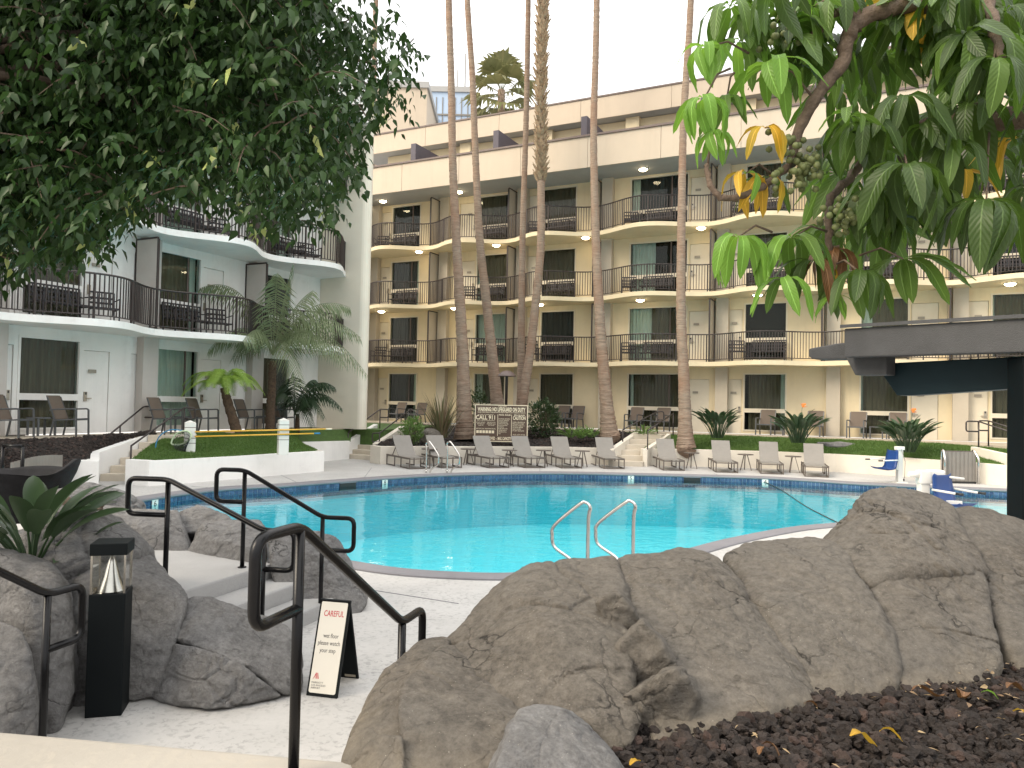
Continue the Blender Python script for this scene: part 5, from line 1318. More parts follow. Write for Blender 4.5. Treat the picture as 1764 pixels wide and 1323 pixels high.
tt_ = [D(410, 756, 22.0), D(404, 730, 22.0), D(393, 695, 22.0), D(386, 668, 22.0)]
cc = catmull([q - tb for q in tt_], 12)
MB().tube(cc, [.17 - .0018 * i + random.uniform(-.012, .012) for i in range(len(cc))], 12).build('trunk', MAT['hairbark'], tf)
for i in range(20):
    a = i * 2.4; tipd = Vector((math.cos(a) * 1.05, math.sin(a) * 1.0, 0)); k = random.uniform(.85, 1.2)
    mb = MB(); p0 = cc[-1]; p3 = p0 + tipd * k + Vector((0, 0, random.uniform(-.32, .05))); mid_ = p0.lerp(p3, .5) + Vector((0, 0, .33 + .1 * (i % 3)))
    pts = [(1 - t) ** 2 * p0 + 2 * t * (1 - t) * (mid_ * 2 - (p0 + p3) * .5) + t * t * p3 for t in map(float, np.linspace(0, 1, 15))]
    mb.tube(pts, [.012] * 8 + [.006] * 7, 4, caps=False)
    for j in range(44):
        t = .1 + .9 * j / 44; x = t * 14; q = min(13, int(x)); p = pts[q].lerp(pts[q + 1], x - q); tg = (pts[q + 1] - pts[q]).normalized(); side = tg.cross(Vector((0, 0, 1))).normalized()
        l = .25 * math.sin(math.pi * (.15 + .80 * t)) ** .7
        for s in (-1, 1):
            dd = (side * s + tg * .4 + Vector((0, 0, -.12))).normalized(); w_ = tg * .0095; e = p + dd * l + Vector((0, 0, -.25 * l)); m_ = p + dd * l * .5
            mb.add([p - w_, p + w_, m_ + w_, m_ - w_, e], [(0, 1, 2, 3), (3, 2, 4)])
    mb.build('frond', MAT['fern'], tf)
tag(MB().lathe([(0, 0), (.17, 0), (.20, .24), (.18, .24), (.17, .2), (0, .2)], D(394, 756, 21.9), 18).build('terracotta_pot', M('terracotta', (.42, .26, .17), .8)), 'short tan clay pot beside the tree fern trunk', 'pot')

# cycad in a tall white pot at the left edge
cp = thing('potted_cycad', 'yellow-green cycad at the left edge in a tall white pot', 'plant', D(-8, 752, 18.6)); cb = cp.location.copy()
MB().lathe([(0, 0), (.20, 0), (.34, 1.0), (.30, 1.0), (.28, .9), (0, .9)], (0, 0, 0), 24).build('pot', MAT['plastic_white'], cp)
mb = MB()
for i in range(26):
    a = i * 2.4; frond(mb, Vector((0, 0, .95)), Vector((math.cos(a), math.sin(a), .75 - .02 * i)), .75, 1.3, 34, .13, .010, .1, rib=.008)
mb.build('fronds', MAT['fern'], cp)

# strelitzias
def paddle(mb, base, lean, az, H, bl, bw, mi=0, bend=.5, stalk=.012):
    h = Vector((math.cos(az), math.sin(az), 0)); pts = []; q = Vector(base); n_ = 8; e = math.pi / 2 - lean
    for i in range(n_ + 1): pts.append(q.copy()); ee = e - bend * (i / n_) ** 2; q = q + (h * math.cos(ee) + Vector((0, 0, math.sin(ee)))) * (H / n_)
    mb.tube(pts, [stalk * (1 - .4 * i / n_) for i in range(n_ + 1)], 5, caps=False, mi=mi)
    s = h.cross(Vector((0, 0, 1))); s = (s * math.cos(random.uniform(-.8, .8)) + Vector((0, 0, 1)) * random.uniform(-.5, .5)).normalized()
    ee = e - bend; V = []; m_ = 9; p = pts[-1]
    for i in range(m_ + 1):
        t = i / m_; w_ = bw * math.sin(math.pi * min(1, .06 + .94 * t)) ** .7 if i < m_ else .002
        d = h * math.cos(ee) + Vector((0, 0, math.sin(ee))); nn = s.cross(d).normalized()
        V += [p - s * w_ + nn * w_ * .35, p, p + s * w_ + nn * w_ * .35]; p = p + d * (bl / m_); ee -= .07
    mb.add(V, [(i * 3 + j, i * 3 + j + 1, i * 3 + 4 + j, i * 3 + 3 + j) for i in range(m_) for j in (0, 1)], mi, True)
def strel(label, loc, n, H, bl, bw, flowers=0, seed=1, leaf_parts=False, spread=.9):
    random.seed(seed); root = thing('strelitzia', label, 'plant', loc); mb = MB()
    for i in range(n):
        a = i * 2.4 + random.uniform(-.3, .3); r_ = .22 * math.sqrt(i / n) * H; ln = spread * math.sqrt((i + .5) / n) * random.uniform(.7, 1.1)
        if leaf_parts:
            m1 = MB(); paddle(m1, Vector((math.cos(a) * r_ * .4, math.sin(a) * r_ * .4, -.05)), ln, a, H * random.uniform(.45, .75), bl * random.uniform(.8, 1.15), bw * random.uniform(.85, 1.15), bend=.35, stalk=.013); m1.build('leaf', MAT['strel'], root)
        else: paddle(mb, Vector((math.cos(a) * r_, math.sin(a) * r_, -.05)), ln, a, H * random.uniform(.5, .85), bl * random.uniform(.8, 1.15), bw, bend=.3)
    if not leaf_parts: mb.build('leaves', MAT['strel'], root)
    for i in range(flowers):
        a = 2.1 * i + .5; q = Vector((math.cos(a) * .2, math.sin(a) * .2, H + bl * random.uniform(.45, .6)))
        f = MB().tube([Vector((q.x * .4, q.y * .4, 0)), q], .008, 5).build('flower_stalk', MAT['shrub'], root)
        m1 = MB()
        for k in range(5): m1.add([q, q + Vector((.05 * (k - 2), .02, .16)), q + Vector((.05 * (k - 2) + .035, 0, .10))], [(0, 1, 2)])
        m1.add([q, q + Vector((.2, 0, .03)), q + Vector((.02, 0, .04))], [(0, 1, 2)])
        m1.build('flower', MAT['orange'], root)
    return root
strel('bird-of-paradise clump left of the door, nearest the big palm', D(1236, 752, 26.5), 60, .85, .5, .07, 0, 3, False, .5)
strel('bird-of-paradise clump in front of the armchair, second on the right lawn', D(1374, 760, 25.2), 70, .85, .52, .07, 1, 4, False, .55)
strel('bird-of-paradise clump with an orange flower, behind the white pool lift post', D(1564, 776, 23.6), 74, .88, .54, .07, 1, 5, False, .55)
strel('large-leaved dark plant on the boulders at the left edge', D(55, 972, 5.4), 25, .58, .50, .072, 0, 9, True, .72)
strel('small strappy plant low between the boulders left of the bollard lamp', D(120, 968, 5.7), 8, .18, .42, .05, 0, 13, True, 1.4)
# flax
random.seed(4)
fx = thing('flax_plant', 'tall spiky flax plant left of the nearest palm trunk', 'plant', D(760, 754, 26.6)); mb = MB()
for i in range(95):
    a = random.uniform(0, 6.28); ln = random.uniform(.02, .62) ** 1.0; H = random.uniform(.9, 1.75); q = Vector((math.cos(a), math.sin(a), 0)) * random.uniform(0, .22)
    h = Vector((math.cos(a), math.sin(a), 0)); s = Vector((-h.y, h.x, 0)); w_ = random.uniform(.022, .038); V = []; p = q.copy(); e = math.pi / 2 - ln
    for k in range(6):
        t = k / 5; ww = w_ * (1 - t ** 2 * .9); V += [p - s * ww, p + s * ww]; p = p + (h * math.cos(e) + Vector((0, 0, math.sin(e)))) * H / 5; e -= random.uniform(.02, .13)
    mb.add(V, [(2 * k, 2 * k + 1, 2 * k + 3, 2 * k + 2) for k in range(5)])
mb.build('blades', MAT['flax'], fx)
# shrubs
def shrub(label, loc, rx, rz, n, ls, mat_, flowers=0, seed=1, name='shrub'):
    g = np.random.default_rng(seed); root = thing(name, label, 'shrub', loc)
    d = g.normal(size=(n, 3)); d /= np.linalg.norm(d, axis=1)[:, None]; rr = g.uniform(.35, 1.0, n) ** .6
    lump = 1 + .28 * vnoise(d * 2.6 + seed, seed)
    p = d * (rr * lump)[:, None] * np.array([rx, rx, rz]) + np.array([0, 0, rz * .95]); sz = g.uniform(.7, 1.2, n) * ls
    V, Fc = leaves_np(p, d + np.array([0, 0, .5]) + g.normal(0, .5, (n, 3)), sz, sz * .42, np.array([0, 0, 1.]) + g.normal(0, .5, (n, 3)))
    link('foliage', np_mesh('foliage', V, Fc, MAT[mat_]), root)
    mb = MB()
    for i in range(14): mb.tube([Vector((0, 0, -.05)), Vector(p[i] * .5), Vector(p[i])], [.014, .01, .005], 4, caps=False)
    mb.build('stems', MAT['twig'], root)
    if flowers:
        mb = MB()
        for i in range(flowers):
            q = Vector(d[i + 20] * lump[i + 20] * np.array([rx, rx, rz])) + Vector((0, 0, rz * .95))
            for k in range(5): mb.add([q, q + Vector((.05 * math.cos(k * 1.26), .05 * math.sin(k * 1.26), .02)), q + Vector((.05 * math.cos(k * 1.26 + .7), .05 * math.sin(k * 1.26 + .7), .02))], [(0, 1, 2)])
        tag(mb.build('flowers', MAT['flower'], root), kind='stuff')
    return root
shrub('dark oleander shrub with white flowers right of the warning sign', D(936, 752, 28.6), .62, .72, 1500, .13, 'shrub', 40, 2)
shrub('dark leafy shrub behind the left edge of the warning sign', D(822, 745, 29.6), .55, .85, 900, .12, 'shrub', 8, 3)
shrub('small rounded grey-green shrub beside the middle steps', D(709, 764, 25.8), .40, .46, 1300, .085, 'agap', 0, 4)
for i, (px, py, d_, r_) in enumerate(((982, 752, 27.3, .34), (1000, 753, 27.2, .34), (1018, 752, 27.6, .34), (1110, 750, 27.4, .3))):
    random.seed(40 + i); root = thing('strappy_plant', ['bright strappy plant left of three by the fifth lounger', 'bright strappy plant middle of three under the chairs', 'bright strappy plant next to the leaning palm foot', 'small bright strappy plant beside the right-hand steps'][i], 'plant', D(px, py, d_)); mb = MB()
    for k in range(46):
        a = random.uniform(0, 6.28); paddle(mb, Vector((math.cos(a) * .08, math.sin(a) * .08, -.03)), random.uniform(.2, 1.0), a, .14, random.uniform(.28, .5), .022, bend=.3, stalk=.008)
    mb.build('leaves', MAT['agap'], root)

# ================================================================ POOL FURNITURE
def make_lounger():
    r = thing('lounger', '', 'lounger'); W_, L_0 = .65, 1.95      # foot towards -Y, origin at the middle
    for s in (-1, 1):
        x = s * W_ / 2; mb = MB()
        mb.beam((x, -.97, .31), (x, .95, .31), .035, .055); mb.beam((x, -.97, .02), (x, -.25, .02), .03, .035)
        mb.beam((x, .95, .02), (x, .25, .02), .03, .035)
        mb.beam((x, -.955, .0), (x, -.955, .285), .03, .04); mb.beam((x, .935, .0), (x, .935, .285), .03, .04)
        mb.beam((x, -.26, .0), (x, -.26, .285), .03, .04); mb.beam((x, .26, .0), (x, .26, .285), .03, .04)
        mb.build('side_frame', MAT['frame'], r, bevel=.006)
    for y, z in ((-.955, .30), (.935, .30), (-.1, .30), (-.955, .02)): MB().beam((-W_ / 2 + .02, y, z), (W_ / 2 - .02, y, z), .03, .03).build('cross_bar', MAT['frame'], r)
    a = rad(48); hy, hz = .04, .345; bl = .80
    mb = MB(); up = Vector((0, math.cos(a), math.sin(a))); n_ = 8; V = []
    for i in range(n_ + 1):
        t = i / n_; sagz = -.03 * math.sin(math.pi * t); q = Vector((0, hy, hz)) + up * bl * t + Vector((0, -math.sin(a), math.cos(a))) * sagz
        V += [q + Vector((-W_ / 2 + .03, 0, 0)), q + Vector((W_ / 2 - .03, 0, 0))]
    b_ = [v + Vector((0, .02, -.008)) for v in V]; m_ = len(V)
    fs = [(2 * i, 2 * i + 1, 2 * i + 3, 2 * i + 2) for i in range(n_)] + [(m_ + 2 * i + 1, m_ + 2 * i, m_ + 2 * i + 2, m_ + 2 * i + 3) for i in range(n_)]
    fs += [(2 * i, 2 * i + 2, m_ + 2 * i + 2, m_ + 2 * i) for i in range(n_)] + [(2 * i + 1, m_ + 2 * i + 1, m_ + 2 * i + 3, 2 * i + 3) for i in range(n_)] + [(0, m_, m_ + 1, 1), (m_ - 2, m_ - 1, 2 * m_ - 1, 2 * m_ - 2)]
    mb.add(V + b_, fs).build('back_sling', MAT['sling'], r)
    V = []
    for i in range(9):
        t = i / 8; y = -.94 + .98 * t; z = .345 - .028 * math.sin(math.pi * t); V += [(-W_ / 2 + .03, y, z), (W_ / 2 - .03, y, z)]
    b_ = [(x, y, z - .016) for x, y, z in V]; m_ = len(V)
    fs = [(2 * i, 2 * i + 1, 2 * i + 3, 2 * i + 2) for i in range(8)] + [(m_ + 2 * i + 1, m_ + 2 * i, m_ + 2 * i + 2, m_ + 2 * i + 3) for i in range(8)]
    fs += [(2 * i, 2 * i + 2, m_ + 2 * i + 2, m_ + 2 * i) for i in range(8)] + [(2 * i + 1, m_ + 2 * i + 1, m_ + 2 * i + 3, 2 * i + 3) for i in range(8)] + [(0, m_, m_ + 1, 1), (m_ - 2, m_ - 1, 2 * m_ - 1, 2 * m_ - 2)]
    MB().add(V, []).add([], [])
    MB().add(V + b_, fs).build('seat_sling', MAT['sling'], r)
    e = Vector((0, hy, hz)) + up * bl
    nb = Vector((0, .045, -.04)); MB().beam(e - up * .3 + Vector((.2, 0, 0)) + nb, (.2, .75, .33), .02).beam(e - up * .3 + Vector((-.2, 0, 0)) + nb, (-.2, .75, .33), .02).build('back_brace', MAT['frame'], r)
    return r
lg = make_lounger()
spots = [(723, 808, .5), (778, 806.5, .45), (860, 806.5, .42), (922, 806.5, .33), (985, 807, .22), (1058, 808, .11), (1161, 811, .0), (1252, 814.5, -.13), (1330, 817, -.24), (1407, 822, -.3)]
lname = ['leftmost grey sling lounger beside the middle steps', 'grey sling lounger seen through the chrome ladder rails', 'grey sling lounger below the left half of the warning sign',
         'grey sling lounger below the right half of the warning sign', 'grey sling lounger in front of the bright strappy plants', 'grey sling lounger in front of the leaning palm foot',
         'grey sling lounger in front of the flared palm foot', 'grey sling lounger in front of the lawn between two round tables', 'grey sling lounger second from the right end of the row', 'rightmost grey sling lounger, nearest the stone slab']
for i, (px, py, fx_) in enumerate(spots):
    fdir = Vector((fx_, -math.sqrt(1 - fx_ * fx_), 0)); LR = math.atan2(fdir.y, fdir.x) + math.pi / 2
    o = lg if i == 0 else dup(lg, (0, 0, 0)); o.location = P(px, py, 0) - fdir * .955; o.rotation_euler.z = LR
    o['label'] = lname[i]; o['group'] = 'grey loungers along the far pool edge'
def make_table():
    r = thing('side_table', '', 'table')
    MB().lathe([(0, .50), (.25, .50), (.255, .512), (.25, .525), (0, .525)], (0, 0, 0), 24).build('top', MAT['frame'], r)
    for k in range(3):
        a = k * 2.094 + .5; MB().beam((math.cos(a) * .06, math.sin(a) * .06, .50), (math.cos(a) * .2, math.sin(a) * .2, 0), .03, .018).build('leg', MAT['frame'], r)
    return r
tb_ = make_table()
tspots = [(739, 801), (806, 801), (877, 803), (936, 803), (1003, 804), (1191, 807), (1284, 810), (1366, 814)]
tn = ['small round table behind the left chrome ladder rail', 'small round table right of the chrome ladder', 'small round table below the middle of the warning sign', 'small round table below the oleander shrub',
      'small round table left of the sixth lounger', 'small round table just right of the flared palm foot', 'small round table between two loungers before the right lawn', 'small round table left of the last lounger']
for i, (px, py) in enumerate(tspots):
    o = tb_ if i == 0 else dup(tb_, (0, 0, 0)); o.location = P(px, py, 0); o.rotation_euler.z = random.uniform(0, 2); o['label'] = tn[i]; o['group'] = 'small round tables between the loungers'

def make_armchair(name, fm, sm, label=''):
    r = thing(name, label, 'chair'); w_ = .60
    for s in (-1, 1):
        x = s * (w_ / 2 - .02); mb = MB()
        mb.beam((x, -.30, 0), (x, -.28, .62), .045, .03); mb.beam((x, .30, 0), (x, .22, .42), .04, .03)
        pts = fillet([Vector((x, -.28, .62)), Vector((x, -.24, .645)), Vector((x, .27, .62)), Vector((x, .33, .60))], .05)
        mb.tube(pts, .02, 6); mb.beam((x, -.28, .40), (x, .24, .37), .035, .03)
        mb.beam((x, .2, .36), (x, .40, .92), .03, .03)
        mb.build('side_frame', MAT[fm], r)
    MB().beam((-w_ / 2 + .05, -.28, .395), (w_ / 2 - .05, -.28, .395), .03, .05).build('front_bar', MAT[fm], r)
    MB().add([(-.26, -.29, .42), (.26, -.29, .42), (.26, .0, .395), (-.26, 0, .395), (.26, .24, .39), (-.26, .24, .39), (-.26, -.29, .40), (.26, -.29, .40), (.26, .0, .375), (-.26, 0, .375), (.26, .24, .37), (-.26, .24, .37)],
             [(0, 1, 2, 3), (3, 2, 4, 5), (7, 6, 9, 8), (8, 9, 11, 10), (0, 6, 7, 1), (5, 4, 10, 11), (0, 3, 9, 6), (3, 5, 11, 9), (1, 7, 8, 2), (2, 8, 10, 4)]).build('seat', MAT[sm], r)
    mb = MB(); mb.slab([(-.265, .19, .40), (.265, .19, .40), (.275, .41, .95), (-.275, .41, .95)], (0, .022, -.006)); mb.build('backrest', MAT[sm], r)
    return r
def make_lowtable():
    r = thing('side_table', '', 'table')
    MB().bx(-.23, .23, -.23, .23, .40, .43).build('top', MAT['pewter'], r, bevel=.005)
    for a in (-1, 1):
        for b in (-1, 1): MB().bx(a * .2 - .02, a * .2 + .02, b * .2 - .02, b * .2 + .02, 0, .399).build('leg', MAT['pewter'], r)
    return r
ac = make_armchair('armchair', 'pewter', 'brownsling'); lt = make_lowtable(); first = [True, True]
def place(proto, idx, loc, rz, label, group):
    o = proto if first[idx] else dup(proto, loc); first[idx] = False
    o.location = loc; o.rotation_euler.z = rz; o['label'] = label; o['group'] = group; return o
for FC, px, lab, dr in ((FL, 24, 'brown armchair at the far left beside the white pot', .5), (FL, 122, 'brown armchair below the dark window of the left wing', .5), (FL, 288, 'brown armchair left of the pair below the teal curtain', .35), (FL, 352, 'brown armchair behind the tree fern', .35), (FL, 432, 'brown armchair just left of the kentia trunk', .3), (FL, 487, 'brown armchair just right of the kentia trunk', .3),
                         (FB, 684, 'brown armchair behind the middle stair rail, left of a pair', .3), (FB, 719, 'brown armchair beside the flax plant', .3), (FB, 965, 'brown armchair behind the oleander, left of a pair', .2), (FB, 990, 'brown armchair behind the strappy plants', .2), (FB, 1092, 'brown armchair behind the rail of the right steps', .1), (FB, 1138, 'brown armchair hidden partly by the flared palm', .1),
                         (FB, 1319, 'brown armchair between the two bird-of-paradise clumps', 0), (FB, 1402, 'brown armchair behind the second bird-of-paradise clump', 0), (FB, 1476, 'brown armchair below the window left of the flower clump', -.1), (FB, 1545, 'brown armchair behind the flowering clump', -.1)):
    vv = 1.05 if FC is FL else .75; u_ = FC.u(px, vv); place(ac, 0, FC.pt(u_, vv, TZ), FC.rz + (dr if FC is FL else -.12), lab, 'brown armchairs on the ground-floor terrace')
for FC, px, lab in ((FL, 73, 'low metal table between the two armchairs at the far left'), (FL, 322, 'low metal table between the armchairs below the teal curtain'), (FL, 460, 'low metal table behind the kentia trunk'), (FB, 702, 'low metal table between armchairs beyond the middle steps'), (FB, 978, 'low metal table between armchairs beyond the oleander'), (FB, 1115, 'low metal table between armchairs beyond the right steps'), (FB, 1360, 'low metal table behind the second bird-of-paradise clump'), (FB, 1510, 'low metal table left of the flowering clump')):
    u_ = FC.u(px, .7); place(lt, 1, FC.pt(u_, .7, TZ), FC.rz, lab, 'low metal tables between terrace armchairs')

# balcony seats: lattice loveseat and chair
def make_lattice(name, w_):
    r = thing(name, '', 'bench' if w_ > .9 else 'chair')
    mb = MB()
    for s in (-1, 1):
        x = s * w_ / 2; mb.beam((x, -.27, 0), (x, -.27, .62), .03); mb.beam((x, .25, 0), (x, .34, .86), .03)
        mb.tube(fillet([Vector((x, -.27, .62)), Vector((x, -.3, .66)), Vector((x, .2, .64)), Vector((x, .3, .66))], .04), .016, 5); mb.beam((x, -.27, .4), (x, .26, .4), .03)
    mb.beam((-w_ / 2, .34, .86), (w_ / 2, .34, .86), .04); mb.beam((-w_ / 2, .27, .46), (w_ / 2, .27, .46), .03); mb.beam((-w_ / 2, -.27, .40), (w_ / 2, -.27, .40), .03)
    mb.build('frame', MAT['dkmetal'], r)
    mb = MB(); k = int(w_ / .085)
    for i in range(1, k): x = -w_ / 2 + w_ * i / k; mb.beam((x, .272, .47), (x, .338, .845), .034, .012, up=Vector((0, 1, 0)))
    for z in (.58, .71): y = .272 + (z - .47) * .176; mb.beam((-w_ / 2 + .015, y + .012, z), (w_ / 2 - .015, y + .012, z), .012, .05)
    mb.build('back_lattice', MAT['dkmetal'], r)
    mb = MB(); k = 6
    for i in range(k): y = -.24 + .48 * i / (k - 1); mb.bx(-w_ / 2 + .016, w_ / 2 - .016, y - .035, y + .035, .405, .42)
    mb.build('seat', MAT['dkmetal'], r)
    return r
sofa, bch = make_lattice('loveseat', 1.25), make_lattice('armchair', .58); first2 = {0: True, 1: True}
def placeb(i, loc, rz, label, group):
    pr = (sofa, bch)[i]; o = pr if first2[i] else dup(pr, loc); first2[i] = False
    o.location = loc; o.rotation_euler.z = rz; o['label'] = label; o['group'] = group
fl_n = ['first-floor', 'second-floor', 'third-floor']; ordn = ['first', 'second', 'third', 'fourth', 'fifth', 'sixth', 'seventh', 'eighth']
for k in range(3):
    for i, (a, b, _) in enumerate(bays[:7]):
        c_ = (a + b) / 2 + random.uniform(-.1, .1)
        placeb(0, FB.pt(c_ + .15, .52, ZF[k + 1]), FB.rz + random.uniform(-.08, .08), f'dark lattice loveseat on the cream-lit wing {fl_n[k]} balcony, {ordn[i]} bay from the left', 'dark loveseats on the balconies')
        if (i + k) % 2 == 0 or i == 3:
            placeb(1, FB.pt(c_ - .95, .62, ZF[k + 1]), FB.rz + .35, f'dark lattice armchair on the cream-lit wing {fl_n[k]} balcony, {ordn[i]} bay from the left', 'dark lattice armchairs on the balconies')
    for i, (a, b) in enumerate(lb[2:]):
        c_ = (a + b) / 2
        placeb(0, FL.pt(c_ - .1, .55, ZF[k + 1]), FL.rz + random.uniform(-.06, .06), f'dark lattice loveseat on the white wing {fl_n[k]} balcony, {ordn[i]} bay from the left', 'dark loveseats on the balconies')
        placeb(1, FL.pt(c_ + .95, .62, ZF[k + 1]), FL.rz - .4, f'dark lattice armchair on the white wing {fl_n[k]} balcony, {ordn[i]} bay from the left', 'dark lattice armchairs on the balconies')

# ceiling lights
def make_light():
    r = thing('ceiling_light', '', 'light')
    MB().lathe([(0, .0), (.19, .0), (.19, -.03), (.17, -.035)], (0, 0, 0), 20).build('rim', MAT['plastic_white'], r)
    MB().lathe([(.17, -.034), (.15, -.07), (.09, -.10), (0, -.112)], (0, 0, 0), 20).build('diffuser', MAT['lit'], r)
    return r
cl = make_light(); fl_ = True; names = ['ground-floor', 'first-floor', 'second-floor', 'top-floor']
lights = [(3, [(660, 338), (791, 322), (1108, 282), (1365, 258)]), (2, [(722, 432), (855, 422), (1009, 408), (1208, 391), (1480, 372)]), (1, [(657, 537), (783, 530), (930, 527), (1103, 517), (1305, 509), (1520, 500), (1740, 512)]), (0, [(860, 645)])]
for lev, ps in lights[:3]:
    zc = [ZF[1] - .17, ZF[2] - .17, ZF[3] - .17, SOFF][lev]
    for i, (px, py) in enumerate(ps):
        u_ = FB.u(px, .95, py); o = cl if fl_ else dup(cl, (0, 0, 0)); fl_ = False
        o.location = FB.pt(u_, .95, zc - .002); o['label'] = f'lit ceiling light over the cream-lit wing {names[lev]} balcony, {ordn[i]} from the left'; o['group'] = 'lit ceiling lights under the balconies'
# ================================================================ SIGNS
def text(root, body, o, xd, yd, size, mat_, align='CENTER', name='lettering', bold=0, sx=1.0, ext=.001, fit=None):
    cu = bpy.data.curves.new(name, 'FONT'); cu.body = body; cu.size = size; cu.align_x = align; cu.align_y = 'CENTER'; cu.extrude = ext; cu.offset = bold; cu.resolution_u = 3
    ob = bpy.data.objects.new(name, cu); me = bpy.data.meshes.new_from_object(ob); bpy.data.objects.remove(ob); bpy.data.curves.remove(cu)
    me.name = name; me.materials.clear(); me.materials.append(MAT[mat_])
    if fit:
        xs = [v.co.x for v in me.vertices]; k = fit / max(1e-6, max(xs) - min(xs))
        for v in me.vertices: v.co.x *= k
    ob = link(name, me, root)
    x = Vector(xd).normalized(); y = Vector(yd).normalized(); z = x.cross(y); x = x * sx
    ob.matrix_local = Matrix(((x.x, y.x, z.x, o[0]), (x.y, y.y, z.y, o[1]), (x.z, y.z, z.z, o[2]), (0, 0, 0, 1))); return ob
# warning sign
sd_ = 26.4
s00, s10 = D(817, 760, sd_), D(908.5, 760, sd_ - .15); sW = (s10 - s00).length; sH = 63.5 / F * sd_
ws = thing('warning_sign', 'large brown pool warning sign with cream lettering, standing in the dark bed', 'sign', s00, math.atan2((s10 - s00).y, (s10 - s00).x))
MB().bx(0, sW, 0, .03, 0, sH).build('panel', MAT['signbrown'], ws, bevel=.01)
mb = MB(); t_ = .028
mb.bx(.0, sW, -.008, -.001, 0, t_); mb.bx(0, sW, -.008, -.001, sH - t_, sH); mb.bx(0, t_, -.008, -.001, t_, sH - t_); mb.bx(sW - t_, sW, -.008, -.001, t_, sH - t_)
mb.build('border', MAT['signcream'], ws)
for x in (.35, sW - .35): MB().bx(x - .04, x + .04, .031, .09, -.75, sH * .8).build('post', MAT['signcream'], ws)
X_, Z_ = (1, 0, 0), (0, 0, 1)
def T(b, x, z, s, **k): return text(ws, b, (x * sW, -.003, z * sH), X_, Z_, s, 'signcream', **k)
T('Marriott', .52, .965, .085)
T('WARNING: NO LIFEGUARD ON DUTY', .5, .868, .19, bold=.007, fit=sW * .9)
T('CHILDREN UNDER THE AGE OF 14 SHALL NOT USE POOL WITHOUT A PARENT OR ADULT GUARDIAN IN ATTENDANCE', .5, .79, .040, bold=.001, fit=sW * .9)
T('IN CASE OF EMERGENCY', .21, .725, .05, fit=sW * .3); T('CALL 911', .21, .645, .20, bold=.005, fit=sW * .36); T('DIAL 77 FROM HOUSE PHONE', .21, .565, .045, fit=sW * .33)
T('POOL HOURS\n6:00 AM TO\n10:00 PM', .115, .475, .05, fit=sW * .165); T('PERSONS WITH\nDIARRHEA SHALL\nNOT ENTER', .315, .475, .048, fit=sW * .17)
T('ARTIFICIAL RESPIRATION', .21, .345, .06, fit=sW * .37)
for i in range(6):
    x = (.035 + .058 * i) * sW; MB().bx(x, x + .085, -.006, -.002, .225 * sH, .30 * sH).build('diagram', MAT['signcream'], ws)
T('POOL RULES', .565, .725, .065, bold=.002, fit=sW * .22); T('SPA RULES', .84, .725, .06, bold=.002, fit=sW * .2); T('CAUTION', .84, .645, .17, bold=.005, fit=sW * .235)
T('NO RUNNING OR PUSHING\nNO GLASS CONTAINERS\nSHOWER BEFORE USE\nNO PETS IN POOL AREA\nNO FOOD OR DRINK\nIN THE POOL\nPROPER SWIM ATTIRE\nCHILDREN MUST BE\nSUPERVISED AT ALL\nTIMES', .448, .42, .056, align='LEFT', fit=sW * .22)
T('ELDERLY PERSONS OR\nPREGNANT WOMEN\nSHOULD CONSULT A\nPHYSICIAN BEFORE\nUSING THE SPA\nDO NOT USE ALONE', .715, .42, .058, align='LEFT', fit=sW * .23)
T('POOL & SPA HOURS', .84, .20, .06, fit=sW * .23)
T('NO DIVING ALLOWED  -  MAX. CAPACITY: POOL 97  SPA 12', .5, .085, .15, bold=.005, fit=sW * .92)
for x in (.435, .695): MB().bx(x * sW - .008, x * sW + .008, -.006, -.002, .16 * sH, .74 * sH).build('rule_line', MAT['signcream'], ws)
# wet floor A-frame sign
A_, B_, C_ = P(527, 1198, 0), P(580, 1204, 0), P(619, 1168, 0)
base = (A_ + B_ + C_ + C_ + (A_ - B_)) / 4; base.z = 0; Dd = C_ + (A_ - B_)
As = thing('wet_floor_sign', 'black folding sign with an ivory face reading CAREFUL on the white floor', 'sign', base)
hA = .605
TL = (A_ + Dd) / 2 + Vector((0, 0, hA)) - base; TR = (B_ + C_) / 2 + Vector((0, 0, hA)) - base
# lean the apex so that it sits over the front face as in the photo
a0, b0, c0_, d0 = A_ - base, B_ - base, C_ - base, Dd - base
xdir = (b0 - a0).normalized()
fn = (b0 - a0).cross(TL - a0).normalized()
if fn.y > 0: fn = -fn
MB().slab([a0, b0, TR, TL], -fn * .022).build('front_board', MAT['post'], As, bevel=.004)
bn = (c0_ - d0).cross(TL - d0).normalized()
if bn.y < 0: bn = -bn
MB().slab([d0, c0_, TR + bn * .004, TL + bn * .004], -bn * .018).build('back_board', MAT['post'], As, bevel=.004)
ydir = ((TL + TR) / 2 - (a0 + b0) / 2).normalized(); Wd = (b0 - a0).length; Hd = ((TL + TR) / 2 - (a0 + b0) / 2).length
def fpt(u, v, k): return a0.lerp(b0, u) + (TL.lerp(TR, u) - a0.lerp(b0, u)) * v + fn * k
def rr(u0, u1, v0, v1, r):
    out = []
    for cx, cy, s in ((u1 - r, v0 + r * Wd / Hd, -90), (u1 - r, v1 - r * Wd / Hd, 0), (u0 + r, v1 - r * Wd / Hd, 90), (u0 + r, v0 + r * Wd / Hd, 180)):
        for k in range(5): a = rad(s + 22.5 * k); out.append((cx + r * math.cos(a), cy + r * Wd / Hd * math.sin(a)))
    return out
MB().slab([fpt(u, v, .0015) for u, v in rr(.065, .935, .035, .975, .06)], fn * .0015).build('face_panel', MAT['asign'], As)
def FT(b, u, v, s, m_, **k): return text(As, b, fpt(u, v, .0034), xdir, ydir, s, m_, ext=.0004, **k)
FT('CAREFUL', .52, .845, .055, 'red', bold=.0006, fit=Wd * .66)
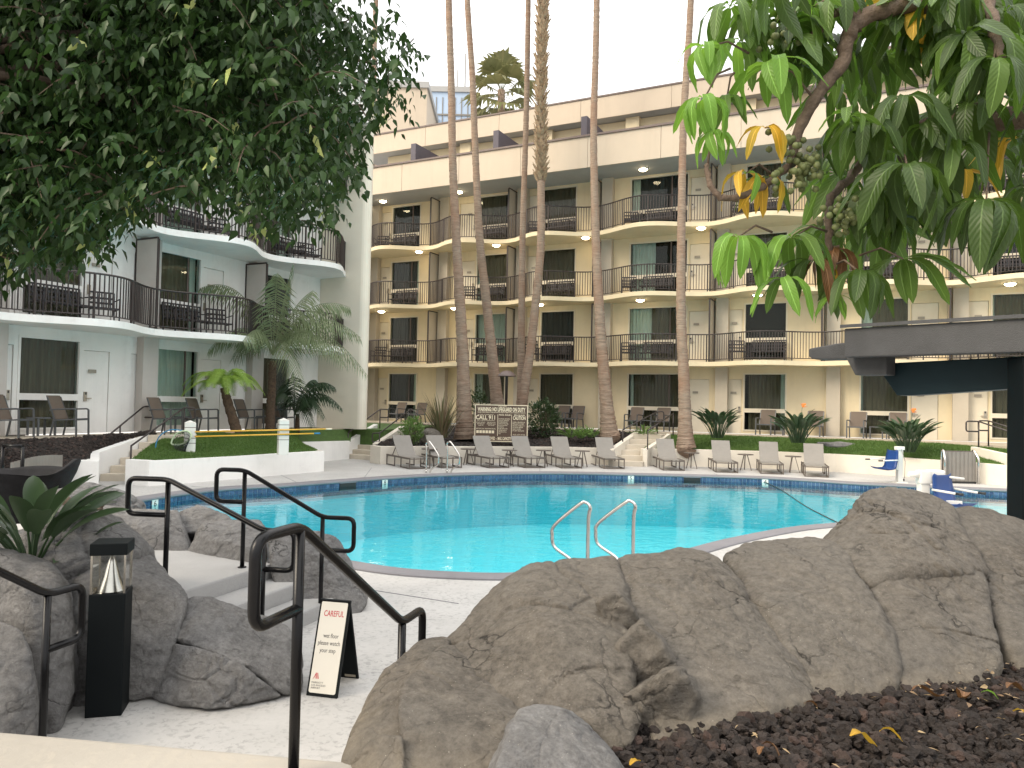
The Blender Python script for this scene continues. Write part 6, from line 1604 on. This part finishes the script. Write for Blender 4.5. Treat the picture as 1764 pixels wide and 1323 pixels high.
FT('wet floor', .53, .615, .042, 'ink', fit=Wd * .5); FT('please watch', .5, .54, .042, 'ink', fit=Wd * .72); FT('your step', .49, .465, .042, 'ink', fit=Wd * .52)
FT('MARRIOTT\nLOS ANGELES\nAIRPORT', .12, .11, .017, 'ink', align='LEFT')
mb = MB()
for pts in ([(.14, .165), (.19, .185), (.235, .225), (.215, .225), (.185, .20)], [(.235, .175), (.27, .175), (.245, .235), (.215, .235)], [(.30, .175), (.335, .175), (.29, .235), (.265, .235)]): mb.slab([fpt(u, v, .0034) for u, v in pts], fn * .0006)
mb.build('emblem', MAT['red'], As)
mb = MB(); bp = lambda u, v, k: d0.lerp(c0_, u) + (TL.lerp(TR, u) - d0.lerp(c0_, u)) * v + bn * k
MB().slab([bp(.55, .03, -.0185), bp(.92, .03, -.0185), bp(.92, .06, -.0185), bp(.55, .06, -.0185)], -bn * .001).build('sticker', MAT['plate'], As)

# ================================================================ HANDRAILS
def handrail(label, p1, p2, g1, g2, lo1, lo2, r=.024, drop=.30, mid=None, mat_='black', cat='handrail', posts=True):
    """p1,p2: tops of the posts; g1,g2: ground heights; lo1, lo2: outward loop vectors (or None)"""
    p1, p2 = Vector(p1), Vector(p2); root = thing('handrail', label, cat, (p1.x, p1.y, g1)); b = root.location.copy()
    dz = Vector((0, 0, -drop)); pts = []
    if lo1 is not None: l = Vector(lo1); pts += [p1 + dz, p1 + l + dz, p1 + l, p1]
    else: pts += [p1]
    if lo2 is not None: l = Vector(lo2); pts += [p2, p2 + l, p2 + l + dz, p2 + dz]
    else: pts += [p2]
    MB().tube([q - b for q in fillet(pts, .07, 6)], r, 12).build('rail', MAT[mat_], root)
    for p, g in ((p1, g1), (p2, g2)):
        MB().tube([Vector((p.x, p.y, g - .03)) - b, p - b - Vector((0, 0, r * .4))], r * .98, 12).build('post', MAT[mat_], root)
        MB().lathe([(r * 1.9, 0), (r * 1.9, .008), (r, .012)], Vector((p.x, p.y, g + .001)) - b, 14).build('base_plate', MAT[mat_], root)
    if mid:
        for t in mid:
            q = p1.lerp(p2, t); MB().tube([Vector((q.x, q.y, g1 + (g2 - g1) * t - .2)) - b, q - b], r * .9, 10).build('post', MAT[mat_], root)
    return root
q1, q2 = D(517, 907, 2.83), D(693, 1072, 3.78)
u_ = Vector(((q2 - q1).x, (q2 - q1).y, 0)).normalized()
handrail('glossy black handrail nearest the viewer, in front of the wet floor sign', q1, q2, PZ0, 0, -u_ * .28, u_ * .27, r=.0205)
q3 = D(82, 1024, 4.18); q4 = q3 + (q1 - q2)
handrail('glossy black handrail at the left edge beside the bollard lamp', q4, q3, PZ0, 0, -u_ * .34, u_ * .24, r=.0205)
q5, q6 = D(422, 810, 7.25), D(556, 891, 7.1)
h_ = Vector(((q6 - q5).x, (q6 - q5).y, 0)).normalized(); h_ = Vector((.98, -.12, 0)).normalized()
handrail('black handrail at the platform steps on the pool side', q5, q6, UZ, 0, -h_ * .28, h_ * .30, r=.021)
q7, q8 = D(290, 826, 6.5), D(455, 914, 6.0)
handrail('black handrail at the platform steps on the near side', q7, q8, UZ, 0, -h_ * .36, h_ * .25, r=.022)
# far stair rails
def srail(label, a, b, g1, g2, lo1=None, lo2=None, mid=None): return handrail(label, a, b, g1, g2, lo1, lo2, r=.022, drop=.3, mid=mid, mat_='railing')
e_ = FL.e
b1_ = P(175, 822, .3); t1 = D(248, 700, 21.0); bt = D(170, 764, 19.0)
srail('bronze handrail on the left side of the left steps, ending over the lava bed', t1, bt, TZ, .9, Vector((.26, .1, 0)), None, [.55])
t2, b2_ = D(318, 702, 20.6), D(226, 768, 18.1)
srail('bronze handrail on the right side of the left steps', t2, b2_, TZ, .2, Vector((.24, .1, 0)), None, [.4])
t3, b3_ = D(655, 705, 28.2), D(600, 745, 26.7)
srail('bronze handrail on the left side of the middle steps', t3, b3_, .95, 0, Vector((.3, 0, 0)), None)
t4, b4_ = D(708, 705, 28.4), D(654, 746, 26.3)
srail('bronze handrail on the right side of the middle steps', t4, b4_, .95, .45, Vector((.45, -.6, -.25)), Vector((-.25, 0, -.01)))
t5, b5_ = D(1133, 709, 27.9), D(1073, 740, 26.5)
srail('bronze handrail on the left side of the right steps', t5, b5_, TZ, .6, Vector((.22, 0, 0)), None)
t6, b6_ = D(1160, 712, 27.3), D(1116, 742, 25.7)
srail('bronze handrail on the right side of the right steps, crossing the flared palm', t6, b6_, TZ, .6, None, None)
t7, b7_ = D(1686, 726, 22.8), D(1764, 752, 21.2)
srail('bronze ramp handrail at the far right, front one of two', t7, b7_, TZ, .8, Vector((-.36, .02, 0)), None)
t8, b8_ = D(1703, 725, 23.6), D(1764, 744, 22.4)
srail('bronze ramp handrail at the far right, rear one of two', t8, b8_, TZ, .8, Vector((-.3, .02, 0)), None)
q9 = D(5, 768, 12.6)
handrail('short dark loop rail at the left edge behind the dark bowl', q9, q9 + Vector((.33, 0, 0)), .55, .55, None, None, r=.03)

# ================================================================ BOLLARD LAMP
bl_ = P(173, 1233, 0); bl_ = Vector((bl_.x, bl_.y + .08, 0))
bo = thing('bollard_light', 'black square bollard light with a clear top and bright cone, by the lower handrail', 'lamp', bl_, .26)
MB().bx(-.105, .105, -.105, .105, 0, .76).build('body', MAT['post'], bo, bevel=.006)
for sx, sy in ((-1, -1), (1, -1), (1, 1), (-1, 1)): MB().bx(sx * .095 - .006, sx * .095 + .006, sy * .095 - .006, sy * .095 + .006, .761, 1.0).build('corner_bar', MAT['chrome'], bo)
MB().bx(-.092, .092, -.092, .092, .762, .999).build('lens', MAT['lens'], bo)
MB().lathe([(.085, .764), (.05, .85), (.022, .95), (.006, .985)], (0, 0, 0), 32).build('reflector_cone', MAT['chrome'], bo)
MB().bx(-.108, .108, -.108, .108, 1.0, 1.075).build('cap', MAT['post'], bo, bevel=.006)
# mushroom path lamp
ml = thing('path_lamp', 'dark mushroom-capped path lamp behind the warning sign', 'lamp', D(871, 742, 28.3))
hz_ = D(871, 638, 28.3).z - ml.location.z
MB().tube([Vector((0, 0, -.1)), Vector((0, 0, hz_ - .2)), Vector((0, 0, hz_ - .12))], [.055, .055, .09], 10).build('post', MAT['railing'], ml)
MB().lathe([(0, hz_), (.12, hz_ - .02), (.25, hz_ - .09), (.34, hz_ - .2), (.345, hz_ - .225), (.31, hz_ - .215), (.1, hz_ - .15), (0, hz_ - .14)], (0, 0, 0), 28).build('cap', MAT['brown'], ml)

# ================================================================ POOL EQUIPMENT
def ladder_rail(label, base, dirv, H, reach, grp, far=False):
    """stainless grab rail: upright on the deck, arch towards the water, foot curling back"""
    d = Vector((dirv[0], dirv[1], 0)).normalized(); root = thing('pool_ladder_rail', label, 'pool rail', base, group=grp)
    prof = [(0, -.02), (0, H * .72), (-.02, H * .93), (.04, H * 1.0), (.12, H * .97), (reach * .92, H * .62), (reach, H * .45), (reach * .92, H * .27), (reach * .45, H * .10), (reach * .30, -.05), (reach * .28, -.3)]
    pts = catmull([d * (a * 1.0) + Vector((0, 0, z)) for a, z in prof], 6)
    MB().tube(pts, .024, 10).build('tube', MAT['chrome'], root)
    MB().lathe([(.05, 0), (.05, .015), (.03, .022)], (0, 0, .03), 14).build('flange', MAT['chrome'], root)
    return root
n1 = P(1012, 980, 0); n2 = P(1090, 975, 0)
ladder_rail('left polished pool grab rail rising behind the big boulder', n1, (-.9, .45), .80, .48, 'chrome grab rails behind the boulders')
ladder_rail('right polished pool grab rail rising behind the big boulder', n2, (-.9, .45), .80, .50, 'chrome grab rails behind the boulders')
f1, f2 = P(734, 813, .02), P(770, 813, .02)
ladder_rail('left polished grab rail of the far ladder in front of the loungers', f1, (.9, -.42), .86, .40, 'chrome grab rails of the far ladder')
ladder_rail('right polished grab rail of the far ladder in front of the loungers', f2, (.9, -.42), .86, .40, 'chrome grab rails of the far ladder')

def lift_chair(root, c, f, s, scale=1.0, mat_='blue'):
    """moulded seat: c seat back-bottom centre, f forward dir, s side dir"""
    W_ = .26 * scale; up = Vector((0, 0, 1)); prof = [(.44, .02), (.40, .0), (.2, -.03), (.05, -.02), (.0, .03), (-.05, .25), (-.08, .46), (-.07, .50)]
    mb = MB(); V = []
    for t, z in prof:
        k = .9 if z > .45 else 1.0; q = c + (f * t + up * z) * scale
        V += [q - s * W_ * k + up * .03, q - s * W_ * k * .6, q + s * W_ * k * .6, q + s * W_ * k + up * .03]
    m_ = len(V); V2 = [v - (f * .03 + up * .03) for v in V]; nr = len(prof)
    fs = [(i * 4 + j, i * 4 + j + 1, i * 4 + 5 + j, i * 4 + 4 + j) for i in range(nr - 1) for j in range(3)]
    fs += [(m_ + a, m_ + d_, m_ + c2, m_ + b) for a, b, c2, d_ in fs]
    rim_ = [i * 4 for i in range(nr)] + [(nr - 1) * 4 + j for j in (1, 2, 3)] + [i * 4 + 3 for i in range(nr - 2, -1, -1)] + [2, 1]
    fs += [(rim_[i], rim_[(i + 1) % len(rim_)], m_ + rim_[(i + 1) % len(rim_)], m_ + rim_[i]) for i in range(len(rim_))]
    mb.add(V + V2, fs, 0, True).build('seat', MAT[mat_], root)
    for k in (-1, 1):
        a = c + s * (k * (W_ + .04)) + f * -.05 + up * .24 * scale; e = a + f * .46 * scale - up * .02
        MB().tube([a, e], .018, 8).build('armrest', MAT['plastic_white'], root); MB().tube([e, e + f * .13 * scale], .02, 8).build('grip', MAT['ink'], root)
def pool_lift(label, base, f, seat_off, H, seat_z, hidden=False):
    f = Vector(f).normalized(); s = Vector((-f.y, f.x, 0)); root = thing('pool_lift', label, 'pool lift', base); up = Vector((0, 0, 1))
    rz = math.atan2(f.y, f.x); Mz = Matrix.Rotation(rz, 3, 'Z')
    mb = MB(); mb.box((0, 0, .02), (.34, .30, .04), rz); mb.build('base', MAT['plastic_white'], root, bevel=.008)
    MB().box((0, 0, .04 + (H - .12) / 2), (.15, .13, H - .12), rz).build('column', MAT['plastic_white'], root, bevel=.012)
    MB().box((0, 0, H - .04), (.22, .17, .10), rz).build('head', MAT['plastic_white'], root, bevel=.015)
    MB().box(f * .09 + up * H * .62, (.05, .10, H * .5), rz).build('actuator', MAT['plastic_white'], root, bevel=.008)
    MB().tube([s * .08 + up * (H - .06), s * .11 + up * H * .6 - f * .1, s * .09 + up * .15 - f * .1, up * .08 - f * .09], .008, 5).build('cable', MAT['slat'], root)
    a = f * .08 + up * (seat_z + .28); e = f * (seat_off - .06) + up * (seat_z + .28)
    MB().beam(a, e, .06, .08).build('arm', MAT['plastic_white'], root, bevel=.006)
    MB().box(f * -.12 + up * .09, (.02, .11, .05), rz).build('warning_plate', MAT['ink'], root)
    lift_chair(root, f * seat_off + up * seat_z, f, s)
    return root
pool_lift('white pool lift with a small blue seat standing on the far deck', P(1549, 832, 0), (-1, -.15, 0), .30, 1.02, .42)
L2 = P(1592, 905, 0); 
pl2 = thing('pool_lift', 'white pool lift with a large blue seat peeking over the boulder', 'pool lift', D(1589, 930, 12.6)); pl2.location.z = 0; b2 = pl2.location.copy()
def W3(px, py, d): return D(px, py, d) - b2
zt = W3(1590, 810, 12.6).z
MB().bx(-.11, .11, -.10, .10, 0, .05).build('base', MAT['plastic_white'], pl2, bevel=.01)
MB().bx(-.07, .085, -.07, .07, .05, zt - .02).build('column', MAT['plastic_white'], pl2, bevel=.015)
MB().bx(-.085, .10, -.09, .09, zt - .22, zt).build('head', MAT['plastic_white'], pl2, bevel=.02)
MB().tube([Vector((-.07, -.02, zt - .07)), Vector((-.24, -.02, zt - .07))], [.055, .045], 12).build('motor', MAT['plastic_white'], pl2)
MB().box((.20, 0, zt - .10), (.26, .16, .22)).build('control_box', MAT['plastic_white'], pl2, bevel=.03)
MB().tube([Vector((.1, 0, zt - .05)), Vector((.4, -.05, zt - .1)), Vector((.62, -.1, zt - .12))], .02, 8).build('hose', MAT['plastic_white'], pl2)
MB().beam((.08, -.1, .55), (.5, -.25, .55), .06, .08).build('arm', MAT['plastic_white'], pl2, bevel=.006)
ff = Vector((.42, -.9, 0)).normalized(); ss = Vector((-ff.y, ff.x, 0))
lift_chair(pl2, W3(1630, 866, 12.4), ff, ss, .88)
# striped panel between stainless rails
pn = thing('ladder_panel', 'grey slatted panel between two stainless rails on the far deck', 'panel', D(1653, 832, 21.9)); pn.location.z = 0
Wp = .46
for i in range(8):
    x = -Wp + 2 * Wp * (i + .5) / 8; MB().bx(x - Wp / 8 + .006, x + Wp / 8 - .006, -.02, .02, .06, .90).build('slat', MAT['slat'], pn)
MB().bx(-Wp, Wp, .021, .045, .02, .93).build('backing', MAT['frame'], pn)
MB().bx(-Wp, Wp, -.03, .05, .0, .055).build('foot', MAT['ink'], pn)
for s in (-1, 1): MB().tube(fillet([Vector((s * (Wp + .02), -.10, -.02)), Vector((s * (Wp + .02), -.10, .72)), Vector((s * (Wp - .02), .05, .93)), Vector((s * (Wp - .02), .12, .93)), Vector((s * (Wp - .02), .12, 0))], .08), .035, 10).build('rail', MAT['chrome'], pn)
# depth markers on the tile band, skimmers, rope
def rim_at(px, py):
    q = P(px, py, 0); return min(range(NR), key=lambda i: (rim[i] - q).length)
for px, py, body, lab in ((682, 826, '8', 'white depth marker tile reading eight, behind the chrome far ladder'), (1087, 818, '5', 'white depth marker tile reading five, below the middle loungers'), (1321, 826, '4', 'white depth marker tile with a half-foot depth at the rope end'), (285, 858, '6', 'white depth marker tile at the left end of the tile band')):
    i = rim_at(px, py); a, b = rim[i - 1], rim[(i + 1) % NR]; x = (b - a).normalized(); n_ = Vector((x.y, -x.x, 0)) * -SGN; q = rim[i]
    if x.cross(Vector((0, 0, 1))).dot(n_) < 0: x = -x
    dm = thing('depth_marker', lab, 'depth marker', q + n_ * .012 + Vector((0, 0, -.10)), math.atan2(x.y, x.x), group='depth markers on the pool tile band')
    MB().bx(-.085, .085, -.004, .004, -.17, .07).build('plate', MAT['plastic_white'], dm)
    text(dm, body, (0, -.0045, -.02), (1, 0, 0), (0, 0, 1), .17, 'ink', ext=.001)
    text(dm, 'FT', (0, -.0045, -.12), (1, 0, 0), (0, 0, 1), .05, 'ink', ext=.001)
for px, py, lab in ((600, 829, 'dark skimmer opening in the tile band at the left'), (1195, 820, 'dark skimmer opening in the tile band below the loungers')):
    i = rim_at(px, py); a, b = rim[i - 1], rim[(i + 1) % NR]; x = (b - a).normalized()
    sk = thing('skimmer', lab, 'skimmer', rim[i] + Vector((0, 0, -.13)), math.atan2(x.y, x.x)); MB().bx(-.24, .24, -.025, .025, -.09, .08).build('opening', MAT['ink'], sk)
    mb = MB(); mb.bx(-.26, .26, -.03, .03, .081, .10); mb.bx(-.26, .26, -.03, .03, -.11, -.091); mb.build('lip', MAT['coping'], sk)
ra, rb = rim[rim_at(1321, 826)], rim[rim_at(1470, 902)]
rp = thing('lane_rope', 'thin dark rope across the pool from the depth marker to the near edge', 'rope', (ra.x, ra.y, WZ))
n_ = 40; MB().tube([(ra.lerp(rb, t) - ra) + Vector((.06 * math.sin(t * 7), .04 * math.sin(t * 5), .012)) for t in np.linspace(.004, .996, n_)], .012, 6).build('rope', MAT['railing'], rp)
# net posts and poles
np1, np2 = D(326, 782, 18.6), D(487, 778, 19.6); np1.z = D(326, 785, 18.6).z; 
for q, lab in ((np1, 'white square post on the left lawn holding the pool net'), (np2, 'white square post on the left lawn below the kentia palm')):
    po = thing('white_post', lab, 'post', q, math.atan2((np2 - np1).y, (np2 - np1).x), group='white posts holding the pool poles'); h = .86
    MB().bx(-.125, .125, -.125, .125, -.08, h - .06).build('shaft', MAT['plastic_white'], po, bevel=.01)
    MB().add([(-.125, -.125, h - .058), (.125, -.125, h - .058), (.125, .125, h - .058), (-.125, .125, h - .058), (0, 0, h)], [(3, 2, 1, 0), (0, 1, 4), (1, 2, 4), (2, 3, 4), (3, 0, 4)]).build('cap', MAT['plastic_white'], po)
    for z in (.30, .42, .68): MB().bx(-.1265, .1265, -.1265, .1265, z, z + .015).build('band', MAT['brown'], po)
ux = (np2 - np1).normalized(); fw = Vector((ux.y, -ux.x, 0))
def pole(label, z, x0, x1, mat2=None):
    a = np1 + fw * .155 + ux * x0; a.z = np1.z + z; b = np1 + fw * .155 + ux * x1; b.z = np2.z + z
    r = thing('pool_pole', label, 'pole', a); MB().tube([Vector((0, 0, 0)), b - a], .019, 10).build('shaft', MAT['yellow'], r)
    MB().tube([b - a, b - a + ux * .16], .022, 10).build('end_grip', MAT[mat2 or 'signcream'], r); return r
pole('upper yellow pole resting across the two white posts', .585, .1, 3.25)
pole('lower yellow pole resting across the two white posts', .47, .1, 2.95, 'bluehose')
nt_ = thing('pool_net', 'black net bag on a pale green frame hanging at the left white post', 'net', np1 + fw * .17 + Vector((-.03, 0, .0)))
hoop = [Vector((-.42, 0, .30)), Vector((-.30, 0, .54)), Vector((-.05, -.02, .60)), Vector((.06, -.02, .50)), Vector((-.02, -.02, .36)), Vector((-.22, -.01, .27))]
hp_ = catmull(hoop, 5, True); MB().tube(hp_, .022, 8, closed=True).build('hoop', MAT['limeframe'], nt_)
mb = MB(); cen = Vector((-.10, -.03, -.02))
for i in range(0, len(hp_)):
    for t in (0,):
        a = hp_[i]; b = hp_[i].lerp(cen, .5) + Vector((0, -.05, .0)); mb.tube([a, b, cen], .005, 3, caps=False, smooth=False)
for t in (.12, .25, .38, .52, .66, .8): mb.tube([(q.lerp(q.lerp(cen, .5) + Vector((0, -.05, 0)), t * 2) if t < .5 else (q.lerp(cen, .5) + Vector((0, -.05, 0))).lerp(cen, t * 2 - 1)) for q in hp_], .005, 3, closed=True, smooth=False)
tag(mb.build('mesh_bag', MAT['net'], nt_), kind='stuff')
hs = thing('hose', 'blue hose curving from the left white post down to the lawn', 'hose', np1)
MB().tube(catmull([Vector((-.05, -.14, .60)), Vector((-.4, -.16, .62)), Vector((-.66, -.18, .45)), Vector((-.72, -.2, .15)), Vector((-.55, -.2, -.03))], 7), .014, 7).build('tube', MAT['bluehose'], hs)

# ================================================================ PAVILION (right edge)
pv = thing('pavilion', 'dark stucco pavilion roof on a black post at the right edge', 'pavilion', D(1750, 900, 6.1)); pv.location.z = 0; pb = pv.location.copy()
A3, B3 = D(1455, 566, 7.0), D(1764, 545, 6.0); fdv = (B3 - A3); fdv.z = 0; fL = fdv.length; fdv.normalize(); fnr = Vector((fdv.y, -fdv.x, 0))    # fnr towards the camera
if fnr.y > 0: fnr = -fnr
def K(a, n, z): return A3 + fdv * a - fnr * n + Vector((0, 0, z)) - pb
zT = 0
def kslab(pts, n0, n1): return MB().slab([K(a, n0, z) for a, z in pts], -fnr * (n1 - n0))
kslab([(.0, -.262), (4.2, -.262), (4.2, 0), (.0, 0)], 0, .16).build('fascia', MAT['stucco'], pv, bevel=.01)
MB().slab([K(-.03, -.03, .004), K(4.2, -.03, .004), K(4.2, 3.2, .35), K(-.03, 3.2, .35)], (0, 0, .03)).build('roof', MAT['stucco'], pv)
MB().slab([K(.1, .17, -.22), K(4.2, .17, -.22), K(4.2, 3.1, -.0), K(.1, 3.1, -.0)], (0, 0, .03)).build('ceiling', MAT['post'], pv)
# stepped outrigger beam under the fascia
kslab([(-.42, -.155), (-.42, -.24), (-.36, -.262), (-.06, -.268), (.02, -.42), (.30, -.42), (.30, -.10), (-.14, -.115)], .19, .42).build('bracket', MAT['stucco'], pv, bevel=.015)
MB().slab([K(.18, .45, -.42), K(.30, .45, -.60), K(.42, .45, -.60), K(3.0, .45, -.40), K(3.0, .45, -.22), K(.18, .45, -.30)], -fnr * .22).build('beam', MAT['teal'], pv, bevel=.012)
pp_ = D(1800, 760, 6.05) - pb
mb = MB(); q = D(1734, 760, 6.25) - pb
MB().bx(q.x, q.x + .42, q.y - .2, q.y, -.02, A3.z - .30).build('post', MAT['post'], pv, bevel=.01)
MB().bx(q.x + .02, q.x + .15, q.y - .222, q.y - .201, D(1750, 905, 6).z, D(1750, 876, 6).z).build('outlet_box', MAT['brown'], pv, bevel=.004)

# ================================================================ LEFT EDGE: dark bowl, slatted edging
MAT['bowl'] = M('dark_cast_bowl', (.018, .018, .02), .8, var=.3, vs_=9, bmp=.6, bs_=90, spec=.2)
bw = thing('planter_bowl', 'large dark bowl-shaped planter with a peaked rim at the left edge', 'planter', D(30, 905, 9.6)); bw.location.z = UZ; bb = bw.location.copy()
mb = MB(); n_ = 40
rimz = lambda a: .60 + .24 * max(0, math.cos(a - .15)) ** 6 - .05 * math.cos(2 * a)
ring = lambda r_, zf: [Vector((r_ * math.cos(2 * math.pi * i / n_), r_ * .8 * math.sin(2 * math.pi * i / n_), zf(2 * math.pi * i / n_))) for i in range(n_)]
rings = [ring(.25, lambda a: 0), ring(.50, lambda a: .28), ring(.66, lambda a: .62), ring(.70, rimz), ring(.64, lambda a: rimz(a) - .005), ring(.60, lambda a: .6), ring(.45, lambda a: .3)]
V = [v for r_ in rings for v in r_]; fs = [(k * n_ + i, k * n_ + (i + 1) % n_, (k + 1) * n_ + (i + 1) % n_, (k + 1) * n_ + i) for k in range(len(rings) - 1) for i in range(n_)] + [tuple(range(6 * n_, 7 * n_))]
mb.add(V, fs, 0, True).build('bowl', MAT['bowl'], bw)
ho = thing('driftwood', 'curved horn of grey wood resting on the boulders by the plant', 'driftwood', D(150, 900, 7.4)); hb = ho.location.copy()
h3 = [D(112, 862, 7.5), D(135, 872, 7.45), D(158, 878, 7.4), D(174, 873, 7.4), D(179, 866, 7.4)]
MB().tube([q - hb for q in catmull(h3, 5)], [.05 - .002 * i for i in range(21)], 9).build('horn', MAT['bark'], ho)
MB().tube([q - hb for q in catmull([D(172, 876, 7.4), D(170, 895, 7.35), D(150, 910, 7.3), D(130, 918, 7.3)], 5)], .03, 8).build('prong', MAT['bark'], ho)
sf = thing('slatted_edging', 'low brown slatted edging holding back the lava bed', 'edging', D(60, 806, 14)); sb_ = sf.location.copy()
pA, pB = D(18, 795, 13.8), D(104, 783, 15.4)
for i in range(16):
    a = pA.lerp(pB, i / 16); b = pA.lerp(pB, (i + .93) / 16); cz = .05 * math.sin(math.pi * i / 16)
    MB().slab([a - sb_ + Vector((0, 0, -.26)), b - sb_ + Vector((0, 0, -.26)), b - sb_ + Vector((0, 0, cz - .02)), a - sb_ + Vector((0, 0, cz - .02))], (.03, .04, 0)).build('slat', MAT['slat'], sf)

# ================================================================ FALLEN LEAVES ON THE LAVA
def fallen(label, px, py, L, w_, mat_, az, curl=.5, z=None):
    loc = P(px, py, BZ + .03); o = thing('fallen_leaf', label, 'leaf', loc, az); del o
def fleaf(label, px, py, L, wr, mat_, az, droop):
    v, f, uv = leaflet(L, L * wr, droop, random.random()); loc = P(px, py, BZ + .05)
    me = np_mesh('fallen_leaf', [(x, y, z + .02 * math.sin(y * 40)) for x, y, z in v], f, MAT[mat_], smooth=True); uvl = me.uv_layers.new(name='uv'); idx = np.zeros(len(me.loops), dtype=np.int32); me.loops.foreach_get('vertex_index', idx); uvl.data.foreach_set('uv', np.array(uv, dtype=np.float32)[idx].ravel())
    o = link('fallen_leaf', me, None, loc); o.rotation_euler = (random.uniform(-.1, .25), random.uniform(-.5, .5), az); return tag(o, label, 'leaf', 'fallen leaves on the lava rocks')
fleaf('bright yellow curled leaf lying on the lava rocks', 1465, 1268, .15, .20, 'sch_yell', -1.35, .5)
fleaf('small orange leaf beside the bright yellow leaf', 1515, 1260, .085, .28, 'sch_yell', -1.9, .6)
fleaf('pale dry leaf with a curled tip on the lava rocks', 1312, 1282, .12, .22, 'sch_brown', -2.1, .9)
fleaf('pinkish dry leaf near the bottom edge of the lava rocks', 1308, 1300, .05, .3, 'sch_brown', -.8, .4)
fleaf('tan long leaf at the foot of the ridge', 1570, 1190, .16, .14, 'sch_brown', -1.5, .2)
fleaf('rust-red leaf under the right end of the ridge', 1660, 1200, .10, .3, 'sch_brown', -.5, .6)
fleaf('yellow leaf at the right edge of the lava rocks', 1745, 1225, .09, .25, 'sch_yell', -2.6, .6)
fleaf('small yellow leaf at the left end of the lava rocks', 1085, 1318, .05, .35, 'sch_yell', -1.0, .4)
fleaf('brown leaf below the stepped ledges', 1385, 1212, .06, .3, 'sch_brown', -1.7, .6)
fleaf('green and yellow leaf among the leaf litter', 1690, 1193, .07, .3, 'sch_lite', -2.0, .5)
fleaf('pale leaf in the leaf litter near the right edge', 1735, 1185, .10, .22, 'sch_brown', -1.2, .5)
g = np.random.default_rng(71); x = g.uniform(.9, 3.6, 900); y = g.uniform(1.6, 4.2, 900); k_ = inside(bedpoly, x, y); x, y = x[k_], y[k_]; pr = (x > 1.9) | (g.uniform(0, 1, len(x)) < .25); x, y = x[pr], y[pr]
pp = np.stack([x, y, np.full(len(x), BZ + .035)], 1); a = g.uniform(0, 6.28, len(x)); szz = g.uniform(.012, .04, len(x))
V, Fc = leaves_np(pp, np.stack([np.cos(a), np.sin(a), a * 0], 1), szz, szz * g.uniform(.1, .6, len(x)), np.array([0, 0, 1.]) + g.normal(0, .4, (len(x), 3)))
MAT['litter'] = leafmat('dry_litter', [(.16, .10, .05), (.26, .18, .10), (.10, .05, .03), (.30, .22, .12)], .7, .1)
tag(link('leaf_litter', np_mesh('leaf_litter', V, Fc, MAT['litter'])), kind='stuff')
